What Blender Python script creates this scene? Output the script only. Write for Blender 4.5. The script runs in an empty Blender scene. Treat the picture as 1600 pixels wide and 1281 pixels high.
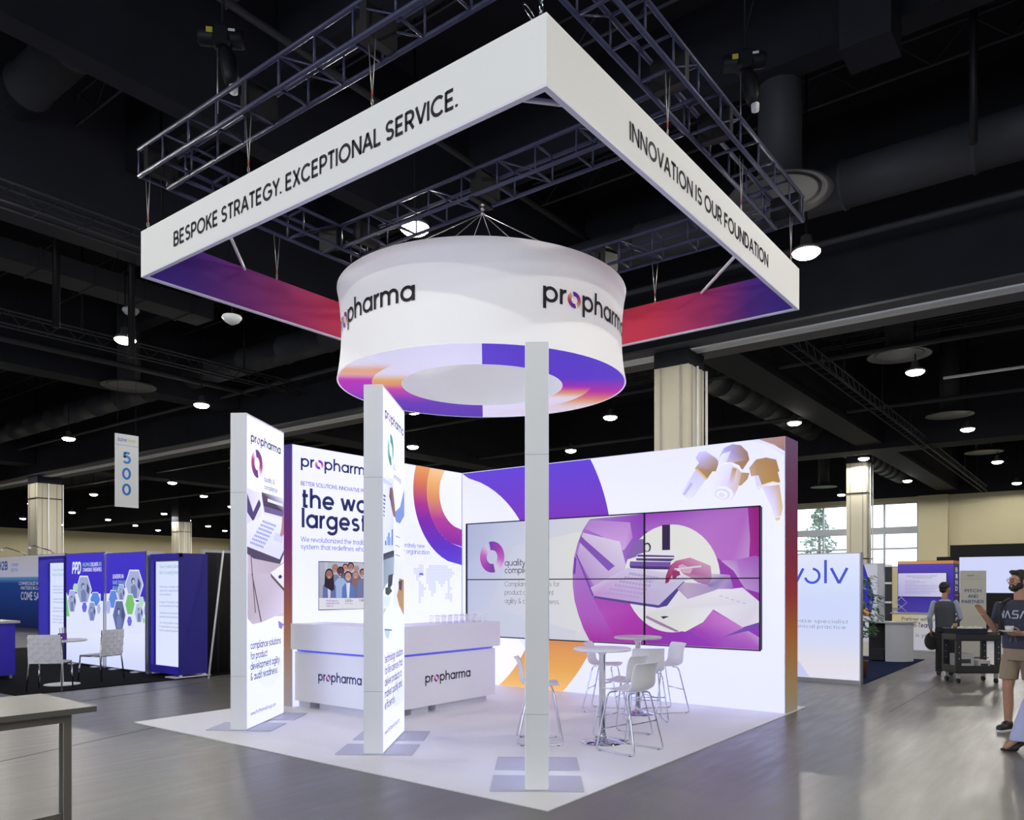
import bpy, bmesh, math, random
from mathutils import Vector, Matrix
random.seed(7)
PI = math.pi
scene = bpy.context.scene
COL = scene.collection

# ---------------------------------------------------------------- camera
cam_data = bpy.data.cameras.new('camera')
cam_data.sensor_width = 36.0
cam_data.lens = 1220.7 * 36.0 / 1600.0
cam_data.shift_y = (913.14 - 640.5) / 1600.0
cam_data.clip_start = 0.05
cam_data.clip_end = 400.0
cam = bpy.data.objects.new('camera', cam_data)
COL.objects.link(cam)
cam.location = (-4.752, -3.297, 1.679)
cam.rotation_euler = (PI / 2, 0, -0.918)
scene.camera = cam

# ---------------------------------------------------------------- exposure
scene.view_settings.view_transform = 'Standard'
scene.view_settings.look = 'None'
scene.view_settings.exposure = 0.0
scene.view_settings.gamma = 1.0
scene.view_settings.use_curve_mapping = False

# ---------------------------------------------------------------- world (overcast sky seen through the far windows)
world = bpy.data.worlds.new('sky')
scene.world = world
world.use_nodes = True
wn = world.node_tree
wn.nodes.clear()
wo = wn.nodes.new('ShaderNodeOutputWorld')
wb = wn.nodes.new('ShaderNodeBackground')
wb.inputs[0].default_value = (0.74, 0.85, 1.0, 1)
wb.inputs[1].default_value = 3.6
wn.links.new(wb.outputs[0], wo.inputs[0])

LAMP_W = 1250.0         # each high-bay lamp
LAMP_COLOR = (1.0, 0.965, 0.89)

# ---------------------------------------------------------------- materials
def lin(c):
    return tuple((x / 12.92 if x <= 0.04045 else ((x + 0.055) / 1.055) ** 2.4) for x in c)

def hexc(h):
    return lin(tuple(int(h[i:i + 2], 16) / 255.0 for i in (0, 2, 4)))

MATS = {}
def mat(name, color, rough=0.5, metal=0.0, emit=None, strength=1.0, noise=0.0, nscale=8.0, bump=0.0, spec=0.5, alpha=1.0, trans=0.0):
    if name in MATS:
        return MATS[name]
    m = bpy.data.materials.new(name)
    m.use_nodes = True
    nt = m.node_tree
    b = nt.nodes['Principled BSDF']
    c = hexc(color) if isinstance(color, str) else color
    b.inputs['Base Color'].default_value = (*c, 1)
    b.inputs['Roughness'].default_value = rough
    b.inputs['Metallic'].default_value = metal
    b.inputs['Specular IOR Level'].default_value = spec
    if trans:
        b.inputs['Transmission Weight'].default_value = trans
    if alpha < 1:
        b.inputs['Alpha'].default_value = alpha
    if noise or bump:
        tc = nt.nodes.new('ShaderNodeTexCoord')
        nz = nt.nodes.new('ShaderNodeTexNoise')
        nz.inputs['Scale'].default_value = nscale
        nz.inputs['Detail'].default_value = 5
        nt.links.new(tc.outputs['Object'], nz.inputs['Vector'])
        if noise:
            mx = nt.nodes.new('ShaderNodeMix')
            mx.data_type = 'RGBA'
            mx.inputs['A'].default_value = (*[x * (1 - noise) for x in c], 1)
            mx.inputs['B'].default_value = (*[min(1, x * (1 + noise)) for x in c], 1)
            nt.links.new(nz.outputs['Fac'], mx.inputs['Factor'])
            nt.links.new(mx.outputs['Result'], b.inputs['Base Color'])
        if bump:
            bp = nt.nodes.new('ShaderNodeBump')
            bp.inputs['Strength'].default_value = bump
            bp.inputs['Distance'].default_value = 0.01
            nt.links.new(nz.outputs['Fac'], bp.inputs['Height'])
            nt.links.new(bp.outputs['Normal'], b.inputs['Normal'])
    if emit is not None:
        e = hexc(emit) if isinstance(emit, str) else emit
        b.inputs['Emission Color'].default_value = (*e, 1)
        b.inputs['Emission Strength'].default_value = strength
    MATS[name] = m
    return m

def print_mat(name, emit=0.0, rough=0.6, base=1.0, spec=0.3, tint=None):
    """printed graphic: colours come from the mesh's colour attribute; emit > 0 = emitting, as backlit prints and screens do"""
    m = bpy.data.materials.new(name)
    m.use_nodes = True
    nt = m.node_tree
    b = nt.nodes['Principled BSDF']
    at = nt.nodes.new('ShaderNodeAttribute')
    at.attribute_name = 'Ink'
    b.inputs['Roughness'].default_value = rough
    b.inputs['Specular IOR Level'].default_value = spec
    if base >= 0.999:
        nt.links.new(at.outputs['Color'], b.inputs['Base Color'])
    else:
        mx = nt.nodes.new('ShaderNodeVectorMath')
        mx.operation = 'SCALE'
        mx.inputs['Scale'].default_value = base
        nt.links.new(at.outputs['Color'], mx.inputs[0])
        nt.links.new(mx.outputs[0], b.inputs['Base Color'])
    if emit > 0:
        if tint:
            tm = nt.nodes.new('ShaderNodeVectorMath'); tm.operation = 'MULTIPLY'
            tm.inputs[1].default_value = tint
            nt.links.new(at.outputs['Color'], tm.inputs[0]); nt.links.new(tm.outputs[0], b.inputs['Emission Color'])
        else:
            nt.links.new(at.outputs['Color'], b.inputs['Emission Color'])
        b.inputs['Emission Strength'].default_value = emit
    MATS[name] = m
    return m

LB = print_mat('backlit_print', emit=1.12, base=0.10, tint=(.90, .93, 1.30))
SCR = print_mat('screen_print', emit=0.80, base=0.04, rough=0.18, spec=0.5)
PRN = print_mat('matte_print', emit=0.0)

# ---------------------------------------------------------------- objects
def props(o, label=None, cat=None, group=None, kind=None):
    if label: o['label'] = label
    if cat: o['category'] = cat
    if group: o['group'] = group
    if kind: o['kind'] = kind
    return o

def thing(name, label, cat, loc=(0, 0, 0), rz=0.0, group=None):
    o = bpy.data.objects.new(name, None)
    o.empty_display_size = 0.1
    COL.objects.link(o)
    o.location = loc
    o.rotation_euler = (0, 0, rz)
    return props(o, label, cat, group)

def chain_matrix(o):
    m = Matrix.Identity(4)
    while o is not None:
        m = Matrix.LocRotScale(o.location, o.rotation_euler, o.scale) @ m
        o = o.parent
    return m

class MB:
    """collects shapes and links them as one mesh object"""
    def __init__(s):
        s.v = []; s.f = []; s.c = {}; s.sm = set()
    def add(s, vs, fs, smooth=False, cols=None):
        n = len(s.v)
        s.v += [Vector(p) for p in vs]
        for f in fs:
            if smooth: s.sm.add(len(s.f))
            s.f.append([i + n for i in f])
        if cols:
            for i, c in enumerate(cols): s.c[n + i] = c
        return s
    def box(s, c, d, rz=0.0, R=None):
        hx, hy, hz = d[0] / 2, d[1] / 2, d[2] / 2
        M = R if R is not None else Matrix.Rotation(rz, 3, 'Z')
        vs = [Vector(c) + M @ Vector((x * hx, y * hy, z * hz)) for z in (-1, 1) for y in (-1, 1) for x in (-1, 1)]
        return s.add(vs, [(0, 2, 3, 1), (4, 5, 7, 6), (0, 1, 5, 4), (2, 6, 7, 3), (0, 4, 6, 2), (1, 3, 7, 5)])
    def bb(s, x0, x1, y0, y1, z0, z1):
        return s.box(((x0 + x1) / 2, (y0 + y1) / 2, (z0 + z1) / 2), (abs(x1 - x0), abs(y1 - y0), abs(z1 - z0)))
    def rbox(s, c, d, r=0.01, rz=0.0):
        """box with chamfered vertical and horizontal edges"""
        hx, hy, hz = d[0] / 2, d[1] / 2, d[2] / 2
        M = Matrix.Rotation(rz, 3, 'Z')
        r = min(r, hx * .9, hy * .9, hz * .9)
        def ring(ax, ay, z):
            return [Vector(c) + M @ Vector((x, y, z)) for x, y in ((-ax + r, -ay), (ax - r, -ay), (ax, -ay + r), (ax, ay - r), (ax - r, ay), (-ax + r, ay), (-ax, ay - r), (-ax, -ay + r))]
        vs = ring(hx - r, hy - r, -hz) + ring(hx, hy, -hz + r) + ring(hx, hy, hz - r) + ring(hx - r, hy - r, hz)
        fs = [tuple(reversed(range(8))), tuple(range(24, 32))]
        for k in range(3):
            for i in range(8):
                j = (i + 1) % 8
                fs.append((k * 8 + i, k * 8 + j, k * 8 + 8 + j, k * 8 + 8 + i))
        return s.add(vs, fs)
    def tube(s, pts, r, n=8, cap=True, closed=False):
        pts = [Vector(p) for p in pts]
        rs = r if isinstance(r, (list, tuple)) else [r] * len(pts)
        m = len(pts)
        vs = []
        up = None
        for i, p in enumerate(pts):
            a = pts[(i - 1) % m] if (closed or i > 0) else p
            b = pts[(i + 1) % m] if (closed or i < m - 1) else p
            t = (b - a).normalized()
            if up is None:
                up = Vector((0, 0, 1)) if abs(t.z) < 0.9 else Vector((1, 0, 0))
            x = t.cross(up)
            if x.length < 1e-5: x = t.orthogonal()
            x.normalize(); y = x.cross(t).normalized(); up = y
            for k in range(n):
                a_ = 2 * PI * k / n
                vs.append(p + (x * math.cos(a_) + y * math.sin(a_)) * rs[i])
        fs = []
        for i in range(m if closed else m - 1):
            for k in range(n):
                k2 = (k + 1) % n; i2 = (i + 1) % m
                fs.append((i * n + k, i2 * n + k, i2 * n + k2, i * n + k2))
        s.add(vs, fs, smooth=True)
        if cap and not closed:
            N = len(s.v) - len(vs)
            s.f.append([N + k for k in range(n)])
            s.f.append([N + (m - 1) * n + k for k in reversed(range(n))])
        return s
    def lathe(s, prof, c=(0, 0, 0), n=32, smooth=True, sx=1.0, sy=1.0):
        vs = [Vector(c) + Vector((r * sx * math.cos(2 * PI * k / n), r * sy * math.sin(2 * PI * k / n), z)) for r, z in prof for k in range(n)]
        fs = []
        for i in range(len(prof) - 1):
            for k in range(n):
                k2 = (k + 1) % n
                fs.append((i * n + k, i * n + k2, (i + 1) * n + k2, (i + 1) * n + k))
        s.add(vs, fs, smooth)
        N = len(s.v) - len(vs)
        if prof[0][0] > 1e-6: s.f.append([N + k for k in reversed(range(n))])
        if prof[-1][0] > 1e-6: s.f.append([N + (len(prof) - 1) * n + k for k in range(n)])
        return s
    def prism(s, poly, axis_o, u, v, w):
        """poly of (a,b) in frame origin+u*a+v*b, extruded by vector w"""
        o = Vector(axis_o); u = Vector(u); v = Vector(v); w = Vector(w)
        n = len(poly)
        vs = [o + u * a + v * b for a, b in poly] + [o + u * a + v * b + w for a, b in poly]
        fs = [tuple(reversed(range(n))), tuple(range(n, 2 * n))]
        for i in range(n):
            j = (i + 1) % n
            fs.append((i, j, n + j, n + i))
        return s.add(vs, fs)
    def loft(s, rings, smooth=True, cap=True):
        n = len(rings[0])
        vs = [p for r in rings for p in r]
        fs = []
        for i in range(len(rings) - 1):
            for k in range(n):
                k2 = (k + 1) % n
                fs.append((i * n + k, i * n + k2, (i + 1) * n + k2, (i + 1) * n + k))
        s.add(vs, fs, smooth)
        if cap:
            N = len(s.v) - len(vs)
            s.f.append([N + k for k in reversed(range(n))])
            s.f.append([N + (len(rings) - 1) * n + k for k in range(n)])
        return s
    def build(s, name, m, parent=None, world=False, label=None):
        vs = s.v
        if world and parent is not None:
            inv = chain_matrix(parent).inverted()
            vs = [inv @ p for p in vs]
        me = bpy.data.meshes.new(name)
        me.from_pydata([tuple(p) for p in vs], [], s.f)
        if s.c:
            ca = me.color_attributes.new('Ink', 'FLOAT_COLOR', 'CORNER')
            for poly in me.polygons:
                for li in poly.loop_indices:
                    c = s.c.get(me.loops[li].vertex_index, (1, 1, 1))
                    ca.data[li].color = (*c, 1)
        if s.sm:
            sm = [i in s.sm for i in range(len(s.f))]
            me.polygons.foreach_set('use_smooth', sm)
        else:
            me.polygons.foreach_set('use_smooth', [False] * len(s.f))
        bm = bmesh.new(); bm.from_mesh(me)
        if not s.c:
            bmesh.ops.recalc_face_normals(bm, faces=bm.faces)
        bm.to_mesh(me); bm.free()
        if m is not None: me.materials.append(m)
        o = bpy.data.objects.new(name, me)
        COL.objects.link(o)
        if parent is not None: o.parent = parent
        if label: o['label'] = label
        return o

def struct(name, mb, m, parent=None):
    o = mb.build(name, m, parent)
    o['kind'] = 'structure'
    return o

# ---------------------------------------------------------------- flat printed graphics
def colr(c):
    return hexc(c) if isinstance(c, str) else c

def decal(name, parent, origin, udir, shapes, m, off=0.003, step=0.0004, vdir=(0, 0, 1), label=None, warp=None):
    """shapes: list of (points, colour or list of colours); drawn in order, each a hair in front of the last"""
    o = Vector(origin); u = Vector(udir).normalized(); v = Vector(vdir)
    n = u.cross(v).normalized()
    mb = MB()
    for k, (pts, c) in enumerate(shapes):
        d = off + step * k
        if warp:
            P = [warp(a, b, d) for a, b in pts]
        else:
            P = [o + u * a + v * b + n * d for a, b in pts]
        cols = [colr(x) for x in c] if isinstance(c, list) else [colr(c)] * len(pts)
        mb.add(P, [tuple(range(len(pts)))], cols=cols)
    return mb.build(name, m, parent, world=True, label=label)

def ellipse(cu, cv, ru, rv=None, n=32, a0=0, a1=360, c='ffffff', rot=0.0):
    rv = ru if rv is None else rv
    full = abs(a1 - a0) >= 359.9
    P = []
    for i in range(n if full else n + 1):
        a = math.radians(a0 + (a1 - a0) * i / n)
        x, y = ru * math.cos(a), rv * math.sin(a)
        P.append((cu + x * math.cos(rot) - y * math.sin(rot), cv + x * math.sin(rot) + y * math.cos(rot)))
    return (P, c)

def ramp(stops, t):
    if t <= stops[0][0]: return colr(stops[0][1])
    for (t0, c0), (t1, c1) in zip(stops, stops[1:]):
        if t <= t1:
            k = (t - t0) / (t1 - t0)
            a, b = colr(c0), colr(c1)
            return tuple(x + (y - x) * k for x, y in zip(a, b))
    return colr(stops[-1][1])

def arcband(cu, cv, ri, ro, a0, a1, stops, n=24, by='angle', su=1.0, vr=None):
    out = []
    for i in range(n):
        t0, t1 = i / n, (i + 1) / n
        q = []
        for t, r in ((t0, ri), (t0, ro), (t1, ro), (t1, ri)):
            a = math.radians(a0 + (a1 - a0) * t)
            p = (cu + r * su * math.cos(a), cv + r * math.sin(a))
            c = ramp(stops, t if by == 'angle' else (p[1] - vr[0]) / (vr[1] - vr[0]))
            q.append((p, c))
        out.append(([x[0] for x in q], [x[1] for x in q]))
    return out

def vgrad(u0, u1, v0, v1, stops, n=10):
    out = []
    for i in range(n):
        a, b = v0 + (v1 - v0) * i / n, v0 + (v1 - v0) * (i + 1) / n
        ca, cb = ramp(stops, i / n), ramp(stops, (i + 1) / n)
        out.append(([(u0, a), (u1, a), (u1, b), (u0, b)], [ca, ca, cb, cb]))
    return out

SWIRL = [(0, '5a35c8'), (.35, '8a2fa8'), (.6, 'd0508a'), (.8, 'f0a860'), (1, 'f6e8d8')]
def swirl(cu, cv, ro, ri, su=1.0, stops=SWIRL):
    return arcband(cu, cv, ri, ro, 105, -60, stops, n=14, su=su) + arcband(cu, cv, ri, ro, 285, 120, stops, n=14, su=su)

# stroke font: L = polyline, A = arc cx,cy,rx,ry,start,end ; x-height 5, capitals 7
RG = 'A2.1,2.5,2.1,2.1,0,360'
FONT = {
'a': (4.2, [RG, 'L4.2,0,4.2,5']), 'b': (4.2, [RG, 'L0,0,0,7.4']), 'c': (3.6, ['A2.1,2.5,2.1,2.1,45,315']),
'd': (4.2, [RG, 'L4.2,0,4.2,7.4']), 'e': (4.2, ['A2.1,2.5,2.1,2.1,0,318', 'L.1,2.4,4.5,2.4']),
'f': (2.4, ['L.9,0,.9,5.7', 'A2.3,5.7,1.4,1.3,180,85', 'L0,4.5,2.3,4.5']),
'g': (4.2, [RG, 'L4.2,5,4.2,-.1', 'A2.1,-.1,2.1,1.7,0,-150']), 'h': (3.6, ['L0,0,0,7.4', 'A1.8,2.8,1.8,1.8,180,0', 'L3.6,0,3.6,2.8']),
'i': (0, ['L0,0,0,5', 'L0,6.3,0,7.3']), 'j': (1, ['L.9,5,.9,-.8', 'A-.1,-.8,1,1,0,-90', 'L.9,6.3,.9,7.3']),
'k': (3.4, ['L0,0,0,7.4', 'L.2,1.8,3.2,5', 'L1.3,3,3.5,0']), 'l': (0, ['L0,0,0,7.4']),
'm': (6.4, ['L0,0,0,5', 'A1.6,3,1.6,1.6,180,0', 'L3.2,0,3.2,3', 'A4.8,3,1.6,1.6,180,0', 'L6.4,0,6.4,3']),
'n': (3.6, ['L0,0,0,5', 'A1.8,2.8,1.8,1.8,180,0', 'L3.6,0,3.6,2.8']), 'o': (4.2, [RG]),
'p': (4.2, [RG, 'L0,-2.3,0,5']), 'q': (4.2, [RG, 'L4.2,-2.3,4.2,5']), 'r': (1.9, ['L0,0,0,5', 'A1.9,2.7,1.9,1.9,180,88']),
's': (2.9, ['A1.5,3.55,1.35,1.05,35,270', 'A1.5,1.45,1.45,1.05,90,-145']), 't': (2.3, ['L.9,0.1,.9,6.6', 'L0,4.5,2.4,4.5', 'L.9,.5,2.3,.5']),
'u': (3.6, ['L0,5,0,2.2', 'A1.8,2.2,1.8,1.8,180,360', 'L3.6,5,3.6,0']), 'v': (3.8, ['L0,5,1.9,.3', 'L1.9,.3,3.8,5']),
'w': (6, ['L0,5,1.5,.3', 'L1.5,.3,3,4.8', 'L3,4.8,4.5,.3', 'L4.5,.3,6,5']), 'x': (3.4, ['L0,0,3.4,5', 'L0,5,3.4,0']),
'y': (3.8, ['L0,5,1.9,.4', 'L3.8,5,1.1,-2.2']), 'z': (3.2, ['L0,4.6,3.2,4.6', 'L3.1,4.6,.1,.4', 'L0,.4,3.3,.4']),
'A': (5.4, ['L0,0,2.7,6.8', 'L2.7,6.8,5.4,0', 'L1,2.2,4.4,2.2']),
'B': (3.9, ['L0,0,0,7', 'L0,6.6,2.1,6.6', 'A2.1,5.05,1.5,1.55,90,-90', 'L0,3.5,2.2,3.5', 'A2.2,1.95,1.8,1.55,90,-90', 'L0,.4,2.2,.4']),
'C': (5.4, ['A3.2,3.5,3.2,3.1,45,315']), 'D': (4.9, ['L0,0,0,7', 'L0,6.6,1.9,6.6', 'A1.9,3.5,3,3.1,90,-90', 'L0,.4,1.9,.4']),
'E': (3.5, ['L0,0,0,7', 'L0,6.6,3.6,6.6', 'L0,3.6,3.3,3.6', 'L0,.4,3.7,.4']), 'F': (3.3, ['L0,0,0,7', 'L0,6.6,3.6,6.6', 'L0,3.5,3.2,3.5']),
'G': (5.9, ['A3.2,3.5,3.2,3.1,45,338', 'L3.5,3.3,6.3,3.3', 'L6.1,3.3,6.1,1.9']), 'H': (4.6, ['L0,0,0,7', 'L4.6,0,4.6,7', 'L0,3.6,4.6,3.6']),
'I': (0, ['L0,0,0,7']), 'J': (3, ['L3,7,3,2', 'A1.5,2,1.5,1.6,0,-160']), 'K': (4.2, ['L0,0,0,7', 'L.2,2.7,4,7', 'L1.4,4,4.3,0']),
'L': (3.3, ['L0,0,0,7', 'L0,.4,3.5,.4']), 'M': (5.8, ['L0,0,0,7', 'L0,6.8,2.9,2.2', 'L2.9,2.2,5.8,6.8', 'L5.8,0,5.8,7']),
'N': (4.8, ['L0,0,0,7', 'L0,6.8,4.8,.2', 'L4.8,0,4.8,7']), 'O': (6.4, ['A3.2,3.5,3.2,3.1,0,360']),
'P': (3.9, ['L0,0,0,7', 'L0,6.6,2.1,6.6', 'A2.1,4.8,1.8,1.8,90,-90', 'L0,3,2.1,3']), 'Q': (6.4, ['A3.2,3.5,3.2,3.1,0,360', 'L4,2,6.3,0']),
'R': (4.1, ['L0,0,0,7', 'L0,6.6,2.1,6.6', 'A2.1,4.8,1.8,1.8,90,-90', 'L0,3,2.1,3', 'L2,3,4.1,0']),
'S': (3.8, ['A2,5.05,1.75,1.55,30,270', 'A2,1.95,1.85,1.55,90,-150']), 'T': (4.4, ['L2.2,0,2.2,7', 'L0,6.6,4.4,6.6']),
'U': (4.6, ['L0,7,0,2.7', 'A2.3,2.7,2.3,2.3,180,360', 'L4.6,7,4.6,2.7']), 'V': (5, ['L0,7,2.5,.3', 'L2.5,.3,5,7']),
'W': (8, ['L0,7,2,.3', 'L2,.3,4,6.8', 'L4,6.8,6,.3', 'L6,.3,8,7']), 'X': (4.4, ['L0,0,4.4,7', 'L0,7,4.4,0']),
'Y': (4.6, ['L0,7,2.3,3.4', 'L4.6,7,2.3,3.4', 'L2.3,3.5,2.3,0']), 'Z': (4.2, ['L0,6.6,4.2,6.6', 'L4.1,6.6,.1,.4', 'L0,.4,4.4,.4']),
'0': (4.2, ['A2.1,3.5,2.1,3.1,0,360']), '1': (1.4, ['L1.3,0,1.3,7', 'L1.3,6.7,0,5.8']), '2': (3.6, ['A1.8,4.9,1.7,1.7,165,-20', 'L3.4,4.3,.3,.4', 'L0,.4,3.8,.4']),
'3': (3.6, ['A1.8,5.1,1.5,1.5,160,-90', 'A1.8,2,1.8,1.6,90,-160']), '4': (4, ['L2.9,0,2.9,7', 'L2.8,6.8,.1,1.9', 'L0,1.9,4.2,1.9']),
'5': (3.7, ['L.6,6.6,3.6,6.6', 'L.6,7,.4,3.6', 'A1.8,2.4,1.9,2,140,-150']), '6': (4, ['A2,2.2,2,1.8,0,360', 'L.3,3,2.4,7']),
'7': (3.6, ['L0,6.6,3.7,6.6', 'L3.5,6.6,1.2,0']), '8': (3.8, ['A1.9,5.1,1.6,1.5,0,360', 'A1.9,2,1.9,1.6,0,360']), '9': (4, ['A2,4.8,2,1.8,0,360', 'L3.7,4,1.6,0']),
'&': (4.6, ['A1.9,5.4,1.3,1.2,-30,230', 'L1.1,4.5,4.4,.1', 'A1.9,1.9,1.8,1.5,100,330', 'L3.6,1.3,4.4,2.9']), '.': (0, ['L0,0,0,.9']),
',': (0, ['L0,-.9,0,.8']), "'": (0, ['L0,5.4,0,7']), '-': (2, ['L0,2.7,2,2.7']), '+': (3, ['L0,3,3,3', 'L1.5,1.5,1.5,4.5']), '/': (2, ['L0,-.5,2,7']),
'>': (2, ['L0,6,2,3', 'L2,3,0,0']),
}
def glyph_polys(ch, w):
    out = []
    h = w / 2
    adv, strokes = FONT[ch]
    for s in strokes:
        k = s[0]; d = [float(x) for x in s[1:].split(',')]
        if k == 'L':
            x0, y0, x1, y1 = d
            L = math.hypot(x1 - x0, y1 - y0) or 1
            nx, ny = -(y1 - y0) / L * h, (x1 - x0) / L * h
            out.append([(x0 + nx, y0 + ny), (x0 - nx, y0 - ny), (x1 - nx, y1 - ny), (x1 + nx, y1 + ny)])
        else:
            cx, cy, rx, ry, a0, a1 = d
            n = max(4, int(abs(a1 - a0) / 20))
            for i in range(n):
                q = []
                for t, sg in ((i / n, -h), (i / n, h), ((i + 1) / n, h), ((i + 1) / n, -h)):
                    a = math.radians(a0 + (a1 - a0) * t)
                    q.append((cx + (rx + sg) * math.cos(a), cy + (ry + sg) * math.sin(a)))
                out.append(q)
    return out

POST = {'r': -.65, 't': -.35, 'f': -.5, 'v': -.35, 'w': -.3, 'y': -.35, 'c': -.3, 'L': -.5, 'T': -.55, 'A': -.4, 'V': -.5, 'P': -.3, 'Y': -.6, 'F': -.4, 'k': -.3, 'x': -.3, 'X': -.3, 'K': -.3}
PRE = {'v': -.3, 'w': -.3, 'y': -.3, 'T': -.5, 'A': -.4, 'V': -.45, 'Y': -.5, 't': -.25, 'f': -.25, '.': -.15, 'x': -.2, 'X': -.2}
def text(s, u0, u1, v, xh, c='1c1f3c', w=0.85, gap=None, slant=0.0, sw='0'):
    """text laid from u0 to u1 (u1 None: natural width), baseline v, x-height xh. '@' = coloured swirl standing for an o"""
    gap = (w + 0.62) if gap is None else gap
    k = xh / 5.0
    xs = []; x = w / 2
    for i, ch in enumerate(s):
        if i and s[i - 1] != ' ': x += PRE.get(ch, 0)
        xs.append(x)
        if ch == ' ': x += 2.2
        elif ch == '@': x += 4.4 + gap
        else: x += FONT[ch][0] + gap + (POST.get(ch, 0) if i + 1 < len(s) else 0)
    W = x - gap + w / 2
    ku = k if u1 is None else (u1 - u0) / W
    out = []
    for ch, x in zip(s, xs):
        if ch == ' ': continue
        if ch == '@':
            out += [('S', u0 + (x + 2.2) * ku, v + 2.5 * k, ku, k)]
            continue
        for q in glyph_polys(ch, w):
            out.append(([(u0 + (x + a + slant * b) * ku, v + b * k) for a, b in q], c))
    res = []
    for o in out:
        if o[0] == 'S':
            _, cu, cv, ku_, k_ = o
            res += swirl(cu, cv, 2.75 * k_, 1.25 * k_, su=ku_ / k_)
        else: res.append(o)
    return res

def layer(*groups):
    """several lists of flat shapes -> list with layer index kept small: text strokes of one group share a layer"""
    return groups

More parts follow.
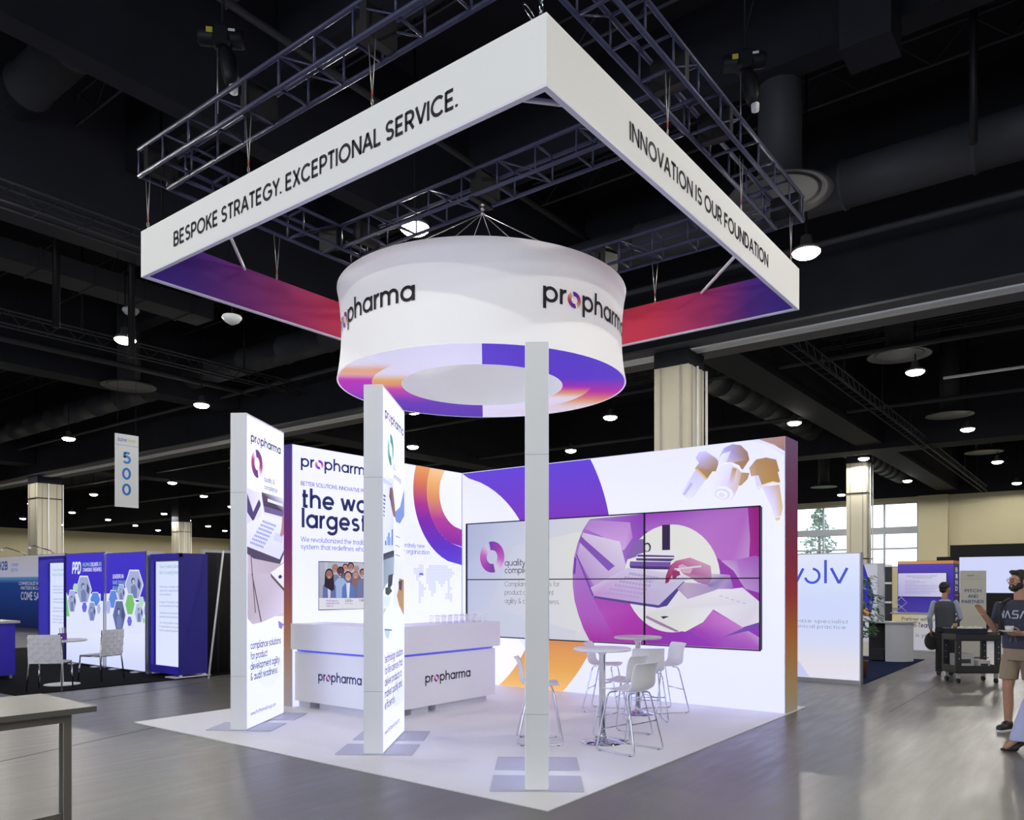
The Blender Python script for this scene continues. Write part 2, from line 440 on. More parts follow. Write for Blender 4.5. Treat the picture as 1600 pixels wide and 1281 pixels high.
def decal_layers(name, parent, origin, udir, groups, m, off=0.003, step=0.0012, label=None, warp=None, vdir=(0, 0, 1)):
    o = Vector(origin); u = Vector(udir).normalized(); v = Vector(vdir)
    n = u.cross(v).normalized()
    mb = MB()
    for k, shapes in enumerate(groups):
        d = off + step * k
        for pts, c in shapes:
            P = [warp(a, b, d) for a, b in pts] if warp else [o + u * a + v * b + n * d for a, b in pts]
            cols = [colr(x) for x in c] if isinstance(c, list) else [colr(c)] * len(pts)
            mb.add(P, [tuple(range(len(pts)))], cols=cols)
    return mb.build(name, m, parent, world=True, label=label)
GFX = {}
GFX['SCREEN'] = '''b078d8/b078d8/b080dc/b484dc/b080d8/b07cd6/b070d0/b860c8/b848b8/b02aa8/a428b4/9c3cc4/a0108c/9038c0|-2940,2666 -3065,2507 -3157,2316 -3222,2102 -3250,1887 -3245,1651 -3215,1435 -3146,1221 -3054,1010 -2940,825 -2024,825 -340,827 -340,2697 -2024,2697
a03cc8/b868cc/d0a0e0/c070d0/c078d4/b070d4|-2024,2697 -498,2697 -446,1992 -743,1929 -1294,2273 -2003,2444
b88cdc/c890e0/c080dc/d8b0ec/d0a0e8/c090e0|-2940,2656 -2253,2585 -2211,2359 -2358,2177 -2727,2397 -3019,2525
a00c88/980878/a01890/a82c9c|-446,2697 -340,2697 -344,2057 -481,2035
b050c0/b838b8/b040b8/a030b0/a428b0/b030b0/b850c0|-2884,1478 -2003,1377 -1294,1264 -1486,974 -2024,842 -2509,896 -2727,1231
9830b8/a038c0/9838c4/9830b4|-2003,954 -1294,1035 -960,838 -2003,829
d070d0/d080d8/c8a0e0/b060cc/a040c0/a838c0|-1014,1341 -690,1176 -344,985 -344,835 -960,838 -1332,1069
e0ccf0/e8dcf4/dcc8ec/c0a0dc/c8a8e0|-3065,2468 -2423,2311 -2305,1905 -2861,1651 -3169,2120
8858c0|-3100,2421 -3019,2350 -2509,1954 -2617,1880 -3134,2334
7a50b4|-3192,2140 -2895,1497 -2861,1526 -3169,2140
7a40b8|-3215,2102 -3238,1828 -3199,1847 -3180,2082
ecebf4|-878,1761 -884,1666 -901,1573 -930,1482 -969,1395 -1019,1315 -1079,1241 -1147,1175 -1223,1119 -1306,1073 -1395,1039 -1488,1016 -1583,1006 -1679,1009 -1775,1025 -1868,1054 -1957,1096 -2041,1150 -2117,1215 -2185,1290 -2242,1375 -2287,1466 -2321,1564 -2341,1665 -2348,1768 -2341,1872 -2321,1973 -2287,2070 -2242,2161 -2185,2245 -2117,2320 -2041,2384 -1957,2437 -1868,2478 -1775,2506 -1679,2521 -1583,2523 -1488,2513 -1395,2489 -1306,2454 -1223,2407 -1147,2350 -1079,2284 -1019,2210 -969,2128 -930,2041 -901,1950 -884,1857
eceee4/f2f2ee/eceee4/f2f2ee/eceee4/f2f2ee/eceee4/f2f2ee/eceee4/f2f2ee/eceee4/f2f2ee/eceee4/f2f2ee/eceee4/f2f2ee/eceee4/f2f2ee/eceee4/f2f2ee/eceee4/f2f2ee/eceee4/f2f2ee/eceee4|-2348,1768 -2341,1872 -2321,1973 -2287,2070 -2242,2161 -2185,2245 -2117,2320 -2041,2384 -1957,2437 -1868,2478 -1775,2506 -1679,2521 -1583,2523 -1488,2513 -1395,2489 -1306,2454 -1223,2407 -1147,2350 -1079,2284 -1019,2210 -969,2128 -930,2041 -901,1950 -884,1857 -878,1761
382850|-1741,2524 -1618,2523 -1618,2167 -1741,2164
8a68b4|-2086,2336 -2034,2334 -2034,2113 -2295,2045 -2316,2101 -2169,2302
4a3a60|-1916,2211 -1920,2185 -1932,2163 -1951,2148 -1973,2143 -1995,2149 -2013,2165 -2026,2188 -2030,2215 -2026,2241 -2013,2264 -1995,2278 -1973,2283 -1951,2277 -1932,2261 -1920,2238
e8e8e8|-1942,2207 -1945,2187 -1953,2171 -1965,2160 -1979,2156 -1993,2160 -2005,2172 -2013,2189 -2016,2209 -2013,2228 -2005,2245 -1993,2256 -1979,2259 -1965,2255 -1953,2243 -1945,2226
f4f2fa|-1583,2166 -1486,2154 -1524,2048 -2169,2061 -2127,2116 -1881,2165
584080|-2127,2112 -1554,2084 -1554,2063 -2138,2082
5c4488|-2158,2061 -1544,2044 -1612,2004 -2148,2027
7a5ab0|-2253,2016 -1603,1995 -1622,1923 -2263,1951
4c3878|-2263,1951 -1622,1927 -1642,1891 -2242,1904
d8c0ec/dcd0f0/e8e4f6/e6e2f4/d8d0ec/c8c0e4/c8c0e6/c8a8e0/c898dc|-2929,1632 -2295,1923 -2003,1901 -1275,1795 -1399,1725 -1681,1391 -1801,1380 -2337,1437 -2861,1507
584898|-2861,1507 -2337,1446 -1791,1384 -1409,1725 -1399,1707 -1662,1379 -1801,1347 -2337,1409 -2872,1478
b8a8d8|-2253,1857 -2217,1852 -2244,1816 -2280,1822
b8a8d8|-2204,1850 -2169,1845 -2196,1809 -2232,1815
b8a8d8|-2156,1842 -2121,1837 -2148,1801 -2183,1807
b8a8d8|-2109,1835 -2073,1830 -2100,1794 -2136,1800
b8a8d8|-2061,1827 -2026,1822 -2053,1787 -2088,1792
b8a8d8|-2014,1820 -1979,1815 -2006,1779 -2040,1785
b8a8d8|-1967,1812 -1932,1807 -1958,1772 -1993,1778
b8a8d8|-1920,1805 -1885,1800 -1912,1765 -1946,1770
b8a8d8|-1873,1798 -1839,1793 -1865,1757 -1900,1763
b8a8d8|-1827,1790 -1793,1785 -1819,1750 -1853,1756
b8a8d8|-2333,1802 -2295,1797 -2323,1761 -2361,1767
b8a8d8|-2282,1795 -2245,1789 -2272,1753 -2310,1759
b8a8d8|-2232,1787 -2195,1782 -2222,1746 -2259,1752
b8a8d8|-2182,1780 -2145,1775 -2172,1739 -2209,1744
b8a8d8|-2132,1772 -2095,1767 -2122,1731 -2159,1737
b8a8d8|-2083,1765 -2046,1760 -2073,1724 -2110,1730
b8a8d8|-2033,1758 -1997,1753 -2024,1717 -2060,1723
b8a8d8|-1984,1750 -1948,1745 -1975,1710 -2011,1715
b8a8d8|-1936,1743 -1900,1738 -1926,1703 -1962,1708
b8a8d8|-1887,1736 -1851,1731 -1877,1696 -1914,1701
b8a8d8|-2414,1746 -2374,1741 -2402,1705 -2442,1710
b8a8d8|-2361,1739 -2322,1734 -2349,1697 -2389,1703
b8a8d8|-2308,1731 -2269,1726 -2297,1690 -2336,1696
b8a8d8|-2256,1724 -2217,1719 -2244,1683 -2283,1689
b8a8d8|-2204,1717 -2165,1712 -2192,1676 -2231,1681
b8a8d8|-2152,1710 -2114,1705 -2141,1669 -2179,1674
b8a8d8|-2101,1702 -2062,1698 -2089,1662 -2128,1667
b8a8d8|-2049,1695 -2011,1690 -2038,1655 -2076,1660
b8a8d8|-1999,1688 -1961,1683 -1987,1648 -2025,1653
b8a8d8|-1948,1681 -1910,1676 -1937,1641 -1974,1646
c0a4dc|-2496,1690 -2454,1685 -2482,1648 -2524,1654
c0a4dc|-2440,1683 -2399,1678 -2427,1641 -2468,1647
c0a4dc|-2385,1675 -2344,1670 -2372,1634 -2413,1640
c0a4dc|-2331,1668 -2290,1663 -2317,1627 -2358,1632
c0a4dc|-2276,1661 -2235,1656 -2263,1620 -2304,1625
c0a4dc|-2222,1654 -2182,1649 -2209,1613 -2249,1618
c0a4dc|-2168,1647 -2128,1642 -2155,1606 -2196,1611
c0a4dc|-2115,1640 -2075,1635 -2102,1599 -2142,1605
c0a4dc|-2062,1633 -2022,1628 -2049,1592 -2089,1598
c0a4dc|-2009,1626 -1969,1621 -1996,1585 -2036,1591
c0a4dc|-2578,1633 -2534,1628 -2562,1591 -2606,1597
c0a4dc|-2520,1626 -2477,1621 -2505,1584 -2549,1590
c0a4dc|-2463,1619 -2420,1614 -2447,1577 -2491,1583
c0a4dc|-2406,1612 -2363,1607 -2390,1570 -2434,1576
c0a4dc|-2349,1605 -2306,1600 -2334,1564 -2377,1569
c0a4dc|-2293,1598 -2250,1593 -2278,1557 -2320,1562
c0a4dc|-2237,1591 -2194,1586 -2222,1550 -2264,1555
c0a4dc|-2181,1584 -2139,1579 -2166,1543 -2208,1548
c0a4dc|-2126,1577 -2084,1573 -2111,1536 -2153,1542
c0a4dc|-2070,1570 -2029,1566 -2056,1530 -2097,1535
c0a4dc|-2661,1576 -2615,1571 -2644,1534 -2690,1539
c0a4dc|-2601,1569 -2555,1564 -2584,1527 -2629,1532
c0a4dc|-2541,1562 -2496,1557 -2524,1520 -2569,1525
c0a4dc|-2482,1555 -2436,1550 -2464,1513 -2510,1519
c0a4dc|-2423,1548 -2378,1543 -2405,1507 -2450,1512
c0a4dc|-2364,1541 -2319,1537 -2347,1500 -2392,1505
c0a4dc|-2305,1534 -2261,1530 -2288,1493 -2333,1499
c0a4dc|-2247,1528 -2203,1523 -2231,1487 -2275,1492
c0a4dc|-2190,1521 -2146,1517 -2173,1480 -2217,1485
c0a4dc|-2132,1514 -2089,1510 -2116,1474 -2159,1479
d0c8ea|-1881,1726 -1524,1698 -1603,1599 -1942,1625
b89cc4/c8b0d0/c0a8d0/a890c8/c0b0d4|-1505,1618 -1409,1707 -1070,1689 -887,1620 -1351,1476
e8e6ee/f0eef8/f4f0fa/ece6f6/e8e4f4/f0ecf8/e8dcf4/f2f0f8/f2f4f0/f0f2ec/eceee8/e4e4e0/e8e8e8|-1603,1347 -905,1620 -743,1620 -567,1638 -340,1454 -340,1186 -567,1112 -978,1341 -1125,1163 -1389,1022 -1681,1075 -2003,1211 -2003,1285
7c4cb8|-340,1178 -498,1131 -851,964 -585,1043 -340,1103
40305c|-1761,1226 -1681,1234 -1632,1224 -1681,1210 -1721,1191 -1741,1209
a888b0|-1983,1234 -1476,1028 -1524,1015 -1761,1099 -2003,1202
c0b4d8|-887,1533 -842,1522 -845,1513 -890,1525
c0b4d8|-806,1510 -761,1498 -765,1490 -809,1501
c0b4d8|-726,1487 -681,1475 -685,1467 -729,1478
c0b4d8|-646,1464 -602,1452 -606,1444 -650,1455
c0b4d8|-567,1441 -524,1430 -527,1421 -571,1432
d8d4ec/b890d4/a070c4/b0a0d4/8878b0|-1014,1828 -743,1809 -690,1620 -869,1620 -1051,1654
d0a0e0/b870d0/b060c8/a858c4/b888d4/c098dc/d0b0e4|-869,2000 -637,2012 -395,2058 -340,2040 -340,1571 -532,1621 -690,1860
a83878/c868a0/d890b8/d8a0c0/d0a0c4/b880b0/a070a8/a878b0/c090bc/c888b4/b85090/b03880/982860/902458/a03070|-1622,1942 -1524,2012 -1313,2052 -1144,1987 -1014,1933 -996,1758 -1051,1671 -1200,1707 -1313,1778 -1428,1832 -1476,1904 -1583,1815 -1642,1707 -1691,1693 -1681,1798
a03870|-1583,1869 -1476,1868 -1457,1814 -1505,1797 -1544,1752 -1583,1779
dcb0cc|-1495,1940 -1428,1965 -1275,1892 -1313,1831 -1428,1841
dcd8ec|-1554,1905 -1153,1943 -1144,1917 -1544,1883'''
GFX['MICRO'] = '''b08c70/a88068/9a7460/a8846c|-381,3595 -40,3597 -40,3404 -170,3494
d8d4ee/dedcf4/ccc8ee/e8e8fa/c8c8f0/d8d8f4/d4d0ee|-540,3597 -381,3595 -170,3500 -40,3392 -40,3349 -225,3489 -393,3563
c0bce0/ccc8ec/c8c4e8/b09888/a88858/a07c48/a07c48/a88450/b08c60/b8a8b0|-1269,3438 -1220,3514 -1121,3516 -975,3409 -927,3347 -975,3225 -1024,3229 -1109,3121 -1282,3287 -1220,3363
d8b860|-1282,3287 -1244,3290 -1097,3138 -1121,3122
c8c0e4/d0ccec/d8d8f4/e0e0f8/dadaf6|-1269,3274 -1121,3122 -1307,2892 -1395,2880 -1484,2963
b8b0d8|-1344,3105 -1307,3079 -1433,2924 -1458,2949
b49468/ac8850/a88450/b08c58/b89868|-667,3187 -506,3162 -529,3085 -621,3003 -667,3006
b8b4d8/a8a4cc/a09ca8/a08468/a07c58/98703c/a07c50/a8845c/c8c0d8/e0dcf0|-927,3416 -856,3534 -737,3572 -621,3543 -529,3443 -506,3340 -598,3214 -737,3318 -856,3317 -945,3291
d8d4f0/e4e4fa/d0cce8/d8d4f0/e4e4fa|-939,3405 -867,3461 -761,3479 -832,3315 -939,3291
e4e2f6/e0dcf0/c8a878/d0b89c/e0d8e8/e2e0f6/e0e0fa/e4e4fa|-945,3286 -784,3322 -604,3193 -667,2961 -737,2830 -856,2810 -1011,2895 -1024,2976
b89058/b48c50/d8c8c0/dcd0d8|-737,3255 -679,3233 -737,3012 -808,3017
ece8f0|-951,3292 -856,3334 -749,3330 -644,3275 -604,3204 -615,3177 -667,3243 -761,3303 -856,3312 -945,3274
e8e6f8|-728,2886 -737,2862 -755,2843 -781,2829 -812,2821 -848,2819 -885,2825 -921,2836 -953,2854 -980,2876 -999,2901 -1009,2927 -1009,2953 -1000,2976 -981,2996 -955,3010 -923,3018 -887,3019 -850,3013 -814,3001 -782,2983 -756,2962 -738,2937 -728,2911
d4cfe8|-774,2883 -781,2866 -795,2852 -814,2842 -838,2836 -864,2835 -892,2840 -919,2848 -943,2861 -963,2877 -978,2896 -985,2915 -986,2934 -979,2951 -965,2965 -945,2975 -921,2981 -894,2982 -866,2977 -840,2968 -816,2955 -796,2939 -782,2921 -775,2902
eae9fb|-803,2884 -809,2871 -819,2860 -834,2852 -853,2847 -874,2847 -895,2850 -916,2857 -935,2867 -951,2879 -962,2893 -968,2908 -968,2923 -962,2936 -952,2947 -937,2955 -918,2959 -897,2960 -875,2956 -854,2949 -836,2939 -820,2927 -809,2913 -804,2898
dcd8f0|-847,2885 -851,2876 -861,2869 -874,2865 -889,2865 -904,2869 -918,2876 -929,2885 -935,2896 -936,2906 -931,2915 -922,2922 -909,2926 -894,2926 -878,2922 -864,2915 -854,2906 -848,2895
b49464/ac8450/a87c48/a47c48/a88040/a87c40/a88040/b08840/b48c48/b08c58/c0a078|-506,3229 -415,3332 -281,3346 -148,3306 -105,3149 -126,3140 -94,3006 -281,2999 -348,2971 -393,3118 -483,3115
d4d0ee|-438,3122 -381,3118 -336,2981 -404,2964
e8d8b8|-404,2942 -336,2992 -192,3025 -94,2995 -99,2974 -203,2998 -314,2968 -393,2924
d8d0dc/c8a060/d8b870/d8c08c/e4dce8/dcd8f4|-336,2970 -105,2974 -61,2677 -83,2569 -170,2552 -214,2697
d8c868|-170,2541 -105,2559 -94,2526 -137,2506'''
GFX['TV'] = '''b8bccc/c8ccd8/d0d4e0/a8acc0|2314,1996 3130,2002 3130,1471 2314,1491
c8d0e4|2425,1995 2468,1995 2468,1498 2425,1498
6a7090|2915,1483 2919,1786 2965,1832 3039,1833 3090,1787 3095,1480
b0a0a8|3056,1915 3053,1899 3045,1885 3033,1874 3018,1867 3002,1864 2985,1867 2970,1874 2959,1884 2951,1898 2949,1913 2951,1928 2959,1942 2970,1953 2985,1961 3002,1963 3018,1961 3033,1955 3045,1944 3053,1930
c09084|3045,1902 3042,1888 3036,1875 3027,1865 3015,1858 3002,1856 2989,1858 2977,1864 2968,1874 2962,1887 2960,1901 2962,1915 2968,1927 2977,1937 2989,1944 3002,1946 3015,1945 3027,1938 3036,1928 3042,1916
f0e4e4|2985,1878 3019,1879 3002,1869
3a2a30|2991,1905 2989,1904 2986,1903 2983,1903 2982,1905 2983,1907 2986,1908 2989,1907
3a2a30|3022,1906 3021,1904 3018,1903 3014,1904 3013,1906 3014,1907 3018,1908 3021,1908
8088a8|2505,1489 2510,1768 2562,1821 2645,1822 2702,1769 2708,1486
908088|2664,1917 2661,1899 2652,1883 2639,1870 2622,1862 2603,1859 2585,1861 2568,1869 2555,1881 2546,1897 2543,1915 2546,1932 2555,1948 2568,1961 2585,1970 2603,1973 2622,1970 2639,1963 2652,1950 2661,1934
b88070|2651,1902 2649,1885 2642,1871 2631,1859 2618,1851 2603,1849 2588,1851 2575,1858 2565,1870 2558,1884 2556,1900 2558,1916 2565,1931 2575,1943 2588,1950 2603,1953 2618,1951 2631,1944 2642,1932 2649,1918
f0e4e4|2585,1875 2622,1875 2603,1863
3a2a30|2591,1906 2589,1904 2586,1903 2582,1904 2580,1906 2582,1908 2586,1908 2589,1908
3a2a30|2626,1906 2624,1904 2621,1903 2617,1904 2616,1906 2617,1908 2621,1909 2624,1908
606888|2701,1486 2706,1800 2753,1848 2830,1849 2882,1801 2887,1483
3a2834|2847,1935 2844,1919 2836,1904 2824,1892 2808,1885 2791,1882 2774,1884 2759,1891 2747,1902 2739,1917 2736,1933 2739,1949 2747,1963 2759,1975 2774,1983 2791,1985 2808,1983 2824,1976 2836,1965 2844,1951
c89080|2835,1921 2833,1906 2827,1893 2817,1882 2805,1875 2791,1873 2778,1875 2766,1882 2756,1892 2750,1905 2748,1920 2750,1934 2756,1947 2766,1958 2778,1965 2791,1968 2805,1966 2817,1959 2827,1949 2833,1936
f0e4e4|2774,1896 2809,1897 2791,1886
3a2a30|2780,1925 2779,1923 2775,1922 2772,1923 2770,1924 2772,1926 2775,1927 2779,1926
3a2a30|2812,1925 2811,1923 2808,1922 2804,1923 2803,1925 2804,1927 2808,1928 2811,1927
5868a0|2791,1485 2796,1796 2850,1851 2936,1852 2996,1798 3002,1482
28202c|2956,1948 2953,1930 2944,1913 2930,1900 2912,1892 2893,1889 2874,1891 2856,1899 2842,1912 2834,1928 2831,1946 2834,1964 2842,1980 2856,1993 2874,2002 2893,2005 2912,2003 2930,1995 2944,1982 2953,1966
b07c74|2943,1933 2940,1916 2933,1901 2922,1889 2908,1881 2893,1879 2878,1881 2864,1888 2853,1900 2846,1915 2843,1931 2846,1947 2853,1962 2864,1974 2878,1982 2893,1985 2908,1983 2922,1976 2933,1964 2940,1949
f0e4e4|2874,1905 2912,1905 2893,1894
3a2a30|2880,1937 2878,1935 2875,1934 2871,1934 2869,1936 2871,1939 2875,1939 2878,1939
3a2a30|2917,1937 2915,1935 2911,1934 2908,1935 2906,1937 2908,1939 2911,1940 2915,1939
a8c0ec|2593,1487 2598,1713 2656,1772 2749,1772 2814,1713 2819,1484
201820|2770,1878 2767,1858 2757,1840 2742,1826 2723,1816 2702,1813 2681,1816 2663,1825 2648,1839 2638,1856 2635,1876 2638,1895 2648,1913 2663,1927 2681,1937 2702,1940 2723,1938 2742,1929 2757,1915 2767,1897
5a3c44|2756,1861 2753,1843 2746,1827 2734,1814 2719,1805 2702,1802 2686,1805 2671,1813 2659,1826 2651,1842 2649,1860 2651,1878 2659,1894 2671,1907 2686,1915 2702,1918 2719,1916 2734,1908 2746,1895 2753,1879
f0e4e4|2681,1831 2723,1831 2702,1818
3a2a30|2688,1866 2687,1863 2682,1862 2678,1863 2677,1865 2678,1868 2682,1869 2687,1868
3a2a30|2728,1866 2726,1864 2722,1863 2718,1864 2716,1866 2718,1868 2722,1869 2726,1868
7078a0|2892,1483 2897,1692 2946,1740 3024,1741 3078,1692 3083,1481
907068|2926,1834 2985,1879 3044,1835 3058,1654 3024,1632 2916,1684
907068|3042,1827 3039,1811 3031,1796 3018,1784 3002,1777 2985,1774 2967,1777 2951,1784 2939,1795 2931,1810 2928,1826 2931,1842 2939,1857 2951,1869 2967,1876 2985,1879 3002,1877 3018,1870 3031,1858 3039,1844
c89888|3030,1814 3028,1799 3021,1785 3011,1775 2999,1768 2985,1765 2971,1767 2958,1774 2948,1785 2942,1798 2940,1813 2942,1828 2948,1841 2958,1852 2971,1859 2985,1861 2999,1859 3011,1852 3021,1842 3028,1829
f0e4e4|2967,1789 3002,1789 2985,1779
3a2a30|2973,1818 2971,1816 2968,1815 2965,1816 2963,1818 2965,1819 2968,1820 2971,1819
3a2a30|3006,1818 3005,1816 3001,1815 2998,1816 2996,1818 2998,1820 3001,1821 3005,1820
6878b0|2378,1490 2384,1662 2445,1725 2544,1725 2613,1661 2620,1487
d8dcf0|2458,1730 2532,1730 2513,1488 2476,1489
241c28|2421,1847 2495,1907 2569,1849 2588,1612 2544,1583 2409,1652
241c28|2567,1839 2563,1817 2553,1798 2537,1783 2517,1773 2495,1769 2473,1772 2453,1782 2437,1797 2427,1816 2423,1837 2427,1858 2437,1877 2453,1893 2473,1903 2495,1907 2517,1904 2537,1894 2553,1879 2563,1860
a87468|2552,1821 2549,1801 2541,1784 2528,1770 2512,1761 2495,1758 2477,1760 2461,1769 2449,1783 2441,1800 2438,1820 2441,1839 2449,1857 2461,1871 2477,1880 2495,1883 2512,1880 2528,1872 2541,1858 2549,1840
f0e4e4|2473,1789 2517,1789 2495,1775
3a2a30|2480,1826 2478,1824 2474,1823 2469,1823 2468,1826 2469,1828 2474,1829 2478,1828
3a2a30|2522,1826 2520,1824 2516,1823 2511,1824 2510,1826 2511,1829 2516,1830 2520,1829
6080c8|2725,1486 2731,1637 2792,1699 2892,1699 2961,1637 2967,1482
e8ecf8|2805,1704 2879,1704 2861,1484 2823,1484
302428|2914,1811 2911,1790 2901,1771 2884,1756 2864,1746 2842,1743 2820,1746 2800,1755 2784,1770 2774,1789 2770,1809 2774,1830 2784,1849 2800,1864 2820,1874 2842,1877 2864,1874 2884,1865 2901,1850 2911,1832
d0a090|2899,1793 2897,1774 2888,1757 2876,1743 2860,1734 2842,1731 2824,1734 2808,1743 2796,1756 2788,1773 2785,1792 2788,1811 2796,1828 2808,1842 2824,1851 2842,1854 2860,1851 2876,1843 2888,1829 2897,1812
f0e4e4|2820,1762 2864,1762 2842,1748
3a2a30|2827,1798 2825,1796 2821,1795 2817,1796 2815,1798 2817,1801 2821,1802 2825,1801
3a2a30|2869,1799 2868,1796 2863,1795 2859,1796 2857,1799 2859,1801 2863,1802 2868,1801
7880a8|3019,1482 3024,1716 3076,1768 3161,1769 3219,1717 3225,1479
28202c|3180,1861 3177,1844 3168,1828 3154,1816 3137,1807 3118,1804 3099,1807 3082,1815 3069,1827 3060,1843 3057,1860 3060,1877 3069,1893 3082,1905 3099,1914 3118,1917 3137,1914 3154,1907 3168,1894 3177,1879
a88078|3167,1847 3165,1831 3158,1816 3147,1805 3133,1797 3118,1795 3103,1797 3090,1804 3079,1816 3072,1830 3070,1846 3072,1861 3079,1876 3090,1887 3103,1895 3118,1898 3133,1895 3147,1888 3158,1877 3165,1863
f0e4e4|3099,1820 3137,1821 3118,1809
3a2a30|3106,1851 3104,1849 3100,1848 3097,1849 3095,1851 3097,1853 3100,1854 3104,1853
3a2a30|3142,1851 3140,1849 3136,1848 3133,1849 3131,1851 3133,1853 3136,1854 3140,1853
eceef8|2314,1491 3130,1471 3130,1320 2314,1327'''
GFX['PPDA'] = '''eef2ff|-14480,1500 -14346,1518 -14270,1434 -14157,1486 -12804,1495 -12804,692 -14480,628
eceefb|-13715,1863 -13357,1860 -13182,1574 -13357,1286 -13715,1281 -13897,1571
a8b0d0|-13697,1834 -13375,1832 -13217,1574 -13375,1315 -13697,1310 -13861,1571
7c86b4|-13643,1325 -13661,1543 -13517,1587 -13428,1501 -13428,1328
3a4066|-13499,1645 -13502,1625 -13513,1607 -13528,1593 -13548,1584 -13571,1581 -13593,1584 -13613,1593 -13629,1607 -13639,1625 -13643,1645 -13639,1664 -13629,1682 -13613,1696 -13593,1705 -13571,1708 -13548,1705 -13528,1696 -13513,1682 -13502,1664
c0c6dc|-13510,1630 -13512,1615 -13519,1602 -13530,1591 -13544,1584 -13560,1581 -13575,1583 -13589,1590 -13600,1601 -13608,1615 -13610,1630 -13608,1645 -13600,1659 -13589,1670 -13575,1677 -13560,1680 -13544,1677 -13530,1670 -13519,1659 -13512,1646
4c5480|-13392,1717 -13287,1602 -13315,1473 -13410,1544
eceefb|-13975,1697 -13857,1697 -13799,1613 -13857,1529 -13975,1529 -14034,1613
b8e4b8|-13969,1688 -13863,1688 -13810,1613 -13863,1538 -13969,1537 -14022,1613
eceefb|-14176,1570 -13953,1571 -13842,1329 -13953,1084 -14176,1079 -14289,1323
b0b8d8|-14165,1546 -13964,1546 -13864,1329 -13964,1108 -14165,1104 -14266,1324
7c86b4|-14131,1117 -14142,1301 -14053,1338 -13997,1266 -13997,1120
3a4066|-14042,1387 -14044,1371 -14050,1356 -14060,1344 -14072,1336 -14086,1333 -14100,1336 -14113,1343 -14123,1355 -14129,1370 -14131,1386 -14129,1403 -14123,1418 -14113,1430 -14100,1438 -14086,1441 -14072,1438 -14060,1431 -14050,1419 -14044,1404
c0c6dc|-14048,1375 -14050,1362 -14054,1351 -14061,1341 -14070,1335 -14080,1333 -14089,1335 -14098,1341 -14105,1350 -14109,1362 -14111,1374 -14109,1387 -14105,1399 -14098,1408 -14089,1414 -14080,1416 -14070,1414 -14061,1409 -14054,1400 -14050,1388
4c5480|-13975,1449 -13909,1352 -13926,1243 -13986,1303
78d068|-14480,1500 -14384,1484 -14195,1045 -14176,1003 -14346,1008 -14480,1141
eceefb|-13143,1525 -12909,1527 -12794,1383 -12909,1236 -13143,1232 -13262,1377
6090e0|-13132,1511 -12921,1512 -12817,1383 -12921,1251 -13132,1247 -13238,1378
eceefb|-13563,1318 -13435,1320 -13371,1212 -13435,1102 -13563,1099 -13628,1207
7068e8|-13557,1307 -13441,1309 -13384,1212 -13441,1113 -13557,1111 -13615,1208
eceefb|-13260,1328 -13069,1331 -12974,1130 -13069,925 -13260,920 -13357,1122
98a4cc|-13251,1308 -13078,1311 -12993,1130 -13078,945 -13251,940 -13338,1122
7c86b4|-13222,951 -13231,1104 -13155,1136 -13107,1077 -13107,955
3a4066|-13145,1177 -13147,1164 -13152,1151 -13161,1141 -13172,1134 -13183,1132 -13195,1134 -13206,1140 -13214,1150 -13220,1162 -13222,1176 -13220,1190 -13214,1202 -13206,1213 -13195,1219 -13183,1221 -13172,1219 -13161,1213 -13152,1204 -13147,1191
c0c6dc|-13151,1167 -13152,1156 -13156,1147 -13162,1139 -13169,1134 -13178,1132 -13186,1133 -13193,1138 -13199,1146 -13203,1155 -13204,1166 -13203,1177 -13199,1187 -13193,1194 -13186,1199 -13178,1201 -13169,1200 -13162,1195 -13156,1187 -13152,1178
4c5480|-13088,1229 -13031,1149 -13046,1058 -13097,1107
eceefb|-12916,1294 -12828,1296 -12784,1190 -12828,1083 -12916,1081 -12961,1187
b8bcf0|-12912,1284 -12832,1285 -12792,1190 -12832,1094 -12912,1092 -12952,1187'''
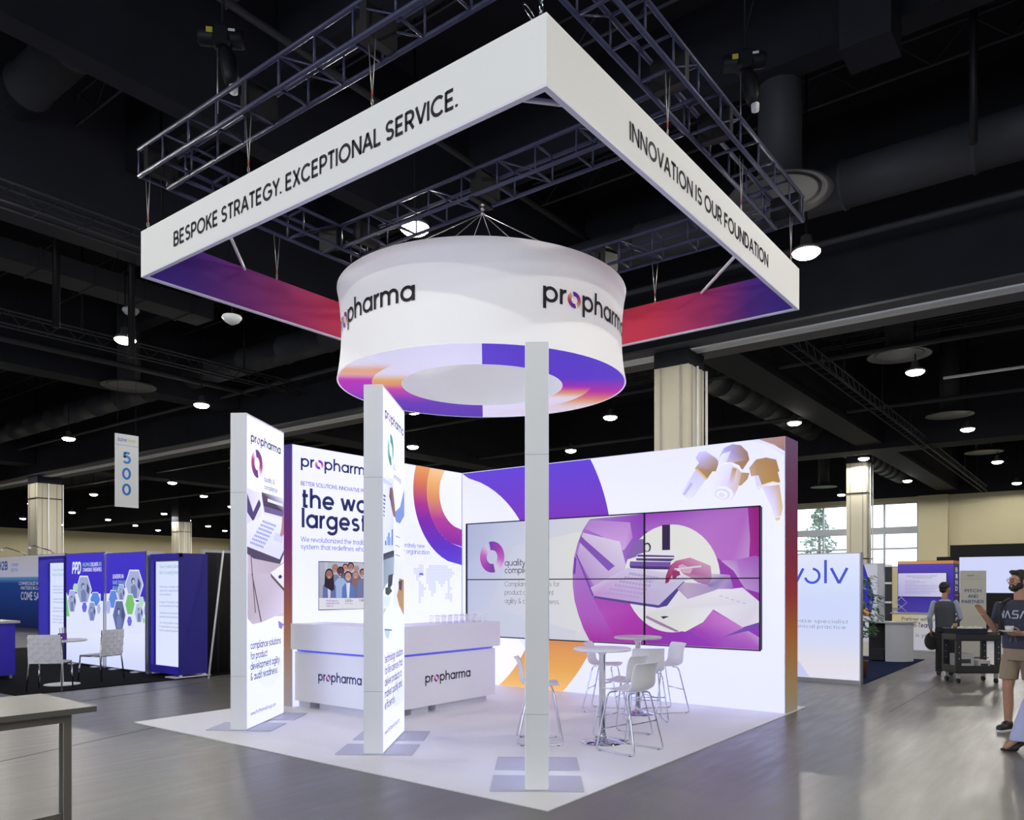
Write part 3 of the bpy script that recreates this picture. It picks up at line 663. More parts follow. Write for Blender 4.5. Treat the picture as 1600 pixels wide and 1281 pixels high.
GFX['PPDB'] = '''eef2ff|-12569,1497 -12128,1516 -11764,1626 -11336,1324 -11068,1283 -10985,1284 -10985,761 -12569,701
eceefb|-11637,1964 -11278,1959 -11103,1672 -11278,1385 -11637,1381 -11821,1672
b0b8d8|-11619,1934 -11296,1931 -11138,1672 -11296,1414 -11619,1410 -11784,1672
7c86b4|-11565,1425 -11583,1643 -11439,1687 -11349,1600 -11349,1427
3a4066|-11421,1744 -11424,1725 -11434,1707 -11450,1693 -11470,1684 -11492,1681 -11515,1684 -11535,1693 -11551,1707 -11561,1725 -11565,1745 -11561,1765 -11551,1782 -11535,1796 -11515,1805 -11492,1808 -11470,1805 -11450,1796 -11434,1782 -11424,1764
c0c6dc|-11431,1730 -11434,1715 -11441,1701 -11452,1690 -11466,1683 -11482,1681 -11497,1683 -11511,1690 -11522,1701 -11530,1715 -11532,1730 -11530,1745 -11522,1759 -11511,1770 -11497,1777 -11482,1779 -11466,1777 -11452,1770 -11441,1759 -11434,1745
4c5480|-11314,1816 -11208,1701 -11236,1572 -11332,1643
eceefb|-12040,1685 -11866,1685 -11780,1518 -11866,1350 -12040,1348 -12128,1516
a8b0d4|-12032,1668 -11875,1668 -11797,1518 -11875,1367 -12032,1365 -12111,1516
7c86b4|-12005,1373 -12014,1500 -11944,1525 -11901,1475 -11901,1375
3a4066|-11936,1559 -11937,1547 -11942,1537 -11950,1529 -11960,1524 -11970,1522 -11981,1523 -11991,1529 -11999,1537 -12004,1547 -12005,1558 -12004,1570 -11999,1580 -11991,1588 -11981,1594 -11970,1596 -11960,1594 -11950,1589 -11942,1580 -11937,1570
c0c6dc|-11941,1550 -11942,1542 -11945,1534 -11951,1527 -11958,1523 -11965,1522 -11973,1523 -11979,1527 -11985,1533 -11988,1541 -11990,1550 -11988,1559 -11985,1567 -11979,1573 -11973,1577 -11965,1579 -11958,1577 -11951,1573 -11945,1567 -11942,1559
4c5480|-11883,1601 -11832,1534 -11845,1459 -11892,1500
eceefb|-12375,1574 -12173,1575 -12074,1391 -12173,1205 -12375,1201 -12476,1386
6890dc|-12364,1555 -12183,1556 -12094,1391 -12183,1223 -12364,1220 -12456,1387
eceefb|-12173,1382 -11893,1385 -11755,1086 -11893,781 -12173,771 -12316,1073
6874a0|-12159,1352 -11907,1355 -11783,1086 -11907,811 -12159,802 -12287,1074
7c86b4|-12117,819 -12131,1047 -12018,1095 -11949,1006 -11949,824
3a4066|-12004,1156 -12007,1136 -12015,1117 -12027,1102 -12043,1092 -12060,1088 -12078,1091 -12093,1100 -12106,1115 -12114,1133 -12117,1154 -12114,1175 -12106,1194 -12093,1209 -12078,1219 -12060,1222 -12043,1219 -12027,1210 -12015,1195 -12007,1177
c0c6dc|-12013,1141 -12015,1125 -12020,1111 -12029,1099 -12040,1091 -12052,1089 -12064,1091 -12075,1098 -12084,1109 -12089,1123 -12091,1139 -12089,1155 -12084,1170 -12075,1182 -12064,1189 -12052,1192 -12040,1190 -12029,1182 -12020,1171 -12015,1157
4c5480|-11921,1234 -11838,1115 -11860,978 -11935,1052
eceefb|-11708,1503 -11511,1504 -11414,1300 -11511,1092 -11708,1088 -11808,1294
80cc70|-11699,1482 -11521,1484 -11433,1300 -11521,1113 -11699,1109 -11788,1294
eceefb|-11677,1071 -11573,1074 -11521,978 -11573,878 -11677,875 -11730,972
7470e8|-11672,1062 -11578,1064 -11531,977 -11578,888 -11672,885 -11720,972
eceefb|-11354,1339 -11168,1341 -11076,1148 -11168,950 -11354,944 -11447,1139
c0c8e4|-11344,1319 -11177,1322 -11095,1147 -11177,969 -11344,964 -11429,1140
7c86b4|-11316,975 -11326,1122 -11251,1154 -11205,1096 -11205,978
3a4066|-11242,1193 -11244,1180 -11249,1168 -11257,1158 -11268,1151 -11279,1149 -11291,1151 -11301,1157 -11309,1166 -11314,1178 -11316,1192 -11314,1205 -11309,1217 -11301,1227 -11291,1233 -11279,1236 -11268,1234 -11257,1228 -11249,1218 -11244,1206
c0c6dc|-11248,1183 -11249,1173 -11252,1163 -11258,1156 -11265,1151 -11273,1149 -11282,1151 -11289,1155 -11295,1163 -11298,1172 -11300,1182 -11298,1192 -11295,1202 -11289,1209 -11282,1214 -11273,1216 -11265,1215 -11258,1210 -11252,1203 -11249,1193
4c5480|-11187,1243 -11131,1166 -11146,1078 -11196,1125
eceefb|-11225,1449 -11118,1450 -11065,1358 -11118,1264 -11225,1262 -11278,1355
b8e6c0|-11219,1440 -11123,1441 -11075,1358 -11123,1273 -11219,1271 -11268,1355
eceefb|-12523,1362 -12417,1363 -12365,1230 -12417,1094 -12523,1092 -12576,1226
b4bcf0|-12517,1349 -12422,1350 -12375,1230 -12422,1108 -12517,1106 -12565,1226
eceefb|-11059,1280 -11006,1281 -10980,1195 -11006,1107 -11059,1106 -11085,1192
b0acf0|-11056,1271 -11008,1272 -10985,1194 -11008,1116 -11056,1115 -11080,1193
eceefb|-11107,1058 -11057,1060 -11032,1006 -11057,952 -11107,950 -11133,1004
98dca0|-11105,1053 -11060,1054 -11037,1006 -11060,957 -11105,956 -11127,1004'''
GFX['P1'] = '''d8d4e4/e8e4f0/e0dce8/e8e0e0/d8d0e0|12,2780 370,2768 1144,2786 1144,2076 12,2031
48385c|12,2725 183,2523 346,2689 418,2640 183,2411 12,2506
584048/e8e4e8/302430/403448|418,2783 1144,2786 1144,2591 491,2609
e8e8f0|614,2728 1116,2711 1116,2679 614,2689
6a5a78|491,2628 1144,2611 1144,2545 515,2553
e8e4f4/ecebf6/e8e8f4/d8d8ec/d8d8ea/e0dcf0|12,2369 466,2520 1144,2508 1144,2117 1006,1999 12,2122
ecebf6|370,2778 428,2784 486,2522 428,2497
483c4c|12,2113 1006,1999 1144,2117 1144,2065 1022,1939 183,1982 12,2031
9a98b8|466,2453 505,2450 491,2422 452,2425
9a98b8|518,2449 557,2446 542,2418 503,2421
9a98b8|569,2446 609,2443 594,2414 555,2417
9a98b8|622,2442 662,2439 647,2411 607,2413
9a98b8|675,2438 716,2436 700,2407 660,2410
9a98b8|729,2435 770,2432 754,2403 713,2406
9a98b8|783,2431 825,2428 809,2399 767,2402
9a98b8|838,2427 880,2424 864,2395 822,2398
9a98b8|403,2405 442,2403 428,2375 389,2378
9a98b8|454,2402 493,2399 478,2371 440,2374
9a98b8|505,2398 545,2395 530,2367 491,2370
9a98b8|557,2394 597,2391 582,2363 542,2366
9a98b8|609,2390 650,2387 634,2359 594,2362
9a98b8|662,2386 703,2383 688,2355 647,2358
9a98b8|716,2382 757,2379 741,2351 700,2354
9a98b8|770,2378 811,2375 796,2346 754,2350
9a98b8|342,2359 380,2356 365,2328 327,2331
9a98b8|391,2355 430,2352 415,2324 377,2327
9a98b8|442,2351 481,2348 466,2320 428,2323
9a98b8|493,2347 532,2344 518,2316 478,2319
9a98b8|545,2343 584,2340 569,2311 530,2315
9a98b8|597,2339 637,2336 622,2307 582,2310
9a98b8|650,2334 690,2331 675,2303 634,2306
9a98b8|703,2330 744,2327 729,2298 688,2302
9a98b8|280,2313 318,2310 304,2282 266,2286
9a98b8|330,2309 368,2306 353,2278 316,2281
9a98b8|380,2305 418,2301 403,2274 365,2277
9a98b8|430,2300 469,2297 454,2269 415,2273
9a98b8|481,2296 520,2293 505,2265 466,2268
9a98b8|532,2292 572,2288 557,2260 518,2264
9a98b8|584,2287 624,2284 609,2256 569,2259
9a98b8|637,2283 677,2279 662,2251 622,2254
9a98b8|220,2268 257,2264 243,2237 206,2241
9a98b8|269,2263 306,2260 292,2233 255,2236
9a98b8|318,2259 356,2256 342,2228 304,2232
9a98b8|368,2254 406,2251 391,2223 353,2227
9a98b8|418,2250 457,2246 442,2219 403,2222
9a98b8|469,2245 508,2242 493,2214 454,2217
9a98b8|520,2241 560,2237 545,2209 505,2213
9a98b8|572,2236 612,2232 597,2204 557,2208
9a98b8|161,2223 197,2220 183,2193 147,2196
9a98b8|209,2218 245,2215 232,2188 195,2191
9a98b8|257,2214 294,2210 280,2183 243,2187
9a98b8|306,2209 344,2205 330,2178 292,2182
9a98b8|356,2204 394,2201 380,2173 342,2177
9a98b8|406,2199 444,2196 430,2168 391,2172
9a98b8|457,2195 496,2191 481,2163 442,2167
9a98b8|508,2190 547,2186 532,2158 493,2162
9a98b8|102,2179 138,2175 124,2149 88,2152
9a98b8|149,2174 186,2170 172,2144 136,2147
9a98b8|197,2169 234,2165 220,2139 183,2142
9a98b8|245,2164 283,2161 269,2133 232,2137
9a98b8|294,2159 332,2156 318,2128 280,2132
9a98b8|344,2154 382,2150 368,2123 330,2127
9a98b8|394,2149 432,2145 418,2118 380,2122
9a98b8|444,2144 483,2140 469,2113 430,2117
d0cee4|846,2324 1116,2311 1088,2207 793,2231
b88070|1088,2555 1144,2570 1144,2323 1061,2287 1006,2304 1061,2399
c8b8b0/c0b0a8/b8a8a0/c8b8b0/d0c4c0/c8bcb8|12,2031 183,1982 1022,1939 1144,1973 1144,1272 12,1318
c0b0a8/c8bcb8/d8ccc8/c8b8b4/c8b8b8/b8a8a0|12,1803 1141,1819 1141,1321 414,1227 159,1218 19,1289
5c4848|123,1805 152,1806 421,1242 391,1232
685450|93,2034 120,2035 252,1346 225,1347
e8e6f0/f4f2fa/dcd8e4|690,1822 1144,1952 1144,1592
604838|690,1822 1144,1633 1144,1592 716,1773
302838|952,1785 1022,1806 1088,1783 1044,1756 968,1755
8c7cb8|949,1225 1141,1168 1055,1109 970,1137
e9ebf4|1119,744 1116,702 1105,662 1088,623 1064,587 1034,553 998,523 957,497 911,475 862,457 810,444 756,435 699,431 643,432 586,437 529,446 474,460 422,478 371,499 324,524 281,552 241,582 206,615 176,650 151,686 131,724 117,762 109,800 106,838'''
GFX['P2'] = '''e8e8f2/dcdcec/d8dcf0/e0e4f0|12,2768 543,2775 543,2036 12,1952
c8cce4|12,2726 478,2727 478,2688 12,2682
3c4468|20,2565 122,2562 122,2544 20,2546
3c4468|20,2527 111,2522 111,2504 20,2508
3c4468|20,2488 100,2482 100,2464 20,2469
3c4468|20,2450 89,2442 89,2424 20,2431
3c4468|20,2412 78,2403 78,2385 20,2393
3c4468|20,2374 67,2363 67,2345 20,2355
4c68b8|92,2113 152,2116 152,2071 92,2068
8cb0e0|174,2161 235,2165 235,2075 174,2072
4c68b8|257,2203 319,2207 319,2080 257,2077
8cb0e0|343,2161 406,2164 406,2084 343,2081
4c68b8|430,2250 494,2254 494,2089 430,2085
2c2c30|12,1981 560,2037 560,1974 12,1893
7a5848/94705c/a88068/9c7860/8c6c58/8c6850/9c745c/5c4438/403430/5c4438|335,2670 478,2688 560,2588 643,2438 711,2380 519,2395 414,2479 366,2536 304,2575 319,2622
7c94bc|643,2454 904,2528 1162,2756 1162,2452 904,2347 685,2346 626,2373
eeeef4/e8e8ee/ecece8/e8ece8|560,2320 1162,2367 1162,1774 560,1767
8890a4|643,2199 886,2195 886,2185 643,2190
8890a4|643,2101 886,2093 886,2084 643,2091
8890a4|643,2002 886,1992 886,1982 643,1993
8890a4|643,1903 886,1890 886,1881 643,1894
303034/303034/a8b4b4/b8c0c0/8c9894|12,1980 500,2034 500,1759 100,1663 12,1618
8c9c94/a8b4b0/a0b0b0/98a89c|12,1919 568,1972 568,1792 12,1648
383c44|255,1772 500,1791 458,1678 216,1600
3c4c3c|100,1647 335,1654 458,1611 255,1568 115,1586
dce4ec|12,1573 417,1550 255,1443 12,1467
d0cc9c|12,1445 255,1443 100,1309 12,1301
e8e8ec|568,1955 1135,1939 1135,1364 760,1378 500,1468
a87c44/b08850/c09858/b88c50/b08448/b08c58|851,1746 1135,1730 1135,1330 833,1459 716,1562 805,1628
4c4048|805,1712 1038,1730 991,1610 833,1628
545038|335,1449 760,1370 335,1369
eef2f4|1115,1226 1099,1175 1050,1128 973,1089 873,1060 756,1042 629,1035 500,1040 375,1055 259,1079 158,1112 76,1151 15,1194 12,1239 12,1285 12,1330 15,1372 76,1409 158,1439 259,1461 375,1474 500,1476 629,1467 756,1447 873,1417 973,1377 1050,1331 1099,1279
b8d0d4|40,1244 335,1216 271,1128 138,1153
6c7c84|62,1242 458,1212 417,1201 85,1226
e2e6ea|585,747 666,736 747,720 826,700 899,676 966,649 1024,619 1071,588 1106,556 1128,524 1135,493 1128,464 1106,438 1071,416 1024,397 966,383 899,374 826,370 747,371 666,377 585,388'''
GFX['MAP'] = '''bcbedd|4366,1980 4384,1980 4384,1998 4366,1998
bcbedd|4366,1954 4384,1954 4384,1972 4366,1972
bcbedd|4395,1980 4413,1980 4413,1998 4395,1998
bcbedd|4395,1954 4413,1954 4413,1972 4395,1972
bcbedd|4424,1980 4442,1980 4442,1998 4424,1998
bcbedd|4424,1954 4442,1954 4442,1972 4424,1972
bcbedd|4453,1980 4471,1980 4471,1998 4453,1998
bcbedd|4453,1954 4471,1954 4471,1972 4453,1972
bcbedd|4598,1980 4616,1980 4616,1998 4598,1998
bcbedd|4598,1954 4616,1954 4616,1972 4598,1972
bcbedd|4627,1980 4645,1980 4645,1998 4627,1998
bcbedd|4627,1954 4645,1954 4645,1972 4627,1972
bcbedd|4656,1980 4674,1980 4674,1998 4656,1998
bcbedd|4656,1954 4674,1954 4674,1972 4656,1972
bcbedd|4685,1980 4703,1980 4703,1998 4685,1998
bcbedd|4685,1954 4703,1954 4703,1972 4685,1972
bcbedd|4714,1980 4732,1980 4732,1998 4714,1998
bcbedd|4714,1954 4732,1954 4732,1972 4714,1972
bcbedd|4743,1980 4761,1980 4761,1998 4743,1998
bcbedd|4743,1954 4761,1954 4761,1972 4743,1972
bcbedd|4772,1980 4790,1980 4790,1998 4772,1998
bcbedd|4772,1954 4790,1954 4790,1972 4772,1972
bcbedd|4801,1980 4819,1980 4819,1998 4801,1998
bcbedd|4801,1954 4819,1954 4819,1972 4801,1972
bcbedd|4830,1980 4848,1980 4848,1998 4830,1998
bcbedd|4830,1954 4848,1954 4848,1972 4830,1972
bcbedd|4859,1980 4877,1980 4877,1998 4859,1998
bcbedd|4859,1954 4877,1954 4877,1972 4859,1972
bcbedd|4888,1980 4906,1980 4906,1998 4888,1998
bcbedd|4888,1954 4906,1954 4906,1972 4888,1972
bcbedd|4917,1980 4935,1980 4935,1998 4917,1998
bcbedd|4917,1954 4935,1954 4935,1972 4917,1972
bcbedd|4946,1980 4964,1980 4964,1998 4946,1998
bcbedd|4946,1954 4964,1954 4964,1972 4946,1972
bcbedd|4975,1980 4993,1980 4993,1998 4975,1998
bcbedd|4975,1954 4993,1954 4993,1972 4975,1972
bcbedd|5004,1980 5022,1980 5022,1998 5004,1998
bcbedd|5004,1954 5022,1954 5022,1972 5004,1972
bcbedd|5033,1980 5051,1980 5051,1998 5033,1998
bcbedd|5033,1954 5051,1954 5051,1972 5033,1972
bcbedd|4250,1928 4268,1928 4268,1946 4250,1946
bcbedd|4250,1902 4268,1902 4268,1920 4250,1920
bcbedd|4279,1928 4297,1928 4297,1946 4279,1946
bcbedd|4279,1902 4297,1902 4297,1920 4279,1920
bcbedd|4308,1928 4326,1928 4326,1946 4308,1946
bcbedd|4308,1902 4326,1902 4326,1920 4308,1920
bcbedd|4337,1928 4355,1928 4355,1946 4337,1946
bcbedd|4337,1902 4355,1902 4355,1920 4337,1920
bcbedd|4366,1928 4384,1928 4384,1946 4366,1946
bcbedd|4366,1902 4384,1902 4384,1920 4366,1920
bcbedd|4395,1928 4413,1928 4413,1946 4395,1946
bcbedd|4395,1902 4413,1902 4413,1920 4395,1920
bcbedd|4424,1928 4442,1928 4442,1946 4424,1946
bcbedd|4424,1902 4442,1902 4442,1920 4424,1920
bcbedd|4453,1928 4471,1928 4471,1946 4453,1946
bcbedd|4453,1902 4471,1902 4471,1920 4453,1920
bcbedd|4540,1928 4558,1928 4558,1946 4540,1946
bcbedd|4540,1902 4558,1902 4558,1920 4540,1920
bcbedd|4569,1928 4587,1928 4587,1946 4569,1946
bcbedd|4569,1902 4587,1902 4587,1920 4569,1920
bcbedd|4598,1928 4616,1928 4616,1946 4598,1946
bcbedd|4598,1902 4616,1902 4616,1920 4598,1920
bcbedd|4627,1928 4645,1928 4645,1946 4627,1946
bcbedd|4627,1902 4645,1902 4645,1920 4627,1920
bcbedd|4656,1928 4674,1928 4674,1946 4656,1946
bcbedd|4656,1902 4674,1902 4674,1920 4656,1920
bcbedd|4685,1928 4703,1928 4703,1946 4685,1946
bcbedd|4685,1902 4703,1902 4703,1920 4685,1920
bcbedd|4714,1928 4732,1928 4732,1946 4714,1946
bcbedd|4714,1902 4732,1902 4732,1920 4714,1920
bcbedd|4743,1928 4761,1928 4761,1946 4743,1946
bcbedd|4743,1902 4761,1902 4761,1920 4743,1920
bcbedd|4772,1928 4790,1928 4790,1946 4772,1946
bcbedd|4772,1902 4790,1902 4790,1920 4772,1920
bcbedd|4801,1928 4819,1928 4819,1946 4801,1946
bcbedd|4801,1902 4819,1902 4819,1920 4801,1920
bcbedd|4830,1928 4848,1928 4848,1946 4830,1946
bcbedd|4830,1902 4848,1902 4848,1920 4830,1920
bcbedd|4859,1928 4877,1928 4877,1946 4859,1946
bcbedd|4859,1902 4877,1902 4877,1920 4859,1920
bcbedd|4888,1928 4906,1928 4906,1946 4888,1946
bcbedd|4888,1902 4906,1902 4906,1920 4888,1920
bcbedd|4917,1928 4935,1928 4935,1946 4917,1946
bcbedd|4917,1902 4935,1902 4935,1920 4917,1920
bcbedd|4946,1928 4964,1928 4964,1946 4946,1946
bcbedd|4946,1902 4964,1902 4964,1920 4946,1920
bcbedd|4975,1928 4993,1928 4993,1946 4975,1946
bcbedd|4975,1902 4993,1902 4993,1920 4975,1920
bcbedd|5004,1928 5022,1928 5022,1946 5004,1946
bcbedd|5004,1902 5022,1902 5022,1920 5004,1920
bcbedd|5033,1928 5051,1928 5051,1946 5033,1946
bcbedd|5033,1902 5051,1902 5051,1920 5033,1920
bcbedd|5062,1928 5080,1928 5080,1946 5062,1946
bcbedd|5062,1902 5080,1902 5080,1920 5062,1920
bcbedd|5091,1928 5109,1928 5109,1946 5091,1946
bcbedd|5091,1902 5109,1902 5109,1920 5091,1920
bcbedd|5120,1928 5138,1928 5138,1946 5120,1946
bcbedd|5120,1902 5138,1902 5138,1920 5120,1920
bcbedd|5149,1928 5167,1928 5167,1946 5149,1946
bcbedd|5149,1902 5167,1902 5167,1920 5149,1920
bcbedd|4250,1876 4268,1876 4268,1894 4250,1894
bcbedd|4250,1850 4268,1850 4268,1868 4250,1868
bcbedd|4279,1876 4297,1876 4297,1894 4279,1894
bcbedd|4279,1850 4297,1850 4297,1868 4279,1868
bcbedd|4308,1876 4326,1876 4326,1894 4308,1894
bcbedd|4308,1850 4326,1850 4326,1868 4308,1868
bcbedd|4337,1876 4355,1876 4355,1894 4337,1894
bcbedd|4337,1850 4355,1850 4355,1868 4337,1868
bcbedd|4366,1876 4384,1876 4384,1894 4366,1894
bcbedd|4366,1850 4384,1850 4384,1868 4366,1868
bcbedd|4395,1876 4413,1876 4413,1894 4395,1894
bcbedd|4395,1850 4413,1850 4413,1868 4395,1868
bcbedd|4424,1876 4442,1876 4442,1894 4424,1894
bcbedd|4424,1850 4442,1850 4442,1868 4424,1868
bcbedd|4453,1876 4471,1876 4471,1894 4453,1894
bcbedd|4453,1850 4471,1850 4471,1868 4453,1868
bcbedd|4540,1876 4558,1876 4558,1894 4540,1894
bcbedd|4540,1850 4558,1850 4558,1868 4540,1868
bcbedd|4569,1876 4587,1876 4587,1894 4569,1894
bcbedd|4569,1850 4587,1850 4587,1868 4569,1868
bcbedd|4598,1876 4616,1876 4616,1894 4598,1894
bcbedd|4598,1850 4616,1850 4616,1868 4598,1868
bcbedd|4627,1876 4645,1876 4645,1894 4627,1894
bcbedd|4627,1850 4645,1850 4645,1868 4627,1868
bcbedd|4656,1876 4674,1876 4674,1894 4656,1894
bcbedd|4656,1850 4674,1850 4674,1868 4656,1868
bcbedd|4685,1876 4703,1876 4703,1894 4685,1894
bcbedd|4685,1850 4703,1850 4703,1868 4685,1868
bcbedd|4714,1876 4732,1876 4732,1894 4714,1894
bcbedd|4714,1850 4732,1850 4732,1868 4714,1868
bcbedd|4743,1876 4761,1876 4761,1894 4743,1894
bcbedd|4743,1850 4761,1850 4761,1868 4743,1868
bcbedd|4772,1876 4790,1876 4790,1894 4772,1894
bcbedd|4772,1850 4790,1850 4790,1868 4772,1868
bcbedd|4801,1876 4819,1876 4819,1894 4801,1894
bcbedd|4801,1850 4819,1850 4819,1868 4801,1868
bcbedd|4830,1876 4848,1876 4848,1894 4830,1894
bcbedd|4830,1850 4848,1850 4848,1868 4830,1868
bcbedd|4859,1876 4877,1876 4877,1894 4859,1894
bcbedd|4859,1850 4877,1850 4877,1868 4859,1868
bcbedd|4888,1876 4906,1876 4906,1894 4888,1894
bcbedd|4888,1850 4906,1850 4906,1868 4888,1868
bcbedd|4917,1876 4935,1876 4935,1894 4917,1894
bcbedd|4917,1850 4935,1850 4935,1868 4917,1868
bcbedd|4946,1876 4964,1876 4964,1894 4946,1894
bcbedd|4946,1850 4964,1850 4964,1868 4946,1868
bcbedd|4975,1876 4993,1876 4993,1894 4975,1894
bcbedd|4975,1850 4993,1850 4993,1868 4975,1868
bcbedd|5004,1876 5022,1876 5022,1894 5004,1894
bcbedd|5004,1850 5022,1850 5022,1868 5004,1868
bcbedd|5033,1876 5051,1876 5051,1894 5033,1894
bcbedd|5033,1850 5051,1850 5051,1868 5033,1868
bcbedd|5062,1876 5080,1876 5080,1894 5062,1894
bcbedd|5062,1850 5080,1850 5080,1868 5062,1868
bcbedd|5091,1876 5109,1876 5109,1894 5091,1894
bcbedd|5091,1850 5109,1850 5109,1868 5091,1868
bcbedd|5120,1876 5138,1876 5138,1894 5120,1894
bcbedd|5120,1850 5138,1850 5138,1868 5120,1868
bcbedd|5149,1876 5167,1876 5167,1894 5149,1894
bcbedd|5149,1850 5167,1850 5167,1868 5149,1868
bcbedd|5178,1876 5196,1876 5196,1894 5178,1894
bcbedd|5178,1850 5196,1850 5196,1868 5178,1868
bcbedd|5207,1876 5225,1876 5225,1894 5207,1894
bcbedd|5207,1850 5225,1850 5225,1868 5207,1868
bcbedd|4308,1824 4326,1824 4326,1842 4308,1842
bcbedd|4308,1798 4326,1798 4326,1816 4308,1816
bcbedd|4337,1824 4355,1824 4355,1842 4337,1842
bcbedd|4337,1798 4355,1798 4355,1816 4337,1816
bcbedd|4366,1824 4384,1824 4384,1842 4366,1842
bcbedd|4366,1798 4384,1798 4384,1816 4366,1816
bcbedd|4395,1824 4413,1824 4413,1842 4395,1842
bcbedd|4395,1798 4413,1798 4413,1816 4395,1816
bcbedd|4540,1824 4558,1824 4558,1842 4540,1842
bcbedd|4540,1798 4558,1798 4558,1816 4540,1816
bcbedd|4569,1824 4587,1824 4587,1842 4569,1842
bcbedd|4569,1798 4587,1798 4587,1816 4569,1816
bcbedd|4598,1824 4616,1824 4616,1842 4598,1842
bcbedd|4598,1798 4616,1798 4616,1816 4598,1816
bcbedd|4627,1824 4645,1824 4645,1842 4627,1842
bcbedd|4627,1798 4645,1798 4645,1816 4627,1816
bcbedd|4656,1824 4674,1824 4674,1842 4656,1842
bcbedd|4656,1798 4674,1798 4674,1816 4656,1816
bcbedd|4685,1824 4703,1824 4703,1842 4685,1842
bcbedd|4685,1798 4703,1798 4703,1816 4685,1816
bcbedd|4714,1824 4732,1824 4732,1842 4714,1842
bcbedd|4714,1798 4732,1798 4732,1816 4714,1816
bcbedd|4743,1824 4761,1824 4761,1842 4743,1842
bcbedd|4743,1798 4761,1798 4761,1816 4743,1816
bcbedd|4772,1824 4790,1824 4790,1842 4772,1842
bcbedd|4772,1798 4790,1798 4790,1816 4772,1816
bcbedd|4801,1824 4819,1824 4819,1842 4801,1842
bcbedd|4801,1798 4819,1798 4819,1816 4801,1816
bcbedd|4830,1824 4848,1824 4848,1842 4830,1842
bcbedd|4830,1798 4848,1798 4848,1816 4830,1816
bcbedd|4859,1824 4877,1824 4877,1842 4859,1842
bcbedd|4859,1798 4877,1798 4877,1816 4859,1816
bcbedd|4888,1824 4906,1824 4906,1842 4888,1842
bcbedd|4888,1798 4906,1798 4906,1816 4888,1816
bcbedd|4917,1824 4935,1824 4935,1842 4917,1842
bcbedd|4917,1798 4935,1798 4935,1816 4917,1816
bcbedd|4946,1824 4964,1824 4964,1842 4946,1842
bcbedd|4946,1798 4964,1798 4964,1816 4946,1816
bcbedd|4975,1824 4993,1824 4993,1842 4975,1842
bcbedd|4975,1798 4993,1798 4993,1816 4975,1816
bcbedd|5004,1824 5022,1824 5022,1842 5004,1842
bcbedd|5004,1798 5022,1798 5022,1816 5004,1816
bcbedd|5033,1824 5051,1824 5051,1842 5033,1842
bcbedd|5033,1798 5051,1798 5051,1816 5033,1816
bcbedd|5062,1824 5080,1824 5080,1842 5062,1842
bcbedd|5062,1798 5080,1798 5080,1816 5062,1816
bcbedd|5091,1824 5109,1824 5109,1842 5091,1842
bcbedd|5091,1798 5109,1798 5109,1816 5091,1816
bcbedd|5120,1824 5138,1824 5138,1842 5120,1842
bcbedd|5120,1798 5138,1798 5138,1816 5120,1816
bcbedd|5149,1824 5167,1824 5167,1842 5149,1842
bcbedd|5149,1798 5167,1798 5167,1816 5149,1816
bcbedd|4308,1772 4326,1772 4326,1790 4308,1790
bcbedd|4308,1746 4326,1746 4326,1764 4308,1764
bcbedd|4337,1772 4355,1772 4355,1790 4337,1790
bcbedd|4337,1746 4355,1746 4355,1764 4337,1764
bcbedd|4540,1772 4558,1772 4558,1790 4540,1790
bcbedd|4540,1746 4558,1746 4558,1764 4540,1764
bcbedd|4569,1772 4587,1772 4587,1790 4569,1790
bcbedd|4569,1746 4587,1746 4587,1764 4569,1764
bcbedd|4598,1772 4616,1772 4616,1790 4598,1790
bcbedd|4598,1746 4616,1746 4616,1764 4598,1764
bcbedd|4627,1772 4645,1772 4645,1790 4627,1790
bcbedd|4627,1746 4645,1746 4645,1764 4627,1764
bcbedd|4656,1772 4674,1772 4674,1790 4656,1790
bcbedd|4656,1746 4674,1746 4674,1764 4656,1764
bcbedd|4685,1772 4703,1772 4703,1790 4685,1790
bcbedd|4685,1746 4703,1746 4703,1764 4685,1764
bcbedd|4714,1772 4732,1772 4732,1790 4714,1790
bcbedd|4714,1746 4732,1746 4732,1764 4714,1764
bcbedd|4743,1772 4761,1772 4761,1790 4743,1790
bcbedd|4743,1746 4761,1746 4761,1764 4743,1764
bcbedd|4772,1772 4790,1772 4790,1790 4772,1790
bcbedd|4772,1746 4790,1746 4790,1764 4772,1764
bcbedd|4801,1772 4819,1772 4819,1790 4801,1790
bcbedd|4801,1746 4819,1746 4819,1764 4801,1764
bcbedd|4830,1772 4848,1772 4848,1790 4830,1790
bcbedd|4830,1746 4848,1746 4848,1764 4830,1764
bcbedd|4859,1772 4877,1772 4877,1790 4859,1790
bcbedd|4859,1746 4877,1746 4877,1764 4859,1764
bcbedd|4888,1772 4906,1772 4906,1790 4888,1790
bcbedd|4888,1746 4906,1746 4906,1764 4888,1764
bcbedd|4917,1772 4935,1772 4935,1790 4917,1790
bcbedd|4917,1746 4935,1746 4935,1764 4917,1764
bcbedd|4946,1772 4964,1772 4964,1790 4946,1790
bcbedd|4946,1746 4964,1746 4964,1764 4946,1764
bcbedd|4975,1772 4993,1772 4993,1790 4975,1790
bcbedd|4975,1746 4993,1746 4993,1764 4975,1764
bcbedd|5004,1772 5022,1772 5022,1790 5004,1790
bcbedd|5004,1746 5022,1746 5022,1764 5004,1764
bcbedd|5033,1772 5051,1772 5051,1790 5033,1790
bcbedd|5033,1746 5051,1746 5051,1764 5033,1764
bcbedd|5062,1772 5080,1772 5080,1790 5062,1790
bcbedd|5062,1746 5080,1746 5080,1764 5062,1764
bcbedd|5091,1772 5109,1772 5109,1790 5091,1790
bcbedd|5091,1746 5109,1746 5109,1764 5091,1764
bcbedd|4366,1720 4384,1720 4384,1738 4366,1738
bcbedd|4366,1694 4384,1694 4384,1712 4366,1712
bcbedd|4395,1720 4413,1720 4413,1738 4395,1738
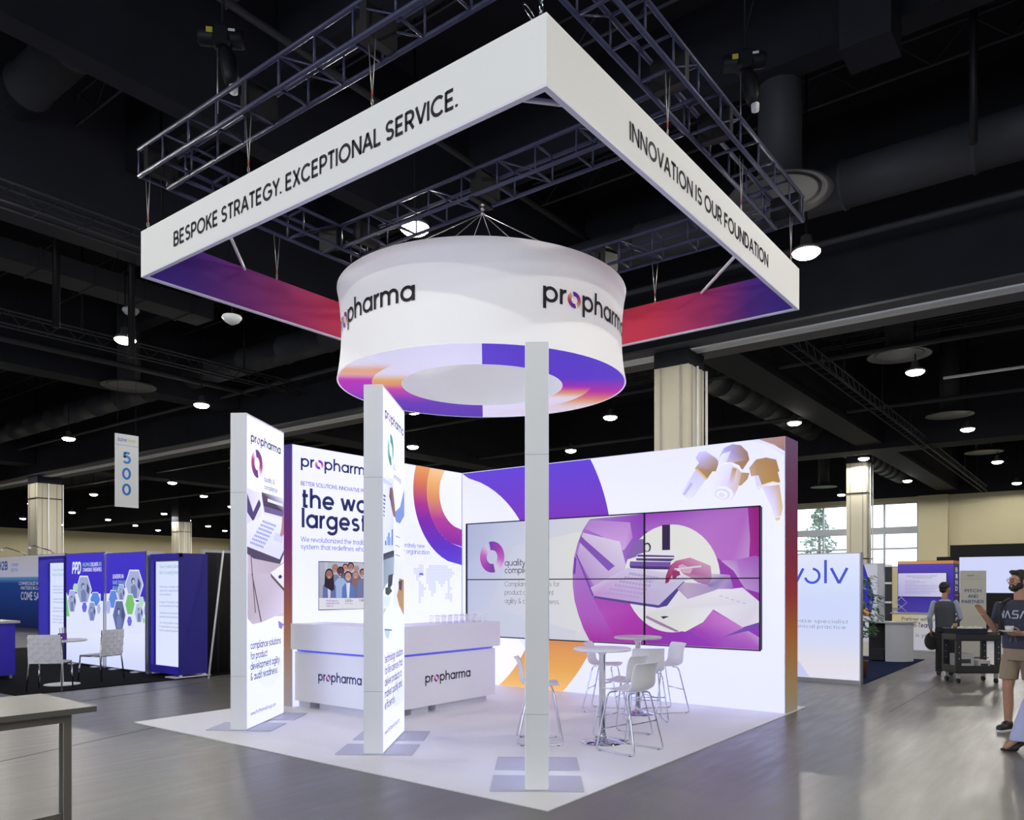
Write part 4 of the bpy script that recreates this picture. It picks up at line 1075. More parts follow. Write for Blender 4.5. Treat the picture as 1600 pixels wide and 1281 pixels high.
bcbedd|4395,1694 4413,1694 4413,1712 4395,1712
bcbedd|4540,1720 4558,1720 4558,1738 4540,1738
bcbedd|4540,1694 4558,1694 4558,1712 4540,1712
bcbedd|4569,1720 4587,1720 4587,1738 4569,1738
bcbedd|4569,1694 4587,1694 4587,1712 4569,1712
bcbedd|4598,1720 4616,1720 4616,1738 4598,1738
bcbedd|4598,1694 4616,1694 4616,1712 4598,1712
bcbedd|4627,1720 4645,1720 4645,1738 4627,1738
bcbedd|4627,1694 4645,1694 4645,1712 4627,1712
bcbedd|4656,1720 4674,1720 4674,1738 4656,1738
bcbedd|4656,1694 4674,1694 4674,1712 4656,1712
bcbedd|4685,1720 4703,1720 4703,1738 4685,1738
bcbedd|4685,1694 4703,1694 4703,1712 4685,1712
bcbedd|4714,1720 4732,1720 4732,1738 4714,1738
bcbedd|4714,1694 4732,1694 4732,1712 4714,1712
bcbedd|4743,1720 4761,1720 4761,1738 4743,1738
bcbedd|4743,1694 4761,1694 4761,1712 4743,1712
bcbedd|4830,1720 4848,1720 4848,1738 4830,1738
bcbedd|4830,1694 4848,1694 4848,1712 4830,1712
bcbedd|4859,1720 4877,1720 4877,1738 4859,1738
bcbedd|4859,1694 4877,1694 4877,1712 4859,1712
bcbedd|4888,1720 4906,1720 4906,1738 4888,1738
bcbedd|4888,1694 4906,1694 4906,1712 4888,1712
bcbedd|4917,1720 4935,1720 4935,1738 4917,1738
bcbedd|4917,1694 4935,1694 4935,1712 4917,1712
bcbedd|4946,1720 4964,1720 4964,1738 4946,1738
bcbedd|4946,1694 4964,1694 4964,1712 4946,1712
bcbedd|4975,1720 4993,1720 4993,1738 4975,1738
bcbedd|4975,1694 4993,1694 4993,1712 4975,1712
bcbedd|5062,1720 5080,1720 5080,1738 5062,1738
bcbedd|5062,1694 5080,1694 5080,1712 5062,1712
bcbedd|5091,1720 5109,1720 5109,1738 5091,1738
bcbedd|5091,1694 5109,1694 5109,1712 5091,1712
bcbedd|4366,1668 4384,1668 4384,1686 4366,1686
bcbedd|4366,1642 4384,1642 4384,1660 4366,1660
bcbedd|4395,1668 4413,1668 4413,1686 4395,1686
bcbedd|4395,1642 4413,1642 4413,1660 4395,1660
bcbedd|4424,1668 4442,1668 4442,1686 4424,1686
bcbedd|4424,1642 4442,1642 4442,1660 4424,1660
bcbedd|4453,1668 4471,1668 4471,1686 4453,1686
bcbedd|4453,1642 4471,1642 4471,1660 4453,1660
bcbedd|4598,1668 4616,1668 4616,1686 4598,1686
bcbedd|4598,1642 4616,1642 4616,1660 4598,1660
bcbedd|4627,1668 4645,1668 4645,1686 4627,1686
bcbedd|4627,1642 4645,1642 4645,1660 4627,1660
bcbedd|4656,1668 4674,1668 4674,1686 4656,1686
bcbedd|4656,1642 4674,1642 4674,1660 4656,1660
bcbedd|4685,1668 4703,1668 4703,1686 4685,1686
bcbedd|4685,1642 4703,1642 4703,1660 4685,1660
bcbedd|4714,1668 4732,1668 4732,1686 4714,1686
bcbedd|4714,1642 4732,1642 4732,1660 4714,1660
bcbedd|4743,1668 4761,1668 4761,1686 4743,1686
bcbedd|4743,1642 4761,1642 4761,1660 4743,1660
bcbedd|4888,1668 4906,1668 4906,1686 4888,1686
bcbedd|4888,1642 4906,1642 4906,1660 4888,1660
bcbedd|4917,1668 4935,1668 4935,1686 4917,1686
bcbedd|4917,1642 4935,1642 4935,1660 4917,1660
bcbedd|5062,1668 5080,1668 5080,1686 5062,1686
bcbedd|5062,1642 5080,1642 5080,1660 5062,1660
bcbedd|5091,1668 5109,1668 5109,1686 5091,1686
bcbedd|5091,1642 5109,1642 5109,1660 5091,1660
bcbedd|4366,1616 4384,1616 4384,1634 4366,1634
bcbedd|4366,1590 4384,1590 4384,1608 4366,1608
bcbedd|4395,1616 4413,1616 4413,1634 4395,1634
bcbedd|4395,1590 4413,1590 4413,1608 4395,1608
bcbedd|4424,1616 4442,1616 4442,1634 4424,1634
bcbedd|4424,1590 4442,1590 4442,1608 4424,1608
bcbedd|4453,1616 4471,1616 4471,1634 4453,1634
bcbedd|4453,1590 4471,1590 4471,1608 4453,1608
bcbedd|4482,1616 4500,1616 4500,1634 4482,1634
bcbedd|4482,1590 4500,1590 4500,1608 4482,1608
bcbedd|4511,1616 4529,1616 4529,1634 4511,1634
bcbedd|4511,1590 4529,1590 4529,1608 4511,1608
bcbedd|4598,1616 4616,1616 4616,1634 4598,1634
bcbedd|4598,1590 4616,1590 4616,1608 4598,1608
bcbedd|4627,1616 4645,1616 4645,1634 4627,1634
bcbedd|4627,1590 4645,1590 4645,1608 4627,1608
bcbedd|4656,1616 4674,1616 4674,1634 4656,1634
bcbedd|4656,1590 4674,1590 4674,1608 4656,1608
bcbedd|4685,1616 4703,1616 4703,1634 4685,1634
bcbedd|4685,1590 4703,1590 4703,1608 4685,1608
bcbedd|4714,1616 4732,1616 4732,1634 4714,1634
bcbedd|4714,1590 4732,1590 4732,1608 4714,1608
bcbedd|4743,1616 4761,1616 4761,1634 4743,1634
bcbedd|4743,1590 4761,1590 4761,1608 4743,1608
bcbedd|5062,1616 5080,1616 5080,1634 5062,1634
bcbedd|5062,1590 5080,1590 5080,1608 5062,1608
bcbedd|5091,1616 5109,1616 5109,1634 5091,1634
bcbedd|5091,1590 5109,1590 5109,1608 5091,1608
bcbedd|5120,1616 5138,1616 5138,1634 5120,1634
bcbedd|5120,1590 5138,1590 5138,1608 5120,1608
bcbedd|5149,1616 5167,1616 5167,1634 5149,1634
bcbedd|5149,1590 5167,1590 5167,1608 5149,1608
bcbedd|4366,1564 4384,1564 4384,1582 4366,1582
bcbedd|4366,1538 4384,1538 4384,1556 4366,1556
bcbedd|4395,1564 4413,1564 4413,1582 4395,1582
bcbedd|4395,1538 4413,1538 4413,1556 4395,1556
bcbedd|4424,1564 4442,1564 4442,1582 4424,1582
bcbedd|4424,1538 4442,1538 4442,1556 4424,1556
bcbedd|4453,1564 4471,1564 4471,1582 4453,1582
bcbedd|4453,1538 4471,1538 4471,1556 4453,1556
bcbedd|4656,1564 4674,1564 4674,1582 4656,1582
bcbedd|4656,1538 4674,1538 4674,1556 4656,1556
bcbedd|4685,1564 4703,1564 4703,1582 4685,1582
bcbedd|4685,1538 4703,1538 4703,1556 4685,1556
bcbedd|4714,1564 4732,1564 4732,1582 4714,1582
bcbedd|4714,1538 4732,1538 4732,1556 4714,1556
bcbedd|4743,1564 4761,1564 4761,1582 4743,1582
bcbedd|4743,1538 4761,1538 4761,1556 4743,1556
bcbedd|5062,1564 5080,1564 5080,1582 5062,1582
bcbedd|5062,1538 5080,1538 5080,1556 5062,1556
bcbedd|5091,1564 5109,1564 5109,1582 5091,1582
bcbedd|5091,1538 5109,1538 5109,1556 5091,1556
bcbedd|4366,1512 4384,1512 4384,1530 4366,1530
bcbedd|4366,1486 4384,1486 4384,1504 4366,1504
bcbedd|4395,1512 4413,1512 4413,1530 4395,1530
bcbedd|4395,1486 4413,1486 4413,1504 4395,1504
bcbedd|4424,1512 4442,1512 4442,1530 4424,1530
bcbedd|4424,1486 4442,1486 4442,1504 4424,1504
bcbedd|4453,1512 4471,1512 4471,1530 4453,1530
bcbedd|4453,1486 4471,1486 4471,1504 4453,1504
bcbedd|4656,1512 4674,1512 4674,1530 4656,1530
bcbedd|4656,1486 4674,1486 4674,1504 4656,1504
bcbedd|4685,1512 4703,1512 4703,1530 4685,1530
bcbedd|4685,1486 4703,1486 4703,1504 4685,1504
bcbedd|5004,1512 5022,1512 5022,1530 5004,1530
bcbedd|5004,1486 5022,1486 5022,1504 5004,1504
bcbedd|5033,1512 5051,1512 5051,1530 5033,1530
bcbedd|5033,1486 5051,1486 5051,1504 5033,1504
bcbedd|5062,1512 5080,1512 5080,1530 5062,1530
bcbedd|5062,1486 5080,1486 5080,1504 5062,1504
bcbedd|5091,1512 5109,1512 5109,1530 5091,1530
bcbedd|5091,1486 5109,1486 5109,1504 5091,1504
bcbedd|5120,1512 5138,1512 5138,1530 5120,1530
bcbedd|5120,1486 5138,1486 5138,1504 5120,1504
bcbedd|5149,1512 5167,1512 5167,1530 5149,1530
bcbedd|5149,1486 5167,1486 5167,1504 5149,1504
bcbedd|4366,1460 4384,1460 4384,1478 4366,1478
bcbedd|4366,1434 4384,1434 4384,1452 4366,1452
bcbedd|4395,1460 4413,1460 4413,1478 4395,1478
bcbedd|4395,1434 4413,1434 4413,1452 4395,1452
bcbedd|5004,1460 5022,1460 5022,1478 5004,1478
bcbedd|5004,1434 5022,1434 5022,1452 5004,1452
bcbedd|5033,1460 5051,1460 5051,1478 5033,1478
bcbedd|5033,1434 5051,1434 5051,1452 5033,1452
bcbedd|5062,1460 5080,1460 5080,1478 5062,1478
bcbedd|5062,1434 5080,1434 5080,1452 5062,1452
bcbedd|5091,1460 5109,1460 5109,1478 5091,1478
bcbedd|5091,1434 5109,1434 5109,1452 5091,1452
bcbedd|5120,1460 5138,1460 5138,1478 5120,1478
bcbedd|5120,1434 5138,1434 5138,1452 5120,1452
bcbedd|5149,1460 5167,1460 5167,1478 5149,1478
bcbedd|5149,1434 5167,1434 5167,1452 5149,1452
bcbedd|4366,1408 4384,1408 4384,1426 4366,1426
bcbedd|4366,1382 4384,1382 4384,1400 4366,1400
bcbedd|4395,1408 4413,1408 4413,1426 4395,1426
bcbedd|4395,1382 4413,1382 4413,1400 4395,1400
bcbedd|5120,1408 5138,1408 5138,1426 5120,1426
bcbedd|5120,1382 5138,1382 5138,1400 5120,1400
bcbedd|5149,1408 5167,1408 5167,1426 5149,1426
bcbedd|5149,1382 5167,1382 5167,1400 5149,1400'''
for k_ in list(GFX):
    L_ = []
    for row in GFX[k_].split('\n'):
        c_, p_ = row.split('|'); P_ = [tuple(float(x) / 1000 for x in q.split(',')) for q in p_.split()]
        L_.append((P_, c_.split('/') if '/' in c_ else c_))
    GFX[k_] = L_
# ================================================================ THE HALL
def concrete_mat():
    m = bpy.data.materials.new('polished_concrete'); m.use_nodes = True
    nt = m.node_tree; b = nt.nodes['Principled BSDF']
    tc = nt.nodes.new('ShaderNodeTexCoord')
    mp = nt.nodes.new('ShaderNodeMapping'); mp.inputs['Rotation'].default_value = (0, 0, 0.9)
    mp.inputs['Scale'].default_value = (0.5, 5.0, 1)
    n1 = nt.nodes.new('ShaderNodeTexNoise'); n1.inputs['Scale'].default_value = 0.9; n1.inputs['Detail'].default_value = 9; n1.inputs['Roughness'].default_value = 0.62
    n2 = nt.nodes.new('ShaderNodeTexNoise'); n2.inputs['Scale'].default_value = 2.4; n2.inputs['Detail'].default_value = 4; n2.inputs['Roughness'].default_value = 0.55
    cr = nt.nodes.new('ShaderNodeValToRGB')
    cr.color_ramp.elements[0].position = 0.3; cr.color_ramp.elements[0].color = (0.105, 0.104, 0.102, 1)
    cr.color_ramp.elements[1].position = 0.72; cr.color_ramp.elements[1].color = (0.195, 0.182, 0.158, 1)
    mx = nt.nodes.new('ShaderNodeMath'); mx.operation = 'ADD'
    hf = nt.nodes.new('ShaderNodeMath'); hf.operation = 'MULTIPLY'; hf.inputs[1].default_value = 0.5
    rr = nt.nodes.new('ShaderNodeMapRange'); rr.inputs['From Min'].default_value = 0.3; rr.inputs['From Max'].default_value = 0.7
    rr.inputs['To Min'].default_value = 0.28; rr.inputs['To Max'].default_value = 0.42
    bp = nt.nodes.new('ShaderNodeBump'); bp.inputs['Strength'].default_value = 0.02; bp.inputs['Distance'].default_value = 0.01
    L = nt.links.new
    L(tc.outputs['Object'], n1.inputs['Vector']); L(tc.outputs['Object'], mp.inputs['Vector']); L(mp.outputs['Vector'], n2.inputs['Vector'])
    L(n1.outputs['Fac'], mx.inputs[0]); L(n2.outputs['Fac'], mx.inputs[1]); L(mx.outputs[0], hf.inputs[0]); L(hf.outputs[0], cr.inputs[0])
    L(cr.outputs[0], b.inputs['Base Color']); L(n2.outputs['Fac'], rr.inputs['Value']); L(rr.outputs[0], b.inputs['Roughness'])
    L(n2.outputs['Fac'], bp.inputs['Height']); L(bp.outputs['Normal'], b.inputs['Normal'])
    b.inputs['Specular IOR Level'].default_value = 0.45
    return m

CONC = concrete_mat()
BLACK = mat('black_paint', (0.022, 0.023, 0.031), 0.8, noise=.3, nscale=1.5, spec=.2)
DARK = mat('dark_soffit', (0.044, 0.045, 0.058), 0.7, spec=.2, noise=.15, nscale=1.0)
DUCT = mat('duct_paint', (0.052, 0.053, 0.063), 0.6, spec=.3, noise=.15, nscale=2.0)
CREAM = mat('cream_wall', 'cfc6a4', 0.8, noise=.05, nscale=.6)
STEEL = mat('grey_track', (0.92, 0.93, 0.97), 0.5)
WHITE = mat('white_fabric', (0.86, 0.86, 0.86), 0.7, noise=.02, nscale=3)
WHITEG = mat('white_laminate', (0.86, 0.86, 0.90), 0.35)
CHROME = mat('chrome', (0.78, 0.79, 0.82), 0.12, metal=1.0)
ALU = mat('brushed_aluminium', (0.62, 0.63, 0.68), 0.35, metal=.9)
BLK = mat('black_metal', (0.010, 0.010, 0.012), 0.5, spec=.25)
TRUSS = mat('truss_black', (0.045, 0.050, 0.105), 0.45, spec=.3)
WIRE = mat('steel_cable', (0.45, 0.44, 0.42), 0.4, metal=.8)
RED = mat('red_tape', (0.6, 0.03, 0.03), 0.5)

struct('floor', MB().bb(-22, 57.2, -32, 93.2, -0.2, 0), CONC)
struct('ceiling', MB().bb(-22, 57.2, -32, 93.2, 12.0, 12.2), BLACK)
struct('wall_left', MB().bb(-22, 57, 93, 93.3, 0, 7.95), CREAM)
struct('wall_left_upper', MB().bb(-22, 57, 93, 93.3, 7.95, 12), BLACK).name = 'trim_1'
w = MB().bb(57, 57.3, -32, 7.5, 0, 7.95).bb(57, 57.3, 11.1, 11.8, 0, 7.95).bb(57, 57.3, 21, 93, 0, 7.95)
w.bb(57, 57.3, 7.5, 11.1, 0, 2.9).bb(57, 57.3, 11.8, 21, 0, 2.9).bb(57, 57.3, 7.5, 11.1, 7.6, 7.95).bb(57, 57.3, 11.8, 21, 7.6, 7.95)
w.bb(56.6, 57, 5.6, 7.45, 0, 7.95)
struct('wall_back', w, CREAM)
struct('trim_2', MB().bb(57, 57.3, -32, 93, 7.95, 12), BLACK)
struct('wall_right', MB().bb(-22, 57, -32.3, -32, 0, 12), mat('grey_wall', (0.25, 0.24, 0.22), .8))
struct('wall_front', MB().bb(-22.3, -22, -32, -20, 0, 12).bb(-22.3, -22, 8, 93, 0, 12).bb(-22.3, -22, -20, 8, 0, .8).bb(-22.3, -22, -20, 8, 8.6, 12), mat('grey_wall', (0.25, 0.24, 0.22), .8))
f = MB()  # window bay added behind the camera, lets cool daylight onto the white surfaces
for z in (.8, 3.4, 6.0, 8.5): f.bb(-22.2, -22.05, -20, 8, z, z + .1)
for k in range(8): f.bb(-22.2, -22.05, -20 + k * 3.99, -19.93 + k * 3.99, .8, 8.6)
struct('window_3', f, mat('window_frame_grey', (0.35, 0.38, 0.42), .5))
FRM = mat('window_frame_grey', (0.35, 0.38, 0.42), .5)
GLASS = mat('window_glass', (0.9, 0.95, 1), .02, alpha=.10)
for k, (y0, y1, ms) in enumerate(((7.5, 11.1, (9.75,)), (11.8, 21.0, (14.05, 17.4)))):
    f = MB()
    for z0, z1 in ((2.9, 3.0), (4.22, 4.34), (5.35, 5.85), (7.5, 7.6)): f.bb(57.02, 57.2, y0, y1, z0, z1)
    for y in (y0 + .05, *ms, y1 - .05): f.bb(57.0, 57.22, y - .06, y + .06, 2.9, 7.6)
    fo = struct('window_%d' % (k + 1), f, FRM)
    pane = MB().bb(57.1, 57.12, y0 + .1, y1 - .1, 3.0, 7.5).build('pane', GLASS, fo)

# long structural beam with the airwall track, running across the hall
struct('trim_3', MB().bb(13.25, 14.85, -32, 93, 7.72, 12), BLACK)
struct('trim_4', MB().bb(13.25, 14.85, -32, 93, 7.66, 7.715), mat('soffit_grey', (0.085, 0.085, 0.095), .6, noise=.1, nscale=1))
struct('trim_5', MB().bb(13.72, 13.90, -32, 93, 7.62, 7.66).bb(13.94, 14.12, -32, 93, 7.62, 7.66), STEEL)
# beams crossing the other way
for k, (y0, y1, z0, m_) in enumerate(((7.95, 8.35, 9.0, BLACK), (13.2, 14.4, 9.0, DARK), (24.0, 25.0, 8.6, BLACK), (-3.6, -2.8, 9.4, DARK), (43, 44.5, 8.2, BLACK))):
    struct('trim_%d' % (6 + k), MB().bb(-22, 13.2, y0, y1, z0, 12), m_)
for k, (y0, y1) in enumerate(((5.0, 6.2), (24.0, 25.4), (43, 44.4))):
    struct('trim_%d' % (11 + k), MB().bb(14.9, 57, y0, y1, 8.2, 12), BLACK)
struct('trim_14', MB().bb(34.5, 36, -32, 93, 8.0, 12), BLACK)
struct('trim_15', MB().bb(-1.2, -0.6, -3, 7.9, 10.2, 12).bb(3.4, 3.9, -32, 24, 10.4, 12).bb(8.4, 8.9, -32, 24, 10.4, 12), BLACK)
# joints cut in the concrete
def floor_line(n, a, b, wd, m_):
    a = Vector((*a, 0)); b = Vector((*b, 0)); d = (b - a).normalized(); s_ = Vector((-d.y, d.x, 0)) * wd / 2
    mb = MB().add([a + s_ + Vector((0, 0, .0015)), a - s_ + Vector((0, 0, .0015)), b - s_ + Vector((0, 0, .0015)), b + s_ + Vector((0, 0, .0015))], [(0, 1, 2, 3)])
    struct('trim_%d' % n, mb, m_)
JNT = mat('joint_filler', (0.035, 0.035, 0.04), .6)
floor_line(16, (-2.85, 4.73), (0.02, 5.62), .03, JNT)
floor_line(17, (-1.2, 8.0), (2.6, 9.0), .035, JNT)
floor_line(18, (6.4, -1.0), (13.0, -1.02), .012, JNT)

# cream columns under the beam
CONCR = mat('column_cream', 'd6d0bc', 0.75, noise=.04, nscale=1.2)
def column(x, y, ztop, label, s=.95, zblack=8.2, straps=(3.0, 6.4)):
    t = thing('column', label, 'column', (x, y, 0), 0, 'square cream columns')
    MB().bb(-s / 2, s / 2, -s / 2, s / 2, 0, ztop).build('shaft', CONCR, t)
    MB().bb(-s / 2 - .004, s / 2 + .004, -s / 2 - .004, s / 2 + .004, ztop, zblack).build('black_top', BLACK, t, label='upper shaft painted black')
    g = MB()
    for q in (-.3, .3):
        g.bb(q * s - .02, q * s + .02, -s / 2 - .03, -s / 2, 0, ztop)
        g.bb(-s / 2 - .03, -s / 2, q * s - .02, q * s + .02, 0, ztop)
    g.build('corner_strip', mat('strip_grey', (0.45, 0.43, 0.38), .6), t)
    MB().tube([(s / 2 + .05, -s / 2 - .05, 0), (s / 2 + .05, -s / 2 - .05, ztop)], .035).tube([(-.08, -s / 2 - .07, 0), (-.08, -s / 2 - .07, ztop)], .03).build('conduit', STEEL, t, label='grey vertical conduit')
    b_ = MB()
    for z in straps:
        b_.bb(-s / 2 - .05, s / 2 + .05, -s / 2 - .06, -s / 2 - .03, z, z + .05).bb(-s / 2 - .06, -s / 2 - .03, -s / 2 - .05, s / 2 + .05, z, z + .05)
    b_.build('strap', BLK, t)
column(14.05, 5.6, 7.25, 'square cream column rising behind the video wall to the long beam', zblack=7.64, straps=(3.0,))
column(14.05, 24.7, 7.2, 'square cream column mostly hidden behind the quality banner tower', zblack=7.64)
column(14.05, 43.9, 7.25, 'square cream column with conduits at far left above the blue booths', s=1.25, zblack=7.64)
column(38.9, 7.15, 8.0, 'square cream column standing between the two bright windows', s=1.0, zblack=12)
column(33.2, 63.4, 7.3, 'distant cream column left of the white banner towers near the far wall', s=1.15, zblack=12)

# ducts
def duct_y(name, x, z, r, y0, y1, label, step=1.5):
    t = thing(name, label, 'duct', (x, y0, z), 0)
    L = y1 - y0; pts = []; rs = []; k = step
    while k < L:
        for o, q in ((-.04, 0), (-.03, .03), (.03, .03), (.04, 0)): pts.append((0, k + o, 0)); rs.append(r + q)
        k += step
    MB().tube([(0, 0, 0)] + pts + [(0, L, 0)], [r] + rs + [r], n=20).build('duct_run', DUCT, t)
    k = step * 3
    while k < min(L, 60):
        MB().tube([(0, k, r - .02), (0, k, 11.98 - z)], .012, n=5).build('hanger_rod', BLK, t); k += step * 3
    return t
duct_y('air_duct', 11.25, 9.45, .44, -30, 90, 'large round black duct running beside the long ceiling beam', 2.2)
duct_y('air_duct', 1.3, 10.9, .40, 9, 60, 'round black duct high at upper left above the aisle', 1.8)
t = thing('air_duct', 'round dark duct running away to the right beyond the long beam', 'duct', (15.2, 8.3, 9.3))
pts = []; rs = []
for k in range(1, 24):
    for o, q in ((-.04, 0), (-.03, .04), (.03, .04), (.04, 0)): pts.append((k * 1.6 + o, 0, 0)); rs.append(.55 + q)
MB().tube([(0, 0, 0)] + pts + [(40, 0, 0)], [.55] + rs + [.55], n=20).build('duct_run', DUCT, t)
t = thing('air_duct', 'flat rectangular duct crossing the ceiling at left above the aisle sign', 'duct', (5, 18.0, 9.6))
m = MB().bb(-10, 3.4, 0, .9, 0, .5)
for k in range(10): m.bb(-9.5 + k * 1.35, -9.45 + k * 1.35, -.03, .93, -.03, .53)
m.build('duct_run', DUCT, t)
t = thing('air_duct', 'boxy black duct dropping behind the right ceiling truss', 'duct', (7.6, -.5, 9.5))
MB().bb(-.35, .35, -.35, .35, 0, 1.3).build('duct_run', BLACK, t)

def diffuser(x, y, z, label, r=.88):
    t = thing('ceiling_diffuser', label, 'air diffuser', (x, y, z), 0, 'round ceiling air diffusers')
    mb = MB()
    for i, (a, b, zz) in enumerate(((r, r * .86, 0), (r * .78, r * .62, .03), (r * .55, r * .42, .06), (r * .34, .05, .08))):
        mb.lathe([(b, zz + .05), (a, zz), (a, zz + .012), (b, zz + .062)], n=28)
    mb.build('louvre_ring', mat('diffuser_grey', (0.09, 0.09, 0.10), .5), t)
    MB().lathe([(r * .42, .06), (r * .42, 12 - z)], n=20).build('drop_duct', DUCT, t)
diffuser(8.62, 23.56, 8.5, 'round grey diffuser above the hanging 500 aisle sign')
diffuser(20.79, 1.69, 8.5, 'round grey diffuser just behind a bright lamp at right')
diffuser(9.0, 1.3, 8.5, 'round grey diffuser largest and nearest, behind the right truss corner')
diffuser(31.0, 1.82, 8.5, 'round grey diffuser second along the right-hand lamp row')
diffuser(42.1, 1.86, 8.5, 'small round grey diffuser third along the right-hand lamp row')
diffuser(52, 12.6, 8.5, 'small distant round diffuser over the evergreen window')

# service runs
def cable_tray(y, z, x0, x1, label, along='x'):
    t = thing('cable_tray', label, 'cable tray', ((x0, y, z) if along == 'x' else (y, x0, z)))
    L = x1 - x0
    mb = MB(); br = MB()
    def P(a, b, c): return (a, b, c) if along == 'x' else (b, a, c)
    for b_, c_ in ((0, 0), (.3, 0), (0, .35), (.3, .35)): mb.tube([P(0, b_, c_), P(L, b_, c_)], .028, n=6)
    k = 0
    while k < L - .5:
        br.tube([P(k, 0, 0), P(k + .35, 0, .35), P(k + .7, 0, 0)], .014, n=4, cap=False)
        br.tube([P(k, 0, 0), P(k, .3, 0)], .014, n=4); k += .7
    mb.build('rail', DUCT, t); br.build('lacing', DUCT, t)
    h = MB(); k = 1.0
    while k < L: h.tube([P(k, .15, .35), P(k, .15, 12 - z)], .03, n=6); k += 5.2
    h.build('hanger_rod', BLK, t)
cable_tray(11.6, 8.2, -8, 13, 'black open-web tray across the ceiling at left under the dark beams')
cable_tray(19.6, 8.5, -6, 13, 'second black open-web tray farther back at left')
cable_tray(3.2, 7.9, 15, 56, 'black open-web tray running away beyond the beam at right')
cable_tray(17.2, 10.2, -20, 60, 'black open-web tray crossing beyond the beam', along='y')
cable_tray(24.5, 10.2, -10, 60, 'distant black tray crossing far above the back booths', along='y')
def pipe(pts, r, label, m_=DUCT):
    return props(MB().tube(pts, r, n=8).build('ceiling_pipe', m_), label, 'pipe', 'pipes and poles under the ceiling')
pipe([(3.17, 15.98, 11.99), (3.17, 15.98, 7.6)], .09, 'black vertical hanger pole nearest the left edge', BLK)
pipe([(4.22, 14.6, 12), (4.22, 14.6, 6.9)], .08, 'black vertical hanger pole left of the hanging frame', BLK)
pipe([(-14, 6.6, 9.9), (13, 6.6, 9.9)], .06, 'thin black pipe running above the hanging frame')
pipe([(16, -25, 8.6), (16, 60, 8.6)], .05, 'thin pipe parallel to the long beam on its far side')
pipe([(20, -25, 8.55), (20, 60, 8.55)], .08, 'thicker pipe beyond the long beam')
pipe([(28, -25, 8.55), (28, 70, 8.55)], .08, 'distant pipe crossing over the back booths')
pipe([(24, 1.0, 8.4), (24, -2.2, 8.4), (24, -2.2, 9.4)], .05, 'white bent sprinkler pipe at upper right', STEEL)
pipe([(-6, 22.5, 8.9), (13, 22.5, 8.9)], .1, 'thin black pipe over the aisle sign')
pipe([(12.4, -25, 8.9), (12.4, 60, 8.9)], .07, 'thin black pipe just in front of the long beam')
pipe([(9.4, -1.6, 12), (9.4, -1.6, 8.6)], .06, 'black vertical pole above the right bright lamp', BLK)
jo = thing('ceiling_joists', 'row of slim black steel joists under the ceiling deck', 'joists', (0, 0, 10.9))
for k in range(9):
    mb = MB(); x = -6 + k * 2.1
    mb.tube([(x, -20, 0), (x, 60, 0)], .03, n=5).tube([(x, -20, .6), (x, 60, .6)], .03, n=5)
    for q in range(66): mb.tube([(x, -20 + q * 1.2, 0), (x, -19.4 + q * 1.2, .6), (x, -18.8 + q * 1.2, 0)], .014, n=4, cap=False)
    mb.build('joist', DUCT, jo)

# ---------------------------------------------------------------- high-bay lamps on their grid
LENS = mat('lamp_lens', (1, 1, 1), .5, emit=(1.0, 0.97, 0.86), strength=30.0)
GREYM = mat('lamp_housing', (0.22, 0.22, 0.22), .4, metal=.6)
NEAR_LABEL = {(0, 1): 'bright round ceiling lamp shining just above the rim of the white drum sign',
              (1, 0): 'largest bright round lamp to the right of the hanging frame corner',
              (0, 3): 'bright round lamp hanging left of the frame, below the white smoke detector',
              (1, 4): 'bright round lamp above the first banner tower',
              (1, 6): 'bright round lamp just left of the 500 aisle sign',
              (2, 3): 'round lamp peeking out under the drum beside the middle tower',
              (3, 0): 'bright round lamp just below a round diffuser at right',
              (3, 2): 'round lamp right of the drum, above the video wall',
              (4, 1): 'round lamp above the right end of the video wall',
              (5, 0): 'round lamp right of the far cream column top'}
lamp0 = None
for i in range(-3, 11):
    for j in range(-5, 17):
        if (i + j) % 2 == 0: continue
        x = 5.24 + 5.27 * i if i < 5 else 5.24 + 5.33 * i
        y = 1.3 + 5.22 * j
        if (i, j) == (-1, 0): continue
        if x > 56 or y > 92 or x < -12 or y < -26: continue
        near = math.hypot(x - 2, y - 2) < 24
        dx, dy = x + 4.752, y + 3.297
        Z = dx * .794 + dy * .607; X_ = dx * .607 - dy * .794
        seen = Z > 1 and abs(X_ / Z) < .72 and (6.3 / Z) < .78
        if not (near or seen): continue
        lab = NEAR_LABEL.get((i, j))
        if lab is None:
            lab = 'small round ceiling lamp, one of the many glowing in the distance' if Z > 24 else 'round high-bay ceiling lamp over the hall outside the picture'
        if lamp0 is None:
            l = thing('ceiling_lamp', lab, 'lamp', (x, y, 8.0), 0, 'round high-bay lamps under the ceiling')
            MB().lathe([(.22, .0), (.25, .02), (.24, .10), (.12, .16), (.10, .32), (.03, .36)], n=20).build('housing', GREYM, l)
            MB().lathe([(.0, -.09), (.10, -.085), (.19, -.06), (.25, -.01), (.26, .02)], n=20).build('lens', LENS, l)
            MB().tube([(0, 0, .34), (0, 0, .6), (.03, 0, .66), (0, 0, .72), (0, 0, 4.0)], .02, n=6).build('drop_rod', BLK, l)
            lamp0 = l
        else:
            l = lamp0.copy(); COL.objects.link(l); l.location = (x, y, 8.0); l['label'] = lab
            for ch in [c for c in lamp0.children if c.type == 'MESH']:
                c = ch.copy(); COL.objects.link(c); c.parent = l
        if near or seen:
            ld = bpy.data.lights.new('lamp_light', 'SPOT')
            ld.energy = LAMP_W; ld.color = LAMP_COLOR
            ld.spot_size = math.radians(176); ld.spot_blend = .12; ld.shadow_soft_size = .12
            lo = bpy.data.objects.new('lamp_light', ld); COL.objects.link(lo)
            lo.parent = l; lo.location = (0, 0, -.05)

